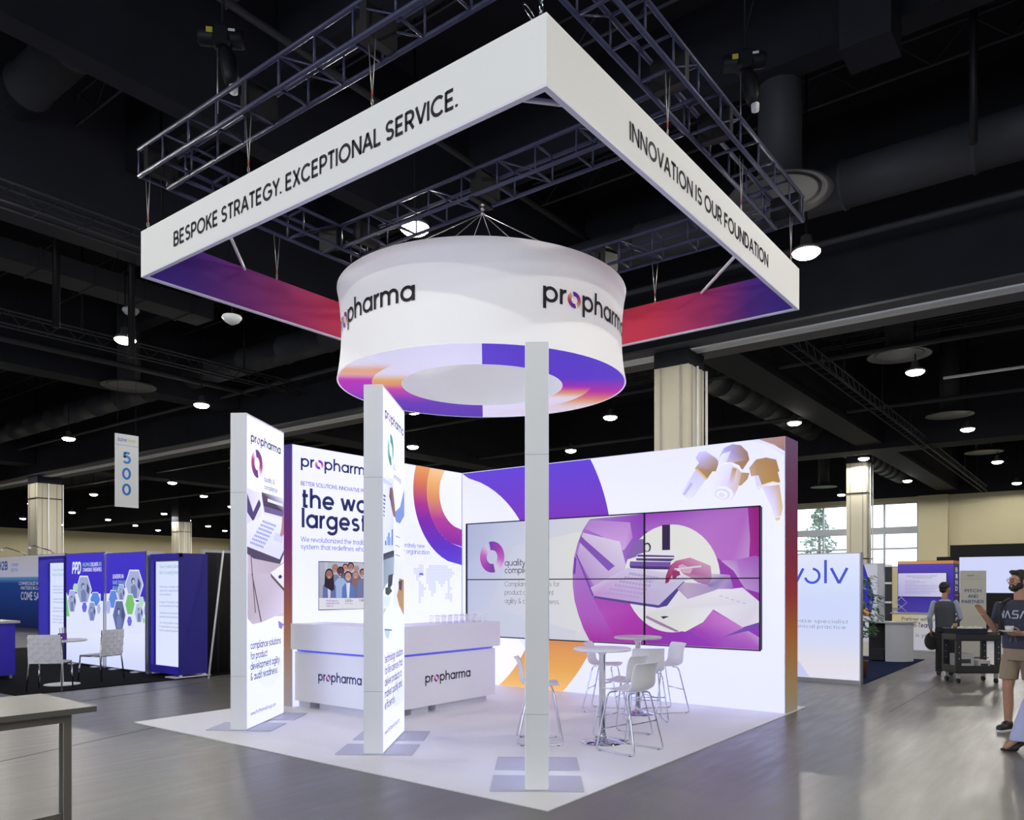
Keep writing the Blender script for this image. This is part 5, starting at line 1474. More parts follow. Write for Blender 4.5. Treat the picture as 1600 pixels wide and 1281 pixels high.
for (x, y, z, lab) in ((4.71, 15.61, 8.32, 'white dome smoke detector hanging above a bright lamp at left'), (4.36, 10.80, 7.05, 'small white round sensor hanging under the ceiling below the red frame panel at left')):
    t = thing('smoke_detector', lab, 'detector', (x, y, z))
    MB().lathe([(.03, -.12), (.14, -.06), (.2, .02), (.18, .06), (.05, .1)], n=18).build('housing', mat('white_plastic', (.7, .7, .72), .4), t)
    MB().tube([(0, 0, .08), (0, 0, 12 - z)], .015, n=5).build('drop_rod', BLK, t)

# ---------------------------------------------------------------- trees outside the window
LEAFG = mat('leaf_green', '3f6b4a', .6, noise=.3, nscale=3)
struct('ground_outside', MB().bb(57.4, 95, -20, 45, -.2, -.02), mat('grass', '7a9464', .9)).name = 'trim_19'
def tree(x, y, h, r, label):
    t = thing('tree', label, 'tree', (x, y, 0))
    MB().tube([(0, 0, 0), (.1, 0, h * .5), (0, 0, h * .95)], [.22, .15, .03]).build('trunk', mat('bark', '5a4636', .8), t)
    mb = MB(); rnd = random.Random(int(x * 10 + y))
    for k in range(1900):
        f_ = rnd.random() ** .8
        z = h * (.12 + .88 * f_)
        rr = r * (1 - f_) ** .7 * (.35 + .65 * rnd.random()) * (1 + .25 * math.sin(z * 5))
        a = rnd.random() * 2 * PI
        p = Vector((rr * math.cos(a), rr * math.sin(a), z))
        d = Vector((rnd.uniform(-1, 1), rnd.uniform(-1, 1), rnd.uniform(-.6, .4))).normalized()
        e = d.orthogonal().normalized()
        s_ = rnd.uniform(.10, .22)
        mb.add([p - d * s_, p + e * s_ * .5, p + d * s_, p - e * s_ * .5], [(0, 1, 2, 3)])
    mb.build('foliage', LEAFG, t)
tree(67, 17.2, 8.6, 2.6, 'green evergreen tree seen outside through the left window')
tree(69, 21.6, 6.6, 1.9, 'lower green tree outside behind the left edge of the left window')

# ================================================================ THE BOOTH
BP = (6.1, 6.1)
CARPET = mat('white_vinyl', (0.87, 0.87, 0.88), .55, noise=.03, nscale=1.5)
props(MB().bb(0, 6.19, 0, 6.12, 0, .008).build('booth_floor', CARPET), 'large square of white flooring the exhibition booth stands on', 'booth floor')

# video wall (backlit fabric wall with printed end)
END_STOPS = [(0, 'b0a088'), (.12, 'b89460'), (.28, 'bc7038'), (.42, 'a83838'), (.58, '8c2848'), (.75, '742c58'), (1, '6c4474')]
vw = thing('lightbox_wall', 'long backlit white wall with purple ring, microscope print and rainbow end', 'display wall', (5.67, 2.8, .008))
Z0 = .008
MB().bb(5.43, 5.92, .036, 5.77, Z0, 3.60).build('wall_body', mat('wall_white', (.75, .75, .78), .6), vw, world=True)
decal('end_print', vw, (0, .036, 0), (1, 0, 0), vgrad(5.43, 5.92, Z0, 3.60, END_STOPS, 14), print_mat('glow_print', emit=.42, base=.35), off=.003)
# purple/orange ring: outer circle centre (Y5.566,z2.129) r2.968, inner circle (5.95,1.60) r1.97, clipped to wall
def ring_shape():
    top = [(3.60, None)]
    out = []
    RC = [(0, 'f0b860'), (.10, 'e0a048'), (.22, 'd08848'), (.33, 'b86058'), (.45, '8a3078'), (.72, '7a3098'), (.85, '6a38a8'), (1, '5c3cb4')]
    N = 40
    for i in range(N):
        z0, z1 = .012 + (3.588 - .012) * i / N, .012 + (3.588 - .012) * (i + 1) / N
        def uo(z): return -(5.566 - math.sqrt(max(0, 2.968 ** 2 - (z - 2.129) ** 2)))
        def ui(z):
            d = 1.98 ** 2 - (z - 1.59) ** 2
            return max(-5.56, -(5.95 - math.sqrt(d))) if d > 0 else -5.56
        c0, c1 = ramp(RC, z0 / 3.6), ramp(RC, z1 / 3.6)
        out.append(([(ui(z0), z0), (uo(z0), z0), (uo(z1), z1), (ui(z1), z1)], [c0, c0, c1, c1]))
    return out
bg = vgrad(-5.56, -.045, Z0 + .002, 3.595, [(0, 'e2e2f6'), (.25, 'e6e6fa'), (.6, 'ecebfd'), (1, 'e4e2fa')], 8)
warm = [([(-5.56, .01), (-3.6, .01), (-4.4, .85), (-5.56, .85)], ['fff4e4', 'f8ecec', 'f4f0f8', 'fff8f0'])]
decal_layers('lit_print', vw, (5.427, 0, 0), (0, -1, 0), [bg, warm, ring_shape()], LB, off=.001)
decal('microscope_print', vw, (5.427, 0, 0), (0, -1, 0), GFX['MICRO'], LB, off=.006, label='tan and lavender microscope lenses printed at top right')

# the 3 x 2 screen wall
sw = thing('video_screen_wall', 'big three by two screen wall showing a magenta laptop picture', 'screen', (5.38, 2.86, 1.76))
MB().bb(5.345, 5.425, .335, 5.38, .82, 2.70).build('housing', BLK, sw, world=True)
YB = [5.384, 3.700, 2.015, .331]
fr = MB()
for y in YB: fr.bb(5.318, 5.35, y - .009, y + .009, .812, 2.708)
for z in (.815, 1.762, 2.705): fr.bb(5.318, 5.35, .325, 5.39, z - .008, z + .008)
fr.build('bezel', BLK, sw, world=True)
base = [([(-5.38, .82), (-3.2, .82), (-3.2, 2.70), (-5.38, 2.70)], ['cdd2ea', 'dcdfe8', 'dfe2ea', 'bcc6ea']),
        ([(-3.2, .82), (-.335, .82), (-.335, 2.70), (-3.2, 2.70)], 'e2e2ea')]
glow = [([(-4.9, 1.3), (-3.1, .95), (-3.0, 2.5), (-4.4, 2.3)], ['d2d6ea', 'e8e8ea', 'eeeee8', 'd6daec'])]
MGS = [(0, '7030b0'), (.35, 'a82cb0'), (.7, 'c860c8'), (1, 'e4d4f0')]
tx = swirl(-4.838, 2.135, .26, .115, stops=MGS)
tx += text('quality &', -4.572, -4.02, 1.985, .075, '3a3650', .8) + text('compliance', -4.572, -3.86, 1.862, .075, '3a3650', .8)
tx += text('Compliance solutions for', -4.572, -3.49, 1.648, .060, '50506c', .5) + text('product development', -4.572, -3.60, 1.512, .060, '50506c', .5) + text('agility & audit readiness.', -4.572, -3.50, 1.372, .060, '50506c', .5)
decal_layers('picture', sw, (5.345, 0, 0), (0, -1, 0), [base, glow, tx], SCR, off=.001)
decal('photo', sw, (5.345, 0, 0), (0, -1, 0), GFX['SCREEN'], SCR, off=.004, step=.00005, label='magenta photo of a hand over a laptop keyboard')

# left wall
lw = thing('lightbox_wall', 'backlit white wall with navy headline text and orange purple ring', 'display wall', (3.7, 5.67, .008))
MB().bb(1.906, 5.427, 5.578, 5.77, Z0, 3.60).build('wall_body', mat('wall_white', (.75, .75, .78), .6), lw, world=True)
decal('end_print', lw, (1.906, 0, 0), (0, -1, 0), vgrad(-5.77, -5.578, Z0, 3.60, [(0, 'b8b0b8'), (.15, 'c0a090'), (.35, 'b87058'), (.5, 'a04870'), (.65, '842c80'), (.82, '643c98'), (1, '4c38a0')], 14), MATS['glow_print'], off=.003)
NV = '25294c'
RL = [(0, '5a40b8'), (.2, '5c30a4'), (.45, '7c2490'), (.62, 'a82c78'), (.8, 'cc6848'), (1, 'e89848')]
RI = [(0, '7c2490'), (.35, 'b03880'), (.6, 'd88850'), (.8, 'e8a858'), (1, 'f0c080')]
def leftring(ro, ri, st):
    out = []; cu, cv = 5.44, 3.215; N = 26
    zb = cv - ro
    for i in range(N):
        z0, z1 = zb + (3.595 - zb) * i / N, zb + (3.595 - zb) * (i + 1) / N
        uo = lambda z: cu - math.sqrt(max(0, ro * ro - (z - cv) ** 2))
        ui = lambda z: min(5.42, cu - math.sqrt(ri * ri - (z - cv) ** 2)) if abs(z - cv) < ri else 5.42
        c0, c1 = ramp(st, i / N), ramp(st, (i + 1) / N)
        out.append(([(min(5.42, uo(z0)), z0), (ui(z0), z0), (ui(z1), z1), (min(5.42, uo(z1)), z1)], [c0, c0, c1, c1]))
    return out
g1 = vgrad(1.912, 5.42, Z0 + .002, 3.595, [(0, 'e4e4f8'), (.3, 'f2f2fe'), (.6, 'eaeafc'), (1, 'f0effe')], 8)
g2 = leftring(1.2, .885, RL)
g3 = leftring(.885, .585, RI)
tx = text('pr@pharma', 2.045, 3.37, 3.312, .118, NV, 1.1)
tx += text('BETTER SOLUTIONS. INNOVATIVE PROCESS.', 2.045, 3.46, 3.052, .040, NV, .9)
tx += text("the world's", 2.045, 3.97, 2.748, .185, NV, 1.25) + text('largest', 2.06, 3.26, 2.470, .185, NV, 1.25)
tx += text('We revolutionized the traditional model with an entirely new', 2.045, 4.50, 2.272, .052, '33375c', .65)
tx += text("system that redefines what's possible for your organization", 2.045, 4.62, 2.172, .052, '33375c', .65)
disc = [ellipse(5.05, 3.60, .0001)]
decal_layers('lit_print', lw, (0, 5.575, 0), (1, 0, 0), [g1, g2, g3, tx + GFX['MAP'] + [([(4.36, 1.83), (4.48, 1.83), (4.45, 1.87), (4.39, 1.87)], '6c58c0')]], LB, off=.001)

# TV with the team photo
tv = thing('television', 'flat television on the left wall showing a smiling group of people', 'television', (2.97, 5.53, 1.66))
MB().bb(2.35, 3.60, 5.52, 5.574, 1.315, 2.008).build('housing', BLK, tv, world=True)
TVB = [([(2.365, 1.33), (3.585, 1.33), (3.585, 1.99), (2.365, 1.99)], 'c4c8d8'), ([(2.365, 1.33), (3.585, 1.33), (3.585, 1.475), (2.365, 1.475)], 'eceef8')]
decal('picture', tv, (0, 5.52, 0), (1, 0, 0), TVB, SCR, off=.001)
decal('team_photo', tv, (0, 5.52, 0), (1, 0, 0), GFX['TV'], SCR, off=.002, step=.00004)
tt = text('ProPharma', 2.44, 2.65, 1.435, .02, '8a4cb0', .8) + text('experienced', 2.44, 2.67, 1.40, .02, '8a4cb0', .8) + text('team of', 2.44, 2.57, 1.362, .02, '8a4cb0', .8)
tt += text('3,500+', 2.78, 2.93, 1.425, .026, '3a3a50', .9) + text('professionals', 2.78, 2.93, 1.395, .012, '50506a', .6) + text('1,180', 3.05, 3.17, 1.425, .026, '3a3a50', .9)
decal_layers('caption', tv, (0, 5.52, 0), (1, 0, 0), [tt], SCR, off=.0055)

# counter
ct = thing('reception_counter', 'white L-shaped counter with blue glowing gap and swirl lettering', 'counter', (3.0, 4.4, .008))
ZC = .008
U = MB().bb(1.87, 4.09, 3.68, 4.28, .80, 1.15).bb(1.87, 2.47, 4.28, 5.56, .80, 1.15)
U.build('counter_top', WHITEG, ct, world=True)
MB().bb(1.93, 4.05, 3.74, 4.24, .10, .765).bb(1.93, 2.42, 4.24, 5.55, .10, .765).build('body', WHITEG, ct, world=True)
MB().bb(1.99, 3.99, 3.80, 4.2, .765, .80).bb(1.99, 2.38, 4.2, 5.5, .765, .80).build('recess', WHITEG, ct, world=True)
LED = mat('blue_led', (0.1, 0.1, .4), .5, emit=(0.05, 0.055, 0.62), strength=1.0)
MB().bb(1.96, 4.02, 3.762, 3.772, .772, .788).bb(1.952, 1.962, 3.77, 5.53, .772, .788).build('led_strip', LED, ct, world=True)
k_ = MB()
for x0, x1 in ((2.0, 2.72), (2.86, 3.92)): k_.bb(x0, x1, 3.80, 4.2, ZC, .10)
for y0, y1 in ((3.80, 4.02), (4.2, 5.1), (5.3, 5.54)): k_.bb(1.99, 2.4, y0, y1, ZC, .10)
k_.build('plinth', mat('plinth_white', (.62, .62, .70), .5), ct, world=True)
decal_layers('lettering', ct, (0, 3.74, 0), (1, 0, 0), [text('pr@pharma', 2.60, 3.50, .405, .088, '2a2a3c', 1.1)], PRN, off=.002)
decal_layers('lettering', ct, (1.93, 0, 0), (0, -1, 0), [text('pr@pharma', -5.05, -4.20, .405, .088, '34407c', 1.1)], PRN, off=.002)

# glasses on the counter
GL = mat('clear_glass', (.95, .97, 1), .15, alpha=.16, spec=.5)
g0 = None
for r in range(3):
    for c_ in range(8):
        x, y = 3.02 + c_ * .125 + r * .01, 3.80 + r * .12
        if g0 is None:
            g0 = thing('drinking_glass', 'clear tumbler in the rows of glasses on the right end of the white counter', 'glass', (x, y, 1.15), 0, 'clear tumblers on the counter')
            gm = MB().lathe([(.028, .003), (.036, .105)], n=16)
            gm.f = gm.f[:16] + gm.f[16:17]
            gm.build('tumbler', GL, g0)
            MB().tube([(.036 * math.cos(k * PI / 8), .036 * math.sin(k * PI / 8), .105) for k in range(16)], .0015, n=4, closed=True).build('rim', mat('glass_rim', (.9, .9, .95), .1), g0)
        else:
            o = g0.copy(); COL.objects.link(o); o.location = (x, y, 1.15)
            for ch in g0.children:
                d = ch.copy(); COL.objects.link(d); d.parent = o

# banner towers
TW = mat('tower_white', (.84, .84, .85), .6)
def tower(x, y, az, label, L=1.18, gfx=None, texts=None):
    """x,y = middle of the near narrow edge; az measured from +Y towards +X"""
    rz = PI / 2 - math.radians(az)
    t = thing('banner_tower', label, 'banner', (x, y, .008), rz, 'white freestanding banner towers')
    H, T = 3.62, .19
    MB().rbox((L / 2, 0, H / 2 + .012), (L, T, H), .004).build('frame', TW, t)
    s_ = MB()
    for z in (.62,): s_.bb(-.0015, .002, -T / 2, T / 2, z, z + .004)
    s_.bb(-.0015, .002, -T / 2, T / 2, 2.72, 2.724)
    s_.build('joint_line', mat('joint_grey', (.45, .46, .5), .5), t)
    n_ = MB()
    for x0 in (-.01, .72): n_.rbox((x0 + .25, 0, .006), (.50, .76, .011), .003)
    n_.build('base_plate', mat('base_plate_grey', (.52, .53, .62), .5), t)
    # near-right face looks to local -Y
    ground = [([(.01, .03), (L - .01, .03), (L - .01, H), (.01, H)], ['eeeef2', 'f0f0f4', 'f4f4f0', 'f6f6fb'])]
    decal_layers('lit_print', t, M3(t, 0, -T / 2, 0), DIR(t), [ground], LB, off=.001)
    if texts is None or True: decal_layers('added_rear_glow', t, M3(t, L, T / 2, 0), -DIR(t), [ground], LB, off=.001)  # unseen blank back face, made to glow to light carpet and counter
    if gfx: decal('photo_print', t, M3(t, 0, -T / 2, 0), DIR(t), gfx, LB, off=.0022, step=.00005)
    if texts: decal_layers('lettering', t, M3(t, 0, -T / 2, 0), DIR(t), [texts], LB, off=.006)
    return t
def M3(t, a, b, c):
    m = chain_matrix(t)
    v = m @ Vector((a, b, 0)); return Vector((v.x, v.y, c))
def DIR(t):
    return chain_matrix(t).to_3x3() @ Vector((1, 0, 0))
INK = '16161c'
T1 = text('pr@pharma', .11, 1.03, 3.335, .075, INK, 1.15) + swirl(.285, 3.10, .165, .075, stops=[(0, '5a2c70'), (.4, '7c2060'), (.75, 'b03860'), (1, 'f4e4ec')])
T1 += text('quality &', .50, .83, 2.925, .042, INK, .7) + text('compliance', .50, .92, 2.83, .042, INK, .7)
for s_, u1, v in (('compliance solutions', 1.04, .93), ('for product', .60, .81), ('development agility', 1.0, .69), ('& audit readiness.', .93, .57)):
    T1 += text(s_, .10, u1, v, .062, INK, .95)
T1 += text('www.ProPharmaGroup.com', .10, .87, .165, .032, '2c2c34', .8)
tower(.435, 4.60, 57.0, 'white banner tower with laptop photo, farthest left of the three', 1.16, GFX['P1'], T1)
GRN = [(0, '1c7c5c'), (.4, '2c8c6c'), (.75, '88c0a8'), (1, 'ecf4f0')]
T2 = text('pr@pharma', .08, 1.09, 3.335, .075, INK, 1.15) + swirl(.37, 3.06, .16, .07, stops=GRN)
T2 += text('R&D', .50, .62, 2.88, .042, INK, .7) + text('technology', .52, .95, 2.79, .042, INK, .7)
for s_, u1, v in (('technology solutions', 1.06, .90), ('for life sciences that', 1.03, .785), ('deliver products to', .99, .67), ('market quickly and', 1.0, .555), ('efficiently.', .60, .44)):
    T2 += text(s_, .07, u1, v, .060, INK, .95)
T2 += text('www.ProPharmaGroup.com', .07, .86, .19, .032, '2c2c34', .8)
tower(.50, 2.43, 54.9, 'white banner tower with chart photo and technology text, in the middle', 1.19, GFX['P2'], T2)
tower(.38, .375, 54.6, 'white banner tower seen edge on at the front corner of the booth floor', 1.19)

# hanging frame
hf = thing('hanging_frame_sign', 'huge square white fabric frame hanging over the booth with slogans', 'hanging sign', (3.05, 3.05, 5.41))
FA, FB, FT, FZ0, FZ1 = .05, 6.05, .05, 5.41, 5.965
FAB = mat('frame_fabric', (0.88, 0.88, 0.88), .75)
f_ = MB()
for a in ((FA, FA + FT, FA, FB), (FB - FT, FB, FA, FB)): f_.bb(a[0], a[1], a[2], a[3], FZ0 + .02, FZ1)
f_.bb(FA + FT, FB - FT, FA, FA + FT, FZ0 + .02, FZ1).bb(FA + FT, FB - FT, FB - FT, FB, FZ0 + .02, FZ1)
f_.build('fabric', FAB, hf, world=True)
e_ = MB()
for a in ((FA, FA + FT, FA, FB), (FB - FT, FB, FA, FB)): e_.bb(*a, FZ0, FZ0 + .02)
e_.bb(FA + FT, FB - FT, FA, FA + FT, FZ0, FZ0 + .02).bb(FA + FT, FB - FT, FB - FT, FB, FZ0, FZ0 + .02)
e_.build('lower_rail', mat('rail_white', (.8, .8, .92), .4), hf, world=True)
INNER = [(0, '4028a0'), (.12, '5c3098'), (.3, '94347c'), (.5, 'd83860'), (.62, 'e83c58'), (.8, 'b03478'), (.9, '5c3098'), (1, '4028a0')]
def inner(o, ud):
    g = []
    n = 30
    for i in range(n):
        a, b = .1 + 5.9 * i / n, .1 + 5.9 * (i + 1) / n
        ca, cb = ramp(INNER, i / n), ramp(INNER, (i + 1) / n)
        g.append(([(a, FZ0 + .02), (b, FZ0 + .02), (b, FZ1), (a, FZ1)], [ca, cb, cb, ca]))
    return decal('inner_print', hf, o, ud, g, PRN, off=.003, step=0)
INNERP = inner((0, FB - FT, 0), (1, 0, 0))
inner((FB - FT, 6.1, 0), (0, -1, 0))
inner((6.1, FA + FT, 0), (-1, 0, 0))
inner((FA + FT, 0, 0), (0, 1, 0))
SLG = '24242c'
decal_layers('lettering', hf, (FA, 0, 0), (0, -1, 0), [text('BESPOKE STRATEGY. EXCEPTIONAL SERVICE.', -5.30, -.93, 5.585, .165 * 5 / 7 * 1.0, SLG, 1.32)], PRN, off=.003)
decal_layers('lettering', hf, (0, FA, 0), (1, 0, 0), [text('INNOVATION IS OUR FOUNDATION', 1.32, 4.83, 5.585, .165 * 5 / 7, SLG, 1.32)], PRN, off=.003)
br = MB()
for a, b in (((.1, 4.55, 5.93), (1.42, 5.96, 5.93)), ((4.55, .1, 5.93), (5.98, 1.43, 5.93)), ((.09, .33, 5.44), (.36, .09, 5.44)), ((.1, 1.2, 5.93), (1.2, .1, 5.93))): br.tube([a, b], .022)
br.build('corner_brace', mat('brace_white', (.75, .75, .78), .4), hf, world=True)

# drum sign
dr = thing('hanging_drum_sign', 'round white fabric drum hanging inside the square frame', 'hanging sign', (3.0, 3.11, 4.22))
DC = Vector((3.0, 3.11)); DR = 1.83
prof = []
for i in range(13):
    t_ = i / 12
    prof.append((DR - .055 * math.sin(PI * t_) ** .8, 4.22 + 1.13 * t_))
DRUMF = mat('drum_fabric', (0.86, 0.86, 0.86), .7, emit=(0.93, 0.93, 1.0), strength=.22)  # fabric carries a weak emission of its own
mb = MB(); pr_ = [(r, z) for r, z in prof]
mb.lathe(pr_ + [(DR - .03, 5.35), (1.03, 5.33)], (DC.x, DC.y, 0), n=96)
mb.f = [f for f in mb.f if len(f) == 4]
mb.build('drum_skin', DRUMF, dr, world=True)
mb = MB().lathe([(1.03, 4.222), (1.03, 5.33)], (DC.x, DC.y, 0), n=72)
mb.f = [f for f in mb.f if len(f) == 4]; mb.sm = set(range(len(mb.f)))
mb.build('inner_lining', DRUMF, dr, world=True)
# underside graphic: u across the view, w away from the viewer
fu = Vector((math.cos(.883), -math.sin(.883)))     # across
fw = Vector((math.sin(.883), math.cos(.883)))      # away
def under(a, b, d):
    p = DC + fu * a + fw * b
    return Vector((p.x, p.y, 4.222 - d))
OUTL = [(-1.83, 'e8e8fa'), (-1.0, 'ecebfa'), (-.75, 'f0a850'), (-.55, 'f4b8a0'), (-.32, 'c820b4'), (.3, 'b02cbc'), (.75, '6c34b4'), (1.83, '5a34b0')]
INL = [(-1.83, 'eeeefc'), (-.6, 'eceaf8'), (-.3, 'f0b45c'), (-.1, 'f0a060'), (.15, 'd040a8'), (.4, 'b838b0'), (.8, '6c34b4'), (1.83, '5a34b0')]
OUTR = [(-1.83, '5c3cd0'), (-.5, '6038cc'), (-.1, '9c2cb8'), (.2, 'c424a4'), (.5, 'e07080'), (.7, 'f0a458'), (1.0, 'f4e4d8'), (1.83, 'f0eefc')]
INR = [(-1.83, '5c3cd0'), (-.45, '6038cc'), (-.1, 'a02cb8'), (.05, 'd040a0'), (.3, 'f0a858'), (.55, 'f4ecf0'), (1.83, 'f0eefc')]
def half(ri, ro, side, st):
    out = []; n = 48
    for i in range(n):
        q = []
        for t_, r in ((i / n, ri), (i / n, ro), ((i + 1) / n, ro), ((i + 1) / n, ri)):
            a = -PI / 2 + side * PI * t_
            p = (r * math.cos(a), r * math.sin(a)); q.append((p, ramp(st, p[1])))
        out.append(([x[0] for x in q], [x[1] for x in q]))
    return out
g = half(1.40, 1.81, 1, OUTR) + half(1.03, 1.40, 1, INR) + half(1.40, 1.81, -1, OUTL) + half(1.03, 1.40, -1, INL)
decal_layers('ring_print', dr, (0, 0, 0), (1, 0, 0), [g], print_mat('emissive_print', emit=.42, base=.9), off=.0, warp=under)
def onDrum(phi0):
    def f__(a, b, d):
        z = b
        t_ = min(1, max(0, (z - 4.22) / 1.13))
        r = DR - .055 * math.sin(PI * t_) ** .8 + .008 + d
        ph = phi0 + a / DR
        p = DC + (fu * math.sin(ph) - fw * math.cos(ph)) * r
        return Vector((p.x, p.y, z))
    return f__
decal_layers('lettering', dr, (0, 0, 0), (1, 0, 0), [text('pr@pharma', .69, 2.46, 4.735, .166, SLG, 1.1)], PRN, off=.0, warp=onDrum(0))
decal_layers('lettering', dr, (0, 0, 0), (1, 0, 0), [text('pr@pharma', -2.53, -.76, 4.735, .166, SLG, 1.1)], PRN, off=.0, warp=onDrum(0))

# trusses
def truss(a, b, label, s=.36, z0=6.6, h=.32, plates=()):
    a = Vector((*a, z0)); b = Vector((*b, z0)); d = (b - a).normalized(); n = Vector((-d.y, d.x, 0)) * s / 2; up = Vector((0, 0, h)); L = (b - a).length
    t = thing('lighting_truss', label, 'truss', tuple(a), 0, 'black box trusses above the booth')
    for s1 in (-1, 1):
        for u_ in (0, 1):
            MB().tube([a + n * s1 + up * u_, b + n * s1 + up * u_], .025).build('chord', TRUSS, t, world=True)
    m1 = MB(); k = int(L / .55)
    for i in range(k + 1):
        p = a + d * (L * i / k)
        for u_ in (0, 1): m1.tube([p - n + up * u_, p + n + up * u_], .016, n=6)
        for s1 in (-1, 1): m1.tube([p + n * s1, p + n * s1 + up], .012, n=6)
        if i < k:
            q_ = a + d * (L * (i + 1) / k)
            for s1 in (-1, 1):
                if i % 2: m1.tube([p + n * s1, q_ + n * s1 + up], .010, n=6)
    m1.build('lacing', TRUSS, t, world=True)
    for f in plates:
        p = a + d * (L * f)
        jp = MB().box(p + up * .5, (.09, s + .02, h), rz=math.atan2(d.y, d.x)).build('junction_plate', BLK, t, world=True)
        MB().box(p + up * .55 + d * .17, (.09, s * .5, h * .6), rz=math.atan2(d.y, d.x)).build('motor_control_box', BLK, jp, world=True)
    return t
truss((.18, -.05), (.18, 6.0), 'long black truss above the slogan side facing left', plates=(.34, .64, .97))
truss((.39, .18), (6.05, .18), 'long black truss above the slogan side facing right', plates=(.35, .55, .97))
truss((.39, 5.82), (5.66, 5.82), 'black truss at back left above the red inner panel', plates=(.45,))
truss((5.87, .39), (5.87, 6.0), 'black truss at back right behind the drum', plates=(.45, .7))
truss((2.98, .39), (2.98, 5.61), 'middle black truss carrying the drum on cables', plates=(.12, .5, .93))

# cables from the trusses to the frame
def cable(x, y, label, ztop=6.6, zb=5.965, spread=.05, along=(0, 1)):
    t = thing('suspension_cable', label, 'cable', (x, y, zb), 0, 'steel cables holding up the frame sign')
    a = Vector((along[0] * spread, along[1] * spread, ztop - zb))
    MB().tube([(0, 0, .09), a], .005, n=5).tube([(0, 0, .09), (-a.x, -a.y, a.z)], .005, n=5).build('wire', WIRE, t)
    MB().tube([(0, 0, .11), (0, 0, .16)], .009, n=6).build('tag', RED, t, label='red tape wrap')
    m = MB(); m.tube([(.012 * math.cos(k * PI / 4), 0, .06 + .035 * math.sin(k * PI / 4)) for k in range(8)], .005, n=5, closed=True)
    m.tube([(0, 0, .0), (0, 0, .04)], .01, n=6); m.build('shackle', WIRE, t)
for y, l in ((5.93, 'at the far left corner'), (3.87, 'second from the far left corner'), (1.98, 'above the word exceptional')):
    cable(.075, y, 'steel cable pair on left slogan side, ' + l)
for x, l in ((2.12, 'nearest the front corner'), (4.01, 'above the word foundation'), (5.78, 'at the far right corner')):
    cable(x, .075, 'steel cable pair on the right slogan side ' + l, along=(1, 0))
cable(1.98, 6.02, 'steel cable pair on the red back panel at left', along=(1, 0))
cable(6.02, 2.2, 'steel cable pair on the red back panel at right')
t = thing('chain_hanger', 'steel chain and loop holding the front top corner of the frame', 'chain', (.11, .14, 5.965))
m = MB()
for k in range(9):
    c_ = Vector((0, 0, .04 + k * .075)); ax = k % 2
    m.tube([c_ + Vector(((.022 * math.cos(q) if ax else 0), (0 if ax else .022 * math.cos(q)), .045 * math.sin(q))) for q in [i * PI / 4 for i in range(8)]], .007, n=6, closed=True)
m.build('chain', CHROME, t)
MB().tube([(-.02 + .07 * math.cos(i * PI / 6), .09 + .07 * math.sin(i * PI / 6) * .6, .09 + .09 * math.sin(i * PI / 6)) for i in range(12)], .006, n=5, closed=True).build('wire_loop', CHROME, t)
for k in range(8):
    a = k * PI / 4 + .3
    MB().tube([(3.0, 3.11, 6.45), (3.0 + 1.80 * math.cos(a), 3.11 + 1.80 * math.sin(a), 5.34)], .006, n=5).build('suspension_wire', WIRE, dr, world=True)
m = MB().tube([(0, 0, 0), (0, 0, .16)], .014, n=6)
for k in range(3): m.lathe([(.02, k * .06 - .02), (.035, k * .06), (.02, k * .06 + .02)], n=10)
m.v = [p + Vector((3.0, 3.11, 6.45)) for p in m.v]
m.build('shackle', CHROME, dr, world=True)
MB().bb(2.78, 3.18, 3.07, 3.15, 6.56, 6.61).build('clamp_bar', BLK, dr, world=True)

# chain hoists
def hoist(x, y, z, rz, label, ch):
    t = thing('chain_hoist', label, 'hoist', (x, y, z), rz, 'black motor hoists above the trusses')
    mo = MB().tube([(-.26, 0, .0), (-.24, 0, 0), (.20, 0, 0), (.24, 0, 0)], [.07, .095, .095, .08], n=14).rbox((0, 0, 0), (.2, .22, .22), .03).build('motor', BLK, t)
    MB().rbox((-.12, -.098, .02), (.07, .006, .06), .002).build('warning_plate', mat('yellow_label', (.6, .5, .05), .5), mo, label='yellow label')
    MB().rbox((.1, -.1, .04), (.1, .006, .03), .002).build('maker_plate', mat('white_plastic', (.7, .7, .72), .4), mo, label='white plate')
    MB().tube([(.02, 0, -.08), (.05, 0, -.2), (.09, 0, -.42), (.08, 0, -.52)], [.05, .1, .09, .05], n=10).build('chain_bag', BLK, t)
    MB().lathe([(.0, -.62), (.045, -.6), (.05, -.52), (.03, -.5)], (.12, 0, 0), n=10).build('end_stop', mat('white_plastic', (.7, .7, .72), .4), t, label='white plastic stop')
    MB().tube([(-.05, 0, -.08), (-.05, 0, -ch)], .008, n=5).build('load_chain', WIRE, t)
    MB().tube([(0, 0, .1), (0, 0, 11.98 - z)], .012, n=5).tube([(0, 0, .3), (.8, .5, 11.98 - z)], .008, n=4).build('sling', BLK, t)
hoist(.2, 4.55, 7.76, -.75, 'black chain hoist hanging above the left truss', .84)
hoist(4.4, .18, 7.95, -1.1, 'black chain hoist hanging above the right truss', 1.03)
hoist(.2, 1.0, 7.9, .6, 'black chain hoist hanging above the front corner outside the picture', .98)

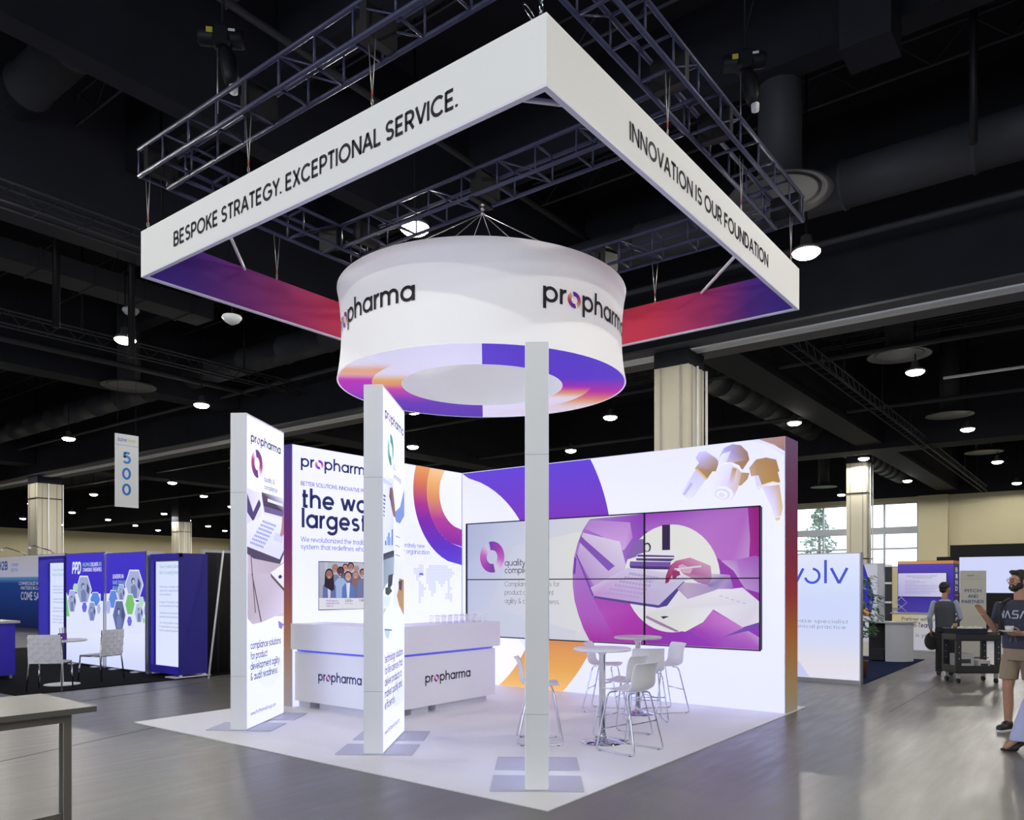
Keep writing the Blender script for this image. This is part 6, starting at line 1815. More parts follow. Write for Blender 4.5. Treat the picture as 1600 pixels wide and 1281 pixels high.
# ---------------------------------------------------------------- stools and bar tables
SHELL = mat('white_shell', (.84, .84, .86), .35)
def make_stool(label, loc, rz):
    """front looks to local +Y"""
    t = thing('bar_stool', label, 'stool', loc, rz, 'white shell stools with chrome sled legs')
    prof = [(.21, .600), (.19, .612), (.12, .608), (0, .598), (-.10, .600), (-.165, .612), (-.20, .645), (-.215, .70), (-.215, .76), (-.225, .82), (-.245, .875), (-.262, .895), (-.275, .897)]
    rows = []
    for i, (y, z) in enumerate(prof):
        f = i / (len(prof) - 1)
        w_ = .205 if i < 6 else .205 - .012 * (i - 6) / 6
        if i == 0: w_ = .18
        row = []
        for k in range(11):
            s_ = -1 + 2 * k / 10
            curve = (.022 * s_ * s_ if i < 6 else 0)
            fwd = (.045 * s_ * s_ if i >= 5 else 0)
            row.append(Vector((s_ * w_, y + fwd, z + curve)))
        rows.append(row)
    mb = MB(); vs = [p for r in rows for p in r]
    fs = [(i * 11 + k, i * 11 + k + 1, (i + 1) * 11 + k + 1, (i + 1) * 11 + k) for i in range(len(rows) - 1) for k in range(10)]
    mb.add(vs, fs, smooth=True)
    o = mb.build('seat_shell', SHELL, t)
    md = o.modifiers.new('thick', 'SOLIDIFY'); md.thickness = .012; md.offset = 0
    md = o.modifiers.new('smooth', 'SUBSURF'); md.levels = 1; md.render_levels = 1
    for s1 in (-1, 1):
        x1, x2 = s1 * .17, s1 * .235
        lf = MB().tube([(s1 * .05, .12, .588), (x1 - s1 * .03, .13, .588), (x1, .135, .575), (x1 + s1 * .012, .145, .54), (x2, .235, .04), (x2, .235, .018), (x2, .21, .0085), (x2, -.21, .0085), (x2, -.235, .018), (x2, -.235, .04), (x1 + s1 * .012, -.125, .54), (x1, -.115, .575), (x1 - s1 * .03, -.11, .588), (s1 * .05, -.10, .588)], .0085, n=8).build('leg_frame', CHROME, t)
        MB().rbox((x2, .19, .004), (.02, .03, .008), .002).rbox((x2, -.19, .004), (.02, .03, .008), .002).build('glide', BLK, lf)
    MB().tube([(-.215, .205, .21), (.215, .205, .21)], .007, n=6).tube([(-.2, -.18, .30), (.2, -.18, .30)], .007, n=6).build('footrest', CHROME, t)
    return t
def rz_of(fx, fy): return math.atan2(fy, fx) - PI / 2
st0 = make_stool('white stool half hidden behind the front corner tower', (2.04, 1.53, .008), rz_of(.61, -.79))
STOOLS = [((2.235, .55), (.15, 1), 'white stool nearest the front of the booth, right of the near table'),
          ((2.86, .98), (.05, 1), 'white stool close behind the nearest stool at the near table'),
          ((4.25, 2.04), (.28, -.96), 'white stool on the far left of the back table, by the orange print'),
          ((4.67, 1.38), (-.82, .57), 'white stool at far right near the wall under the screens'),
          ((3.93, 1.26), (.8, .6), 'white stool between the two tables with its back to the viewer')]
for (x, y), (fx, fy), lab in STOOLS:
    r = st0.copy(); COL.objects.link(r); r.location = (x, y, .008); r.rotation_euler = (0, 0, rz_of(fx, fy)); r['label'] = lab
    for ch in list(st0.children):
        c = ch.copy(); COL.objects.link(c); c.parent = r
        for g_ in list(ch.children):
            e_ = g_.copy(); COL.objects.link(e_); e_.parent = c
def bar_table(x, y, h, label, topm):
    t = thing('bar_table', label, 'table', (x, y, .008), 0, 'round bar tables on chrome pedestals')
    MB().lathe([(.29, h - .03), (.305, h - .024), (.305, h - .006), (.298, h)], n=48).build('table_top', topm, t)
    MB().lathe([(.235, 0), (.235, .006), (.12, .022), (.05, .04), (.04, .06)], n=40).build('base', mat('mirror_chrome', (.6, .62, .7), .05, metal=1), t)
    MB().lathe([(.034, .04), (.034, h - .08), (.05, h - .05), (.07, h - .03)], n=20).lathe([(.045, .04), (.045, .10)], n=20).build('pole', CHROME, t)
bar_table(2.42, .98, 1.0, 'round white bar table nearer the viewer with a mirror-bright base', WHITEG)
bar_table(4.29, 1.56, 1.0, 'round grey-topped bar table farther back beside the screen wall', mat('grey_laminate', (.55, .54, .56), .3))

# ================================================================ LEFT: THE BLUE BOOTH ACROSS THE AISLE
BLUE = mat('booth_blue', '3c2ec4', .5, noise=.03)
NAVY = mat('booth_navy', '2a2290', .5)
props(MB().bb(.05, 7.5, 9.75, 19.5, 0, .012).build('carpet', mat('black_carpet', (.010, .010, .012), .95, noise=.3, nscale=30, spec=.05)), 'black carpet under the blue and white booth at left', 'carpet')
LBB = print_mat('cool_backlit', emit=.88, base=.12, tint=(.94, .96, 1.06))
def poster(y0, y1, top, label, key, texts):
    t = thing('hexagon_lightbox', label, 'display panel', (2.8, (y0 + y1) / 2, .012))
    MB().bb(2.70, 2.86, y0, y1, .03, top).build('frame', ALU, t, world=True)
    MB().bb(2.60, 2.96, y0 + .3, y0 + .42, .012, .03).bb(2.60, 2.96, y1 - .42, y1 - .3, .012, .03).build('foot', WHITEG, t, world=True)
    g_ = [([(-y1 + .01, .05), (-y0 - .01, .05), (-y0 - .01, top - .01), (-y1 + .01, top - .01)], ['e6ecff', 'eef2ff', '4234c4', '4234c8'])]
    g0_ = vgrad(-y1 + .01, -y0 - .01, .05, 1.35, [(0, 'dfe6ff'), (.5, 'f2f5ff'), (1, 'eef2ff')], 4) + vgrad(-y1 + .01, -y0 - .01, 1.35, top - .01, [(0, '4030c8'), (1, '4436c4')], 3)
    hx = [(p, c) for p, c in GFX[key]]
    hx = [([(min(max(a, -y1 + .015), -y0 - .015), min(max(b, .06), top - .02)) for a, b in p], c) for p, c in hx]
    decal_layers('lit_print', t, (2.70, 0, 0), (0, -1, 0), [g0_], LBB, off=.001)
    decal('hexagon_print', t, (2.70, 0, 0), (0, -1, 0), hx, LBB, off=.003, step=.0002)
    decal_layers('lettering', t, (2.70, 0, 0), (0, -1, 0), [texts], LBB, off=.014)
tA = text('PPD', -14.05, -13.65, 1.905, .17, 'f4f6ff', 1.5, slant=.18) + text('HELPING', -13.56, -13.22, 2.05, .055, 'a8d8c8', 1.0) + text('DELIVER', -13.20, -12.90, 2.05, .055, 'f4f6ff', 1.2) + text('LIFE', -12.88, -12.74, 2.05, .055, 'a8d8c8', 1.0) + text('CHANGING THERAPIES', -13.56, -12.74, 1.945, .055, 'f4f6ff', 1.1)
poster(12.62, 14.35, 2.33, 'blue and white backlit panel with hexagon photos and three white initials', 'PPDA', tA)
tB = text('LEADERS IN', -12.28, -11.85, 1.80, .055, 'f4f6ff', 1.2) + text('RARE DISEASE', -12.28, -11.76, 1.68, .055, '9cc8d8', 1.0) + text('RESEARCH', -12.28, -11.88, 1.565, .055, '9cd8c0', 1.0)
poster(11.0, 12.58, 2.30, 'blue and white backlit hexagon panel with rare disease text, right of its twin', 'PPDB', tB)
def kiosk(y0, y1, label, lines, top=2.24, lx=2.92):
    t = thing('lightbox_kiosk', label, 'display case', (2.95, (y0 + y1) / 2, .012))
    MB().bb(2.70, 3.25, y0, y0 + .03, .06, top).build('side_panel', NAVY, t, world=True)
    MB().bb(2.70, 3.25, y1 - .03, y1, .06, top).build('side_panel', BLUE, t, world=True)
    MB().bb(2.70, 2.76, y0, y1, top - .07, top).bb(2.70, 2.74, y0 + .03, y1 - .03, .06, .20).build('front_frame', BLUE, t, world=True)
    MB().bb(2.74, 3.2, y0 + .03, y1 - .03, .06, .1).build('base', BLUE, t, world=True)
    MB().bb(2.60, 3.3, y0 - .03, y0 + .3, .012, .03).bb(2.72, 2.76, y0 + .005, y0 + .045, .03, .08).bb(3.18, 3.22, y0 + .005, y0 + .045, .03, .08).bb(2.72, 3.22, y1 - .1, y1, .03, .08).build('foot', WHITEG, t, world=True)
    MB().bb(lx, 3.02, y0 + .06, y1 - .06, .12, top - .12).build('light_panel', ALU, t, world=True)
    g0_ = vgrad(-y1 + .07, -y0 - .07, .14, top - .14, [(0, 'eef3ff'), (1, 'e4ecff')], 3)
    W = y1 - y0 - .3
    tx_ = []
    for r_, (s_, v, xh, c) in enumerate(lines): tx_ += text(s_, -y1 + .2, min(-y0 - .1, -y1 + .2 + W * (.93 if len(s_) > 20 else .6)), v, xh, c, .8)
    decal_layers('lit_print', t, (lx, 0, 0), (0, -1, 0), [g0_, tx_], LBB, off=.002)
    return t
KL = [('Science of Excellence. Solutions', 1.98, .045, '7cc0b4'), ('Built on Outstanding Service', 1.87, .045, '7cc0b4'),
      ('Patient access strategies and', 1.62, .028, '9098c8'), ('value drives supported by', 1.55, .028, '9098c8'), ('strong evidence.', 1.48, .028, '9098c8'),
      ('In support of the patient voice', 1.34, .028, '9098c8'), ('from early development through', 1.27, .028, '9098c8'),
      ('Comprehensive data reporting and', 1.14, .028, '9098c8'), ('generation and dissemination.', 1.07, .028, '9098c8'),
      ('The enduring studies to close', .96, .028, '9098c8'), ('the gap between you and your', .89, .028, '9098c8'), ('team as collaborating partners.', .82, .028, '9098c8')]
kiosk(9.86, 10.86, 'dark blue cabinet with glowing white text panel nearest the aisle', KL, lx=2.77)
kiosk(14.45, 15.75, 'dark blue cabinet with glowing panel left of the hexagon panels', KL, 2.30)
# aluminium posts between the panels
for y, lab in ((12.60, 'slim aluminium post between the two hexagon panels'), (10.93, 'slim aluminium post between hexagon panel and nearest blue cabinet')):
    props(MB().bb(2.66, 2.74, y - .016, y + .016 + (.0 if y > 12 else .03), .012, 2.30).bb(2.74, 3.0, y - .012, y + .012, .012, 2.30).build('frame_post', ALU), lab, 'post')
# black drape behind
def drape(x0, x1, y, z1, name='black_drape', label='', m_=None, amp=.04, z0=.012):
    mb = MB(); n = int((x1 - x0) / .05)
    vs = []
    for i in range(n + 1):
        x = x0 + (x1 - x0) * i / n; o = amp * math.sin(i * 1.1) + amp * .4 * math.sin(i * 2.3)
        vs += [(x, y + o, z0), (x, y + o * .8, z1)]
    mb.add(vs, [(2 * i, 2 * i + 2, 2 * i + 3, 2 * i + 1) for i in range(n)], smooth=True)
    o = mb.build(name, m_ or mat('drape_black', (.008, .008, .01), .9))
    md = o.modifiers.new('thick', 'SOLIDIFY'); md.thickness = .006
    return props(o, label, 'curtain')
drape(3.35, 5.2, 10.1, 2.28, label='black cloth drape behind the nearest blue cabinet')
props(MB().tube([(3.02, 9.45, .0), (3.42, 9.62, 2.3)], .018).build('leaning_pole', mat('white_plastic', (.7, .7, .72), .4)), 'thin white pole leaning beside the black drape', 'pole')
gp = thing('partition_wall', 'pale grey partition with ribbed lower half beyond the black drape', 'partition', (6.5, 13.6, 0))
MB().bb(-1.1, 3.0, 0, .08, 0, 2.5).build('panel', mat('partition_grey', (.42, .43, .5), .6), gp)
m = MB()
for k in range(34): m.bb(-1.08 + k * .12, -1.02 + k * .12, -.02, 0, .05, 1.25)
m.build('ribbing', mat('partition_grey', (.42, .43, .5), .6), gp)

# little table, chairs, pen pot, left counter
t = thing('cafe_table', 'round white café table with a purple pen cup on it', 'table', (1.05, 10.6, .012))
MB().lathe([(.36, .72), (.375, .727), (.375, .742), (.37, .748)], n=40).build('table_top', WHITEG, t)
MB().lathe([(.27, 0), (.27, .008), (.05, .02), (.03, .04)], n=32).build('base', WHITEG, t)
MB().lathe([(.025, .02), (.025, .7), (.06, .722)], n=16).build('pole', CHROME, t)
t = thing('pen_cup', 'purple square cup full of pens on the white café table', 'pen cup', (1.02, 10.52, .76))
MB().bb(-.05, .05, -.05, .05, 0, .11).build('cup', mat('purple_plastic', '5a2a98', .5), t)
m = MB()
for k in range(7): m.tube([(-.03 + k * .01, .02 * math.sin(k * 2), .06), (-.045 + k * .015, .03 * math.sin(k * 2), .19 + .01 * (k % 3))], .004, n=5)
m.build('pens', mat('pen_grey', (.4, .4, .5), .4), t)
LEATH = mat('pale_leather', (.72, .71, .76), .6)
def woven_chair(x, y, rz, label):
    t = thing('woven_chair', label, 'chair', (x, y, .012), rz, 'woven strap chairs with chrome legs')
    for sx in (-1, 1):
        MB().tube([(sx * .25, .24, 0), (sx * .235, .21, .43)], .012).build('leg', CHROME, t)
        MB().tube([(sx * .25, -.27, 0), (sx * .235, -.22, .43), (sx * .235, -.26, .88)], .012).build('leg', CHROME, t)
    MB().tube([(-.235, .21, .43), (.235, .21, .43), (.235, -.22, .43), (-.235, -.22, .43)], .012, closed=True).build('seat_frame', CHROME, t)
    s_ = MB(); b_ = MB()
    for k in range(6):
        u_ = -.2 + k * .08
        P1 = []; P2 = []; Q1 = []; Q2 = []
        for q in range(13):
            w_ = -.225 + .45 * q / 12; o = .006 * math.sin((q / 12) * 6 * PI + (PI if k % 2 else 0))
            P1.append((u_, w_, .445 + o)); P2.append((w_, -.0 + u_ * 1.0, .445 - o))
            zc = .66 + w_ * .9
            Q1.append((u_, -.245 - (zc - .44) * .09 + o, zc)); Q2.append((w_ * 1.02, -.245 - (.66 + u_ - .44) * .09 - o, .66 + u_ * .95))
        for mm, A_, B_, v1, v2 in ((s_, P1, P2, Vector((.036, 0, 0)), Vector((0, .036, 0))), (b_, Q1, Q2, Vector((.036, 0, 0)), Vector((0, 0, .034)))):
            for pts, d in ((A_, v1), (B_, v2)):
                vs = []
                for p in pts: vs += [Vector(p) - d, Vector(p) + d]
                mm.add(vs, [(2 * i, 2 * i + 1, 2 * i + 3, 2 * i + 2) for i in range(len(pts) - 1)])
    for n_, mm in (('seat', s_), ('backrest', b_)):
        o = mm.build(n_, LEATH, t); md = o.modifiers.new('thick', 'SOLIDIFY'); md.thickness = .004
woven_chair(.66, 10.08, rz_of(.65, .76), 'pale woven strap chair with its back to the viewer, left of the café table')
woven_chair(1.75, 10.75, rz_of(-.35, .95), 'pale woven strap chair on the right side of the café table')
t = thing('booth_counter', 'blue booth counter with grey top cut by the left picture edge', 'counter', (.2, 12.9, .012))
MB().bb(-1.2, .74, -.68, .1, .06, .98).build('body', BLUE, t)
MB().bb(-1.25, .80, -.74, .15, .98, 1.02).build('counter_top', mat('counter_grey', (.45, .46, .48), .4), t)
MB().bb(.66, .70, -.66, -.62, 0, .06).bb(.66, .70, .02, .06, 0, .06).bb(-1.1, -1.06, -.66, -.62, 0, .06).build('foot', ALU, t)

# far-left exhibitor wall
fw_ = thing('exhibitor_wall', 'white and blue exhibitor back wall at the far left edge', 'display wall', (8.1, 31, 0))
MB().bb(8.0, 8.1, 27.0, 35.5, 0, 2.82).build('panel', mat('blue_print', '1e3f8c', .5), fw_, world=True)
g0_ = vgrad(-35.4, -27.02, 1.98, 2.81, [(0, 'd8d8f4'), (1, 'd4d0dc')], 2)
g0_ += vgrad(-35.4, -27.02, .02, 1.98, [(0, '1c2c58'), (.5, '24408c'), (.93, '2850a0'), (1, '70a8e0')], 8)
tx_ = text('H2B', -33.2, -32.2, 2.28, .24, '3c60a8', 1.5) + text('COMMUNITY', -31.85, -31.1, 2.40, .09, '6c94dc', 1.2) + text('BOOTHS', -31.85, -31.2, 2.20, .09, '6c94dc', 1.2)
tx_ += text('COMMERCIALIZE WHAT', -31.1, -28.9, 1.66, .09, 'd4d4ec', 1.2) + text('MATTERS IN CARE', -30.9, -28.9, 1.48, .09, 'd4d4ec', 1.2) + text('COME SAY HI', -30.9, -28.6, 1.08, .22, 'c4c8e8', 1.3)
decal_layers('wall_print', fw_, (8.0, 0, 0), (0, -1, 0), [g0_, tx_], MATS['glow_print'], off=.004)
for k, y in enumerate((33.4, 30.6, 28.0)):
    t = thing('arm_spotlight', ['leftmost', 'middle', 'rightmost'][k] + ' small arm spotlight on top of the far-left exhibitor wall', 'spotlight', (8.05, y, 2.82))
    MB().tube([(0, 0, 0), (-.1, .1, .12), (-.5, .5, .3), (-.6, .6, .26)], .02).build('arm', CHROME, t)
    MB().lathe([(.02, .0), (.07, -.08)], (-.62, .62, .27), n=12).build('head', WHITEG, t)
drape(3.3, 5.5, 17.0, 1.5, label='black table drape between far-left wall and blue cabinet')

# 500 aisle sign
t = thing('aisle_sign', 'tall white hanging aisle sign with blue digits 500', 'sign', (3.82, 14.0, 3.39))
MB().bb(-.26, .26, 0, .02, 0, 1.61).build('board', mat('sign_white', (.62, .63, .66), .6), t)
tx_ = text('dcphar', -.21, .0, 1.45, .055, '4c68c0', .8) + text('forum', .01, .21, 1.45, .055, 'b8c870', .8) + [([(-.25, 1.36), (.25, 1.36), (.25, 1.368), (-.25, 1.368)], '7880b0')]
tx_ += text('5', -.10, .09, .97, .175, '3880c8', 1.45) + text('0', -.11, .09, .62, .175, '2c74c0', 1.45) + text('0', -.11, .09, .27, .175, '2870bc', 1.45)
decal_layers('lettering', t, (3.82, 14.0, 3.39), (1, 0, 0), [tx_], PRN, off=.003)
MB().tube([(-.2, .01, 1.61), (-.2, .01, 8.6)], .004, n=4).tube([(.2, .01, 1.61), (.2, .01, 8.6)], .004, n=4).build('wire', BLK, t)

# foreground work table at the lower left
t = thing('steel_table', 'grey-topped steel work table at the lower left corner', 'table', (-2.45, 1.73, 0), 0)
# top corners measured on the floor grid
tp = [(-2.45, 1.73), (-2.42, 2.62), (-3.75, 2.66), (-3.78, 1.77)]
mb = MB()
vs = [Vector((x, y, z)) for z in (.885, .92) for x, y in tp]
mb.add(vs, [(0, 1, 2, 3), (7, 6, 5, 4), (0, 4, 5, 1), (1, 5, 6, 2), (2, 6, 7, 3), (3, 7, 4, 0)])
mb.build('table_top', mat('worktop_grey', (.115, .11, .10), .4, noise=.06, nscale=5), t, world=True)
RAILM = mat('galvanised', (.22, .205, .18), .38, metal=.6)
m = MB(); m.bb(-3.7, -2.60, 1.80, 1.84, .83, .885)
m.build('apron_rail', RAILM, t, world=True)
for x, y in ((-2.62, 1.80), (-2.50, 2.10), (-3.7, 1.80), (-3.7, 2.10)):
    MB().rbox((x + .03, y + .03, .4425), (.052, .052, .885), .004).build('leg', RAILM, t, world=True)
m = MB().bb(-3.65, -2.62, 1.81, 1.84, .24, .275)
m.build('lower_rail', RAILM, t, world=True)

# ================================================================ RIGHT SIDE
ev = thing('lightbox_wall', 'backlit pale blue wall with thin blue letters, beyond the rainbow end', 'display wall', (9.25, 1.6, 0))
MB().bb(9.15, 9.30, 0, 3.4, .0, 2.22).build('frame', ALU, ev, world=True)
g0_ = vgrad(-3.38, -.02, .07, 2.20, [(0, 'f0ecf0'), (.15, 'efe8e8'), (.3, 'dfe4fa'), (.6, 'd8e2fc'), (.85, 'e4ecfc'), (1, 'eceffc')], 8)
g1_ = [ellipse(-2.1, -.35, 1.35, 1.15, n=30, a0=20, a1=160, c='ccd0f4')]
g1_[0] = ([(min(max(a, -3.37), -.03), max(b, .08)) for a, b in g1_[0][0]] , 'd0d4f4')
VI = '4a58d0'
tx_ = []
tx_ += arcband(-.79, 1.83, .10, .142, -165, 85, [(0, VI), (1, VI)], n=16)
for a, b in (((-1.06, 1.69), (-.97, 1.97)), ((-1.15, 1.97), (-1.06, 1.69)), ((-.335, 1.97), (-.285, 1.70)), ((-.285, 1.70), (-.225, 1.97)), ((-.52, 1.69), (-.52, 2.08))):
    pass
def bar(a, b, w_, c):
    d = Vector((b[0] - a[0], b[1] - a[1])).normalized(); n_ = Vector((-d.y, d.x)) * w_ / 2
    return ([(a[0] + n_.x, a[1] + n_.y), (a[0] - n_.x, a[1] - n_.y), (b[0] - n_.x, b[1] - n_.y), (b[0] + n_.x, b[1] + n_.y)], c)
tx_ += [bar((-1.07, 1.70), (-.94, 1.96), .045, VI), bar((-1.20, 1.96), (-1.07, 1.70), .045, VI), bar((-.567, 1.70), (-.567, 2.10), .045, VI), bar((-.475, 1.96), (-.345, 1.70), .045, VI), bar((-.345, 1.70), (-.215, 1.96), .045, VI)]
tx_ += text('talk to a disease specialist', -1.78, -.20, 1.02, .045, '8890a0', .7, gap=2.2) + text('about every clinical practice', -1.85, -.24, .925, .045, '8890a0', .7, gap=2.2)
decal_layers('lit_print', ev, (9.15, 0, 0), (0, -1, 0), [g0_, g1_, tx_], LBB, off=.002)
props(MB().bb(9.31, 13.5, -.02, 6.5, 0, .011).bb(13.5, 14.69, -.02, 5.0, 0, .011).build('carpet', mat('navy_carpet', '20294a', .95, noise=.2, nscale=30, spec=.05)), 'dark navy carpet behind the pale backlit wall', 'carpet')

# ficus
fp = thing('potted_ficus', 'leafy green potted ficus tree standing behind the pale backlit wall', 'plant', (10.30, .30, .011))
MB().lathe([(.11, 0), (.15, .28), (.16, .30), (.14, .30), (.13, .27), (0, .26)], n=20).build('pot', mat('terracotta', '6a4030', .7), fp)
MB().tube([(0, 0, .28), (.03, .02, .9), (0, 0, 1.7)], [.022, .018, .008]).tube([(.02, 0, .6), (-.15, -.1, 1.2)], .01).tube([(.02, 0, .7), (.2, .1, 1.3)], .01).build('stem', mat('bark', '5a4636', .8), fp)
mb = MB(); rnd = random.Random(5)
for k in range(1000):
    z = .72 + 1.12 * rnd.random(); R_ = .40 * math.sin(PI * min(1, max(0, (z - .6) / 1.45))) ** .6
    a = rnd.random() * 2 * PI; r_ = R_ * math.sqrt(rnd.random())
    p = Vector((r_ * math.cos(a), r_ * math.sin(a), z))
    d = Vector((math.cos(a) + rnd.uniform(-.7, .7), math.sin(a) + rnd.uniform(-.7, .7), rnd.uniform(-.8, .1))).normalized()
    e = d.cross(Vector((0, 0, 1))).normalized(); L_ = rnd.uniform(.08, .125)
    mb.add([p, p + d * L_ * .5 + e * L_ * .26, p + d * L_, p + d * L_ * .5 - e * L_ * .26], [(0, 1, 2, 3)])
mb.build('leaves', mat('ficus_leaf', '4f7a45', .5, noise=.35, nscale=14), fp)

# booth behind the ficus
t = thing('exhibitor_wall', 'blue and white exhibitor panel with orange triangle behind the ficus', 'display wall', (14.75, 1.8, .011))
MB().bb(14.7, 14.8, .82, 3.2, .011, 2.17).build('panel', ALU, t, world=True)
g0_ = [([(-3.18, .35), (-.96, .35), (-.96, 2.15), (-3.18, 2.15)], 'e4e6f8'), ([(-3.18, .02), (-.96, .02), (-.96, .35), (-3.18, .35)], 'ddd8cc'),
       ([(-3.18, .95), (-1.1, .95), (-1.02, 1.4), (-1.25, 2.15), (-3.18, 2.15)], '4038cc'), ([(-3.18, 1.0), (-1.08, 1.0), (-1.3, 1.6), (-3.18, 2.15)], '4038cc'), ([(-1.42, 1.42), (-1.05, .97), (-1.8, .95)], 'f0a070')]
decal('wall_print', t, (14.70, 0, 0), (0, -1, 0), g0_, MATS['glow_print'], off=.002, step=.001)
t = thing('grid_panel', 'dark mesh display grid with pale crossbars behind the white counter', 'grid panel', (17.4, 1.25, 0))
MB().bb(0, .04, -.05, 1.6, 0, 2.18).build('mesh', mat('charcoal_mesh', (.045, .045, .055), .8), t)
MB().bb(-.03, 0, -.05, 1.6, 1.69, 1.74).bb(-.03, 0, -.05, 1.6, 1.19, 1.24).bb(-.03, 0, -.05, 1.6, 2.14, 2.2).build('crossbar', WHITEG, t)

t = thing('reception_counter', 'grey-white curved counter with open dark side on the navy carpet', 'counter', (13.75, .30, .011))
mb = MB()
arc_ = [(-.36 + .0, .02)] + [(-.30 * math.cos(a) - .02, -.28 * math.sin(a) + .0) for a in [PI * k / 10 for k in range(0, 6)]]
R2 = Matrix.Rotation(-.62, 3, 'Z')
def curv(r0, r1, z0, z1, a0, a1, n=12):
    vs = []
    for k in range(n + 1):
        a = a0 + (a1 - a0) * k / n
        for r, z in ((r0, z0), (r1, z0), (r1, z1), (r0, z1)): vs.append((r * math.cos(a), r * math.sin(a), z))
    fs = [(4 * k + q, 4 * k + 4 + q, 4 * k + 4 + (q + 1) % 4, 4 * k + (q + 1) % 4) for k in range(n) for q in range(4)]
    fs += [(0, 1, 2, 3), tuple(4 * n + q for q in (3, 2, 1, 0))]
    return vs, fs
vs, fs = curv(.44, .47, 0, .83, math.radians(178), math.radians(262))
mb.add([(x + .35, y + .25, z) for x, y, z in vs], fs)
mb.build('front_panel', mat('counter_white', (.55, .56, .62), .5), t)
vs, fs = curv(0, .52, .83, .86, math.radians(90), math.radians(272), 20)
MB().add([(x + .35, y + .25, z) for x, y, z in vs], fs).build('counter_top', mat('counter_grey', (.45, .46, .48), .4), t)
MB().bb(.32, .35, -.2, .7, 0, .83).bb(-.1, .3, .30, .6, .02, .25).build('shelving', mat('dark_cloth', (.02, .02, .03), .8), t)

# purple exhibitor stand with screen
X0 = 17.6
t = thing('exhibitor_stand', 'purple exhibitor stand with orange top edge and white counter front', 'booth', (X0, .5, 0))
MB().bb(X0, X0 + .84, -.19, 1.10, 0, 2.29).build('wall_body', mat('stand_navy', '2a1f66', .5), t, world=True)
g0_ = vgrad(-1.095, .185, .9, 2.21, [(0, '5a4cc0'), (.5, '4030c0'), (1, '6850d8')], 5) + [([(-1.095, 2.21), (.185, 2.21), (.185, 2.285), (-1.095, 2.285)], ['e8b060', 'e8a050', 'f0a860', 'f0c080'])]
decal_layers('lit_print', t, (X0, 0, 0), (0, -1, 0), [g0_], MATS['glow_print'], off=.003)
decal_layers('side_lettering', t, (0, -.19, 0), (1, 0, 0), [[([(X0 + .01, 2.21), (X0 + .83, 2.21), (X0 + .83, 2.285), (X0 + .01, 2.285)], 'c87038')] + sum([text(ch, X0 + .25, X0 + .6, 2.0 - k * .16, .08, 'd8d4ec', 1.3) for k, ch in enumerate('BIND')], []) + sum([text(ch, X0 + .25, X0 + .6, 1.2 - k * .15, .08, 'd8d4ec', 1.3) for k, ch in enumerate('>med')], []) + [([(X0 + .1, 1.40), (X0 + .75, 1.40), (X0 + .75, 1.42), (X0 + .1, 1.42)], 'c87038')]], MATS['glow_print'], off=.003)
MB().bb(X0 - .5, X0 - .02, -.19, 1.13, 0, .93).build('counter', mat('stand_white', (.7, .7, .74), .6), t, world=True)
MB().bb(X0 - .54, X0 - .01, -.22, 1.17, .93, .965).build('counter_top', mat('counter_grey', (.45, .46, .48), .4), t, world=True)
cw = [([(-1.13, .03), (.18, .03), (.18, .92), (-1.13, .92)], ['e8e6f2', 'eceaf4', 'e8e4f0', 'ecd890'])]
ctx = text('Partner with us', -.91, -.11, .765, .062, '404060', .9) + text('Dream-Team', -.93, -.24, .60, .085, '38385c', 1.1) + text('this is your way', -.85, .14, .36, .07, '8888a0', .8)
decal_layers('counter_print', t, (X0 - .5, 0, 0), (0, -1, 0), [cw, ctx], MATS['glow_print'], off=.003)
t = thing('television', 'screen with lines of small text on the purple stand', 'television', (X0 - .05, .52, 1.67))
MB().bb(X0 - .05, X0 - .004, -.04, 1.09, 1.36, 1.98).build('housing', BLK, t, world=True)
sc = [([(-1.08, 1.37), (.03, 1.37), (.03, 1.97), (-1.08, 1.97)], ['b8b0e8', 'd8d8f4', 'e4e4f8', 'd4d0f0'])]
sx = text('Drug launch market access webinar', -.88, -.18, 1.885, .022, '606090', .8) + text('with the expert panel', -.74, -.30, 1.84, .022, '606090', .8)
for k in range(9): sx += [([(-.92, 1.77 - k * .040), (-.92 + [.35, .5, .25, .75, .8, .75, .7, .75, .6][k], 1.77 - k * .040), (-.92 + [.35, .5, .25, .75, .8, .75, .7, .75, .6][k], 1.78 - k * .040), (-.92, 1.78 - k * .040)], '9c9cc8')]
decal_layers('picture', t, (X0 - .05, 0, 0), (0, -1, 0), [sc, sx], SCR, off=.002)
t = thing('acrylic_stand', 'clear crossed acrylic stand on the counter of the purple stand', 'stand', (X0 - .28, .95, .972))
m = MB()
for a, b in (((-.0, .14, .012), (0, -.12, .24)), ((0, -.12, .012), (0, .14, .24)), ((0, .14, .24), (0, .01, .38)), ((0, -.12, .24), (0, .01, .38))): m.tube([a, b], .012, n=6)
m.build('rods', mat('acrylic', (.6, .58, .8), .1, alpha=.6), t)

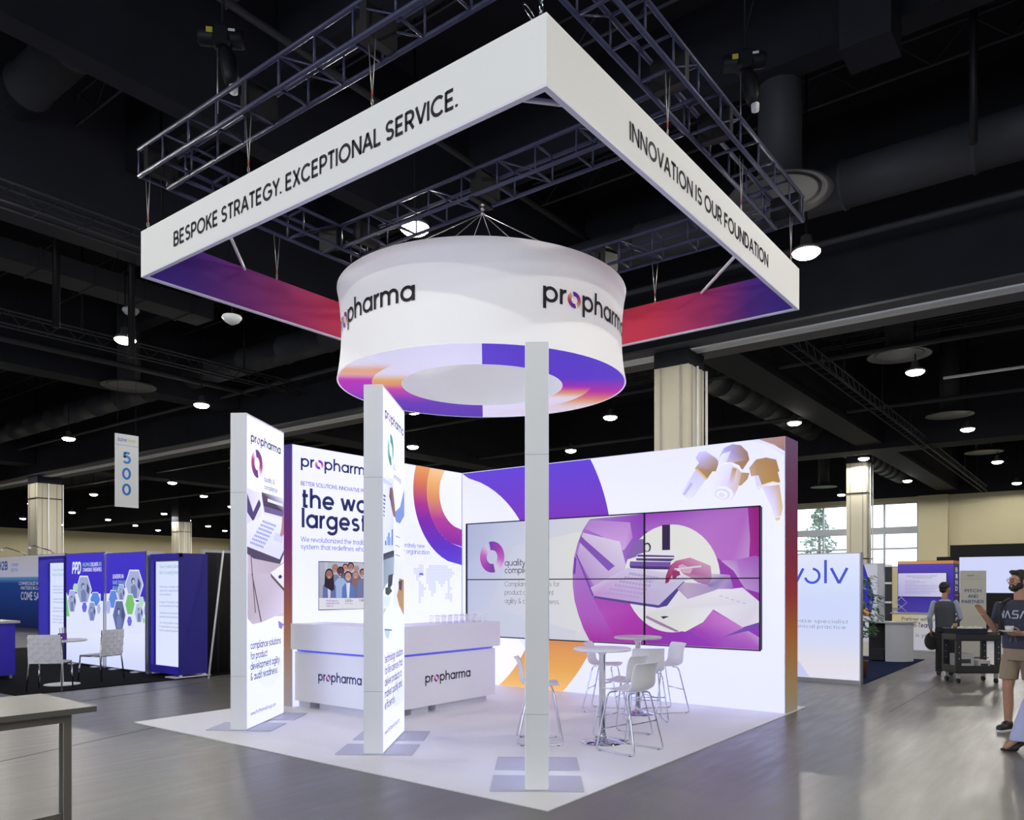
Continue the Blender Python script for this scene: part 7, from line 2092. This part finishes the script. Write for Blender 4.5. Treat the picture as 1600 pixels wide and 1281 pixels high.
# PITCH AND PARTNER sign
t = thing('banner_sign', 'beige standing sign reading pitch and partner', 'sign', (16.0, -.80, 0), -.92)
MB().rbox((0, 0, 1.0), (.60, .03, 2.0), .003).build('board', mat('sign_beige', 'bcb9b0', .6), t)
MB().bb(-.28, .28, -.15, .15, 0, .01).build('foot', BLK, t)
tx_ = text('dcphar', -.14, .02, 1.87, .030, '5060a8', .9) + text('forum', .03, .15, 1.87, .030, 'b0b870', .9)
tx_ += [([(-.29, 1.80), (.29, 1.80), (.29, 1.804), (-.29, 1.804)], '787880')]
tx_ += text('PITCH', -.20, .18, 1.50, .052, '3c5c98', 1.2) + text('AND', -.13, .11, 1.375, .052, '3c5c98', 1.2) + text('PARTNER', -.27, .24, 1.25, .052, '3c5c98', 1.2)
decal_layers('lettering', t, M3(t, 0, -.015, 0), DIR(t), [tx_], PRN, off=.003)

# stage with big white screen
t = thing('stage_screen', 'very wide white projection screen in a black surround at far right', 'screen', (30.3, -3, 0))
MB().bb(30.05, 30.3, -12, 2.14, 0, 2.77).bb(30.05, 30.3, -12, 1.67, 2.77, 3.22).build('surround', mat('drape_black', (.008, .008, .01), .9), t, world=True)
decal('picture', t, (30.05, 0, 0), (0, -1, 0), [([(-1.35, 1.36), (9, 1.36), (9, 2.74), (-1.35, 2.74)], 'd8dcf8')], LBB, off=.003)
# low furniture behind the cart
drape(19.5, 24, -3.0, .9, 'stage_skirt', 'black skirted stage edge behind the service cart')

# service cart
ca = thing('service_cart', 'black two-shelf utility cart loaded with dishes and boxes', 'cart', (10.76, -1.40, 0), -.918)
PL = mat('cart_plastic', (.022, .022, .026), .5)
W_, D_ = .76, .46
def tray(z0, z1):
    m = MB().rbox((0, 0, z0 + .015), (W_, D_, .03), .008)
    for sx, sy, wx, wy in ((0, -1, W_, .02), (0, 1, W_, .02), (-1, 0, .02, D_), (1, 0, .02, D_)):
        m.rbox((sx * (W_ / 2 - .01), sy * (D_ / 2 - .01), (z0 + z1) / 2), (wx, wy, z1 - z0), .005)
    return m
tray(.72, .83).build('upper_shelf', PL, ca)
tray(.17, .30).build('lower_shelf', PL, ca)
for sx in (-1, 1):
    for sy in (-1, 1):
        MB().rbox((sx * (W_ / 2 - .045), sy * (D_ / 2 - .03), .51), (.09, .06, .44), .008).build('corner_post', PL, ca)
        m = MB()
        for k in range(3): m.tube([(sx * (W_ / 2 - .045), sy * (D_ / 2 - .03) - .034, .42 + k * .1), (sx * (W_ / 2 - .045), sy * (D_ / 2 - .03) - .026, .42 + k * .1)], .009, n=8)
        m.build('bolt', ALU, ca)
        c_ = MB().tube([(sx * (W_ / 2 - .06) - .018, sy * (D_ / 2 - .05), .042), (sx * (W_ / 2 - .06) + .018, sy * (D_ / 2 - .05), .042)], .042, n=14).build('caster', BLK, ca)
        MB().bb(sx * (W_ / 2 - .06) - .028, sx * (W_ / 2 - .06) + .028, sy * (D_ / 2 - .05) - .02, sy * (D_ / 2 - .05) + .02, .084, .17).build('caster_fork', ALU, c_)
def oncart(a, b, z):
    m_ = chain_matrix(ca) @ Vector((a, b, z)); return (m_.x, m_.y, m_.z)
def bin_(name, a, b, z, w_, d_, h, m_, lab):
    t = thing(name, lab, 'tub', oncart(a, b, z), -.918)
    mb = MB()
    v1 = [(-w_ / 2 * .86, -d_ / 2 * .86, 0), (w_ / 2 * .86, -d_ / 2 * .86, 0), (w_ / 2 * .86, d_ / 2 * .86, 0), (-w_ / 2 * .86, d_ / 2 * .86, 0)]
    v2 = [(-w_ / 2, -d_ / 2, h), (w_ / 2, -d_ / 2, h), (w_ / 2, d_ / 2, h), (-w_ / 2, d_ / 2, h)]
    v3 = [(x * .95, y * .93, h) for x, y, _ in v2]; v4 = [(x * .93, y * .92, .01) for x, y, _ in v1]
    mb.add(v1 + v2 + v3 + v4, [(3, 2, 1, 0)] + [(i, (i + 1) % 4, 4 + (i + 1) % 4, 4 + i) for i in range(4)] + [(4 + i, 4 + (i + 1) % 4, 8 + (i + 1) % 4, 8 + i) for i in range(4)] + [(8 + i, 8 + (i + 1) % 4, 12 + (i + 1) % 4, 12 + i) for i in range(4)] + [(12, 13, 14, 15)])
    mb.build('tub', m_, t)
    r_ = MB()
    r_.tube([(x, y, z_ + .0) for x, y, z_ in v2], .010, n=6, closed=True); r_.build('rim', m_, t)
bin_('bus_tub', -.10, 0, .752, .56, .40, .17, mat('tub_navy', (.02, .022, .045), .4), 'dark navy dish tub on top of the cart')
bin_('bus_tub', .275, 0, .752, .18, .36, .11, mat('tub_grey', (.10, .10, .10), .4), 'smaller grey dish tub at the right end of the cart')
CER = mat('white_china', (.62, .60, .55), .3)
rnd = random.Random(9)
cu0 = None
for k in range(14):
    a, b = -.27 + (k % 7) * .062 + rnd.uniform(-.01, .01), -.08 + (k // 7) * .13
    z = .78 + .10 + rnd.uniform(-.005, .02)
    if cu0 is None:
        cu0 = thing('coffee_cup', 'used white cup in the heap of crockery in the dark dish tub', 'cup', oncart(a, b, z), 0, 'used cups in the dish tub')
        MB().lathe([(.022, 0), (.036, .02), (.040, .06), (.037, .06), (.02, .008), (0, .008)], n=14).build('bowl', CER, cu0)
        MB().tube([(.038, 0, .048), (.058, 0, .045), (.056, 0, .022), (.034, 0, .018)], .005, n=6).build('handle', CER, cu0)
    else:
        o = cu0.copy(); COL.objects.link(o); o.location = oncart(a, b, z); o.rotation_euler = (rnd.uniform(-.5, .5), rnd.uniform(-.5, .5), rnd.uniform(0, 6))
        for ch in cu0.children:
            d = ch.copy(); COL.objects.link(d); d.parent = o
pl0 = None
for k in range(6):
    loc = oncart(.275, -.02, .765 + k * .024)
    if pl0 is None:
        pl0 = props(MB().lathe([(.05, 0), (.09, .012), (.088, .016), (.05, .006), (0, .006)], n=24).build('plate', CER), 'white plate in the stack at the right end of the cart', 'plate', 'stacked plates on the cart')
        pl0.location = loc
    else:
        o = pl0.copy(); COL.objects.link(o); o.location = loc
def carton(a, b, z, s_, lab, col):
    t = thing('carton', lab, 'box', oncart(a, b, z), -.9)
    MB().rbox((0, 0, s_[2] / 2), s_, .004).build('box_body', mat('carton_' + col, col, .7), t)
    MB().bb(-s_[0] * .3, s_[0] * .3, -s_[1] / 2 - .002, -s_[1] / 2, s_[2] * .45, s_[2] * .7).build('printed_label', mat('label_dark', (.05, .035, .03), .6), t)
carton(-.17, -.02, .203, (.28, .24, .29), 'large pale carton on the lower shelf of the cart', 'a8a8ac')
carton(.15, -.02, .203, (.21, .22, .18), 'smaller white carton on the right of the cart lower shelf', 'b4b4b4')
t = thing('bread_roll_glass', 'amber drink glass at the left end of the cart', 'glass', oncart(-.33, -.10, .93 - .0))
MB().lathe([(.03, 0), (.036, .085), (.033, .085), (.027, .008), (0, .008)], n=14).build('tumbler', mat('amber_glass', '9a8458', .3), t)
t.name = 'drink_glass'
# ================================================================ PEOPLE
SKIN = mat('skin', 'b98a70', .5, noise=.06, nscale=20)
SKIN2 = mat('skin_tan', 'a87a5c', .5, noise=.06, nscale=20)
def caps(mb, p0, p1, r0, r1, n=14):
    p0 = Vector(p0); p1 = Vector(p1); d = (p1 - p0).normalized()
    pts = []; rs = []
    for k in range(5):
        a = PI / 2 * k / 4
        pts.append(p0 - d * r0 * math.cos(a)); rs.append(max(.001, r0 * math.sin(a)))
    for k in range(1, 5):
        a = PI / 2 * k / 4
        if k == 1: pts.append(p1); rs.append(r1)
        pts.append(p1 + d * r1 * math.sin(a)); rs.append(max(.001, r1 * math.cos(a)))
    mb.tube(pts, rs, n=n)
def ell(mb, c, r, n=18, m=12, R=None):
    c = Vector(c); vs = []; fs = []
    for i in range(m + 1):
        t_ = PI * i / m
        for k in range(n):
            a = 2 * PI * k / n
            p = Vector((r[0] * math.sin(t_) * math.cos(a), r[1] * math.sin(t_) * math.sin(a), -r[2] * math.cos(t_)))
            if R is not None: p = R @ p
            vs.append(c + p)
    for i in range(m):
        for k in range(n): fs.append((i * n + k, i * n + (k + 1) % n, (i + 1) * n + (k + 1) % n, (i + 1) * n + k))
    mb.add(vs, fs, smooth=True)
def rings(mb, R_, n=20):
    rr = []
    for c, rx, ry in R_:
        rr.append([Vector(c) + Vector((rx * math.cos(2 * PI * k / n), ry * math.sin(2 * PI * k / n), 0)) for k in range(n)])
    mb.loft(rr)
def remesh(o, vox=.008, it=5):
    m = o.modifiers.new('skin_union', 'REMESH'); m.mode = 'VOXEL'; m.voxel_size = vox; m.use_smooth_shade = True
    s_ = o.modifiers.new('relax', 'SMOOTH'); s_.factor = .5; s_.iterations = it
    return o
def hand(mb, wrist, fwd, side, curl=.5, s=1.0, palm_n=None):
    """fwd: direction of the fingers, side: direction towards the thumb"""
    w_ = Vector(wrist); f = Vector(fwd).normalized(); sd = Vector(side); sd = (sd - f * sd.dot(f)).normalized(); nrm = f.cross(sd)
    if palm_n is not None and nrm.dot(Vector(palm_n)) < 0: nrm = -nrm
    caps(mb, w_ + sd * .018 * s, w_ + f * .085 * s + sd * .026 * s, .018 * s, .016 * s, 10)
    caps(mb, w_ - sd * .012 * s, w_ + f * .082 * s - sd * .026 * s, .018 * s, .015 * s, 10)
    caps(mb, w_, w_ + f * .085 * s, .020 * s, .016 * s, 10)
    for k, (o_, L) in enumerate(((.030, .070), (.011, .078), (-.010, .072), (-.030, .056))):
        p = w_ + f * .088 * s + sd * o_ * s; d = f.copy(); ang = 0
        for j, fr in enumerate((.42, .33, .25)):
            ang += curl * (.55, .8, .6)[j]
            d = f * math.cos(ang) + nrm * math.sin(ang)
            q_ = p + d * L * fr * s
            caps(mb, p, q_, (.0092 - .0008 * j) * s, (.0086 - .0008 * j) * s, 8); p = q_
    t0 = w_ + f * .025 * s + sd * .030 * s; t1 = t0 + (f * .5 + sd * .7 + nrm * .3).normalized() * .042 * s
    t2 = t1 + (f * .8 + sd * .25 + nrm * (.3 + curl * .5)).normalized() * .034 * s
    caps(mb, t0, t1, .013 * s, .0105 * s, 8); caps(mb, t1, t2, .0105 * s, .009 * s, 8)

def head_parts(P, hc, Rz, skin, hairm, height=.125, beard=None, short=True, tilt=0):
    """features in head space: face to +Y"""
    R = Matrix.Rotation(Rz, 3, 'Z') @ Matrix.Rotation(tilt, 3, 'X')
    hc = Vector(hc)
    T = lambda x, y, z: hc + R @ Vector((x, y, z))
    return R, T

def add_head(mb, T, R):
    ell(mb, T(0, -.005, .02), (.076, .094, .102), R=R)
    ell(mb, T(0, .022, -.045), (.058, .070, .070), R=R)
    caps(mb, T(0, .092, .012), T(0, .112, -.018), .009, .015, 10)      # nose
    ell(mb, T(0, .078, .038), (.05, .022, .012), R=R)                    # brow
    for sx in (-1, 1):
        ell(mb, T(sx * .030, .075, -.012), (.022, .02, .018), R=R)       # cheeks
        ell(mb, T(sx * .078, -.005, -.002), (.010, .018, .032), R=R)     # ears
    ell(mb, T(0, .086, -.052), (.024, .014, .007), R=R)                  # lips
    ell(mb, T(0, .084, -.062), (.020, .013, .006), R=R)
    ell(mb, T(0, .070, -.092), (.026, .024, .018), R=R)                  # chin
def eyes(T, R, parent):
    w_ = MB(); p_ = MB()
    for sx in (-1, 1):
        ell(w_, T(sx * .031, .076, .014), (.014, .010, .008), 12, 8, R)
        ell(p_, T(sx * .031, .0845, .014), (.0055, .004, .0055), 10, 6, R)
    w_.build('eyes', mat('eye_white', (.7, .7, .68), .3), parent); p_.build('pupils', mat('pupil', (.03, .02, .015), .2), parent)

# ---- man with glasses and beard
man = thing('person', 'man with beard and glasses, dark printed t-shirt and khaki shorts, holding plate and cup', 'person', (5.79, -2.49, 0), math.radians(160 - 90))
HZ = 1.715
R, T = head_parts(man, (0, .02, HZ), math.radians(-30), None, None)
b = MB(); add_head(b, T, R)
caps(b, (0, -.01, 1.47), (0, .01, 1.62), .062, .056)
rings(b, [((0, 0, .90), .15, .10), ((0, 0, 1.05), .145, .105), ((0, 0, 1.22), .165, .115), ((0, 0, 1.38), .18, .115), ((0, 0, 1.47), .13, .08)])
legs = [(.105, .03, .08), (-.115, -.10, .06)]
for sx, (x, y, _) in zip((1, -1), legs):
    caps(b, (sx * .09, 0, .88), (sx * .11, y * .5 + .02, .50), .085, .058)
    caps(b, (sx * .11, y * .5 + .02, .50), (sx * .115, y * .8 - .01, .30), .056, .054)
    caps(b, (sx * .115, y * .8 - .01, .30), (sx * .12, y - .02, .10), .053, .036)
    caps(b, (sx * .12, y - .03, .06), (sx * .13, y + .12, .045), .035, .032)
# right arm raised, gesturing
SR, ER, WR = (.205, 0, 1.43), (.275, -.02, 1.16), (.30, .20, 1.34)
caps(b, SR, ER, .052, .040); caps(b, ER, WR, .041, .028)
hand(b, WR, (.1, .62, .75), (-.9, .1, .1), .25, palm_n=(0, 1, -.5))
# left arm bent, holding the plate
SL, EL, WL = (-.205, 0, 1.43), (-.27, .0, 1.15), (-.12, .22, 1.135)
caps(b, SL, EL, .052, .040); caps(b, EL, WL, .041, .028)
hand(b, WL, (.75, .65, .0), (-.3, .6, .5), .55, palm_n=(0, 0, 1))
remesh(b.build('body', SKIN, man), .0055, 3)
eyes(T, R, man)
HAIR = mat('dark_brown_hair', (.018, .012, .009), .7, noise=.3, nscale=60)
h = MB()
ell(h, T(0, -.018, .045), (.082, .096, .092), R=R); ell(h, T(0, .045, .098), (.062, .045, .030), R=R); ell(h, T(.02, .06, .108), (.045, .03, .022), R=R)
for sx in (-1, 1): ell(h, T(sx * .070, .010, .025), (.012, .028, .05), R=R)
ell(h, T(0, -.06, -.02), (.06, .045, .05), R=R)
remesh(h.build('hair', HAIR, man), .006, 2)
h = MB()
ell(h, T(0, .055, -.085), (.052, .045, .034), R=R)
for sx in (-1, 1):
    ell(h, T(sx * .058, .030, -.050), (.020, .042, .040), R=R); ell(h, T(sx * .030, .072, -.072), (.024, .026, .026), R=R)
caps(h, T(-.028, .088, -.040), T(.028, .088, -.040), .007, .007, 8)
remesh(h.build('beard', HAIR, man), .0055, 1)
g_ = MB()
for sx in (-1, 1):
    g_.tube([T(sx * .033 + .025 * math.cos(a), .102, .010 + .018 * math.sin(a)) for a in [k * PI / 8 for k in range(16)]], .0025, n=6, closed=True)
    g_.tube([T(sx * .058, .100, .016), T(sx * .080, .01, .012)], .0025, n=6)
g_.tube([T(-.008, .104, .012), T(.008, .104, .012)], .0025, n=6)
g_.build('glasses', BLK, man)
SH = mat('tshirt_slate', '3a3c4c', .85, noise=.08, nscale=30)
s_ = MB()
rings(s_, [((0, 0, .955), .180, .134), ((0, 0, 1.0), .180, .136), ((0, 0, 1.08), .178, .138), ((0, 0, 1.25), .195, .142), ((0, 0, 1.38), .205, .138), ((0, 0, 1.46), .16, .105), ((0, 0, 1.505), .085, .075)], 28)
for S_, E_ in ((SR, ER), (SL, EL)):
    S_ = Vector(S_); E_ = Vector(E_); m_ = S_.lerp(E_, .72)
    s_.tube([S_ + Vector((0, 0, .015)) - (E_ - S_) * .1, S_, m_], [.055, .068, .066], n=16)
remesh(s_.build('tshirt', SH, man), .0065, 4)
def chest(a, b_, d):
    y = .147 * math.sqrt(max(.02, 1 - (a / .235) ** 2)) + .004 + d
    return chain_matrix(man) @ Vector((-a, y, b_))
def bars(L_, w_, c):
    out = []
    for (x0, y0), (x1, y1) in L_:
        d = Vector((x1 - x0, y1 - y0)); n_ = Vector((-d.y, d.x)).normalized() * w_ / 2
        k = 4
        for i in range(k):
            p = Vector((x0, y0)) + d * (i / k); q_ = Vector((x0, y0)) + d * ((i + 1) / k)
            out.append(([(p.x + n_.x, p.y + n_.y), (p.x - n_.x, p.y - n_.y), (q_.x - n_.x, q_.y - n_.y), (q_.x + n_.x, q_.y + n_.y)], c))
    return out
WC = 'c4c8d4'
ns = bars([((-.150, 1.30), (-.138, 1.385)), ((-.138, 1.385), (-.112, 1.30)), ((-.112, 1.30), (-.100, 1.385)),
           ((-.090, 1.30), (-.058, 1.383)), ((-.058, 1.383), (-.030, 1.30)),
           ((.055, 1.383), (.005, 1.383)), ((.005, 1.383), (-.005, 1.345)), ((-.002, 1.345), (.052, 1.343)), ((.052, 1.343), (.046, 1.303)), ((.046, 1.303), (-.012, 1.303)),
           ((.070, 1.30), (.102, 1.383)), ((.102, 1.383), (.132, 1.30))], .013, WC)
rk = [([(-.02, 1.10), (.02, 1.10), (.016, 1.20), (0, 1.255), (-.016, 1.20)], '5c5468'), ([(-.045, 1.02), (-.018, 1.05), (-.018, 1.12)], '4c6c64'), ([(.045, 1.02), (.018, 1.12), (.018, 1.05)], '6c4c50')]
rnd = random.Random(4)
for k in range(26):
    x, z = rnd.uniform(-.11, .11), rnd.uniform(1.03, 1.27)
    if abs(x) > .03: rk.append(([(x, z), (x + .007, z), (x + .007, z + .007), (x, z + .007)], rnd.choice(['4c5cac', '5c4c8c', '6c7480'])))
decal_layers('chest_print', man, (0, 0, 0), (1, 0, 0), [rk, ns], PRN, off=.004, step=.002, warp=chest)
q_ = MB()
KH = mat('khaki', '9a8872', .85, noise=.06, nscale=15)
rings(q_, [((0, 0, 1.02), .155, .115), ((0, 0, .95), .165, .122), ((0, 0, .82), .178, .130)], 26)
for sx, (x, y, _) in zip((1, -1), legs):
    rings(q_, [((sx * .085, 0, .88), .095, .11), ((sx * .10, y * .3, .74), .098, .105), ((sx * .110, y * .45 + .01, .60), .096, .102)], 22)
remesh(q_.build('shorts', KH, man), .0065, 3)
for sx, (x, y, _) in zip((1, -1), legs):
    f_ = MB()
    caps(f_, (sx * .12, y - .05, .055), (sx * .13, y + .14, .045), .046, .042); caps(f_, (sx * .12, y - .03, .09), (sx * .125, y + .03, .075), .045, .043)
    remesh(f_.build('shoe', mat('shoe_black', (.02, .02, .022), .5), man), .006, 2)
    so = MB(); so.loft([[Vector((sx * .125 + .05 * math.cos(a), y + .045 + .15 * math.sin(a), z)) for a in [k * PI / 10 for k in range(20)]] for z in (0, .028)])
    so.build('sole', mat('sole_white', (.75, .75, .73), .5), man)
bp_ = MB(); bp_.tube([(.13, .135, 1.10), (.15, .155, 1.30), (.145, .10, 1.46), (.13, -.03, 1.51), (.13, -.16, 1.40)], .02, n=8).rbox((.0, -.22, 1.24), (.30, .15, .42), .05)
bp_.build('backpack', mat('backpack_black', (.02, .02, .026), .8), man)
def onman(v): 
    m_ = chain_matrix(man) @ Vector(v); return (m_.x, m_.y, m_.z)
t = props(MB().lathe([(.04, 0), (.095, .016), (.093, .020), (.04, .005), (0, .005)], n=28).build('plate', CER), 'white plate held in front of the bearded man', 'plate')
t.location = onman((-.02, .30, 1.150))
t = thing('coffee_cup', 'white cup standing on the plate held by the bearded man', 'cup', onman((-.03, .30, 1.158)))
MB().lathe([(.025, 0), (.04, .02), (.046, .06), (.042, .06), (.03, .012), (0, .01)], n=18).build('bowl', CER, t)
MB().tube([(.044, 0, .05), (.064, 0, .045), (.062, 0, .022), (.038, 0, .018)], .005, n=6).build('handle', CER, t)

# ---- waiter seen from behind
wt = thing('person', 'waiter seen from behind in grey vest, white shirt and black trousers', 'person', (11.66, -.87, 0), math.radians(2 - 90))
R, T = head_parts(wt, (0, .02, 1.595), math.radians(-38), None, None)
b = MB(); add_head(b, T, R)
caps(b, (0, -.01, 1.38), (0, .01, 1.50), .052, .050)
rings(b, [((0, 0, .86), .14, .10), ((0, 0, 1.0), .135, .10), ((0, 0, 1.15), .15, .105), ((0, 0, 1.28), .165, .105), ((0, 0, 1.37), .12, .07)])
for sx, y in ((1, .05), (-1, -.03)):
    caps(b, (sx * .085, 0, .84), (sx * .09, y * .5 + .015, .46), .080, .052); caps(b, (sx * .09, y * .5 + .015, .46), (sx * .095, y, .09), .050, .034)
    caps(b, (sx * .095, y - .01, .05), (sx * .10, y + .12, .04), .034, .030)
SR, ER, WR = (.18, 0, 1.33), (.25, .02, 1.07), (.20, .24, 1.02)
SL, EL, WL = (-.18, 0, 1.33), (-.245, -.05, 1.07), (-.235, .03, .84)
for a_, c_, d_ in ((SR, ER, WR), (SL, EL, WL)): caps(b, a_, c_, .045, .036); caps(b, c_, d_, .036, .026)
hand(b, WR, (-.1, .95, -.1), (-.8, .1, .4), .5, palm_n=(0, 0, -1)); hand(b, WL, (0, .15, -1), (.1, .9, .1), .6, palm_n=(1, 0, 0))
remesh(b.build('body', SKIN2, wt), .006, 3)
eyes(T, R, wt)
h = MB(); ell(h, T(0, -.018, .045), (.084, .100, .092), R=R); ell(h, T(0, -.05, -.015), (.066, .055, .06), R=R); ell(h, T(0, .04, .10), (.055, .04, .028), R=R)
remesh(h.build('hair', mat('black_hair', (.008, .007, .008), .6), wt), .006, 2)
WS = mat('white_shirt', '9aa4b4', .8)
s_ = MB()
rings(s_, [((0, 0, .90), .150, .112), ((0, 0, 1.10), .152, .115), ((0, 0, 1.25), .172, .118), ((0, 0, 1.34), .15, .092), ((0, 0, 1.405), .068, .062)], 26)
for a_, c_, d_ in ((SR, ER, WR), (SL, EL, WL)):
    caps(s_, a_, c_, .055, .046); s_.tube([Vector(c_), Vector(c_).lerp(Vector(d_), .92)], [.047, .036], n=14)
remesh(s_.build('shirt', WS, wt), .0065, 3)
s_ = MB()
rings(s_, [((0, 0, .885), .160, .124), ((0, 0, .92), .160, .124), ((0, 0, 1.10), .165, .130), ((0, 0, 1.24), .184, .134), ((0, 0, 1.33), .176, .112), ((0, 0, 1.372), .125, .086)], 26)
remesh(s_.build('vest', mat('vest_grey', '44464c', .85), wt), .0065, 3)
q_ = MB(); TR = mat('trousers_black', (.014, .014, .018), .8)
rings(q_, [((0, 0, .93), .150, .112), ((0, 0, .86), .162, .122), ((0, 0, .80), .165, .125)], 24)
for sx, y in ((1, .05), (-1, -.03)):
    rings(q_, [((sx * .08, 0, .84), .088, .10), ((sx * .088, y * .5 + .01, .46), .068, .075), ((sx * .095, y, .06), .060, .070)], 20)
remesh(q_.build('trousers', TR, wt), .0065, 3)
for sx, y in ((1, .05), (-1, -.03)):
    f_ = MB(); caps(f_, (sx * .095, y - .045, .042), (sx * .10, y + .13, .036), .042, .036)
    remesh(f_.build('shoe', mat('shoe_black', (.02, .02, .022), .5), wt), .006, 2)
m_ = chain_matrix(wt)
v = m_ @ Vector((-.225, .05, .62))
t = thing('serving_tray', 'round dark serving tray held upright at the waiter\'s side', 'tray', (v.x, v.y, v.z), math.radians(52))
MB().tube([(-.006, 0, 0), (.004, 0, 0)], .165, n=36).build('disc', mat('tray_dark', (.05, .05, .05), .4), t)
MB().tube([(-.012, .165 * math.cos(k * PI / 16), .165 * math.sin(k * PI / 16)) for k in range(32)], .009, n=6, closed=True).build('rim', mat('tray_rim', (.10, .10, .09), .4), t)

# ---- woman at the right edge
wm = thing('person', 'person at the right edge in wide white trousers and black heeled shoes', 'person', (4.89, -2.81, 0), math.radians(127 - 90))
R, T = head_parts(wm, (0, .02, 1.56), 0, None, None)
b = MB(); add_head(b, T, R)
caps(b, (0, -.01, 1.34), (0, .01, 1.46), .046, .045)
rings(b, [((0, 0, .88), .15, .105), ((0, 0, 1.0), .12, .09), ((0, 0, 1.15), .135, .10), ((0, 0, 1.25), .15, .10), ((0, 0, 1.34), .10, .065)])
LG = ((1, -.32), (-1, .36))
for sx, y in LG:
    caps(b, (sx * .075, 0, .86), (sx * .08, y * .55 + .05, .49), .080, .050); caps(b, (sx * .08, y * .55 + .05, .49), (sx * .08, y, .15), .048, .030)
    caps(b, (sx * .08, y, .13), (sx * .08, y + .13, .04), .030, .026)
SR, ER, WR = (.165, 0, 1.30), (.20, -.10, 1.05), (.19, -.10, .82)
SL, EL, WL = (-.165, 0, 1.30), (-.20, -.12, 1.05), (-.19, -.13, .82)
for a_, c_, d_ in ((SR, ER, WR), (SL, EL, WL)): caps(b, a_, c_, .040, .032); caps(b, c_, d_, .032, .023)
hand(b, WR, (0, .4, -.9), (-.6, .6, 0), .35, .9); hand(b, WL, (0, .2, -1), (.5, .7, 0), .35, .9)
remesh(b.build('body', SKIN, wm), .0065, 3)
eyes(T, R, wm)
h = MB(); ell(h, T(0, -.02, .04), (.086, .100, .096), R=R); ell(h, T(0, -.06, -.09), (.085, .055, .13), R=R)
remesh(h.build('hair', HAIR, wm), .007, 2)
s_ = MB(); rings(s_, [((0, 0, .84), .168, .125), ((0, 0, 1.0), .140, .108), ((0, 0, 1.18), .152, .118), ((0, 0, 1.28), .16, .11), ((0, 0, 1.37), .07, .06)], 24)
for a_, c_ in ((SR, ER), (SL, EL)): caps(s_, a_, c_, .052, .042)
remesh(s_.build('blouse', mat('blouse_navy', (.03, .03, .05), .8), wm), .007, 3)
q_ = MB()
rings(q_, [((0, 0, .98), .135, .105), ((0, 0, .88), .165, .120), ((0, 0, .80), .168, .125)], 24)
for sx, y in LG:
    rings(q_, [((sx * .075, 0, .85), .088, .105), ((sx * .08, y * .5 + .04, .50), .078, .095), ((sx * .08, y * .95 - .02, .16), .082, .115), ((sx * .08, y - .03, .105), .084, .120)], 22)
remesh(q_.build('trousers', mat('trousers_white', 'b8bce0', .8), wm), .0065, 3)
for sx, y in LG:
    f_ = MB(); caps(f_, (sx * .08, y + .03, .030), (sx * .08, y + .17, .018), .032, .014); caps(f_, (sx * .08, y - .05, .095), (sx * .08, y + .05, .030), .028, .028); caps(f_, (sx * .08, y - .07, .09), (sx * .08, y - .075, .010), .014, .007)
    remesh(f_.build('shoe', mat('shoe_black', (.02, .02, .022), .5), wm), .005, 1)
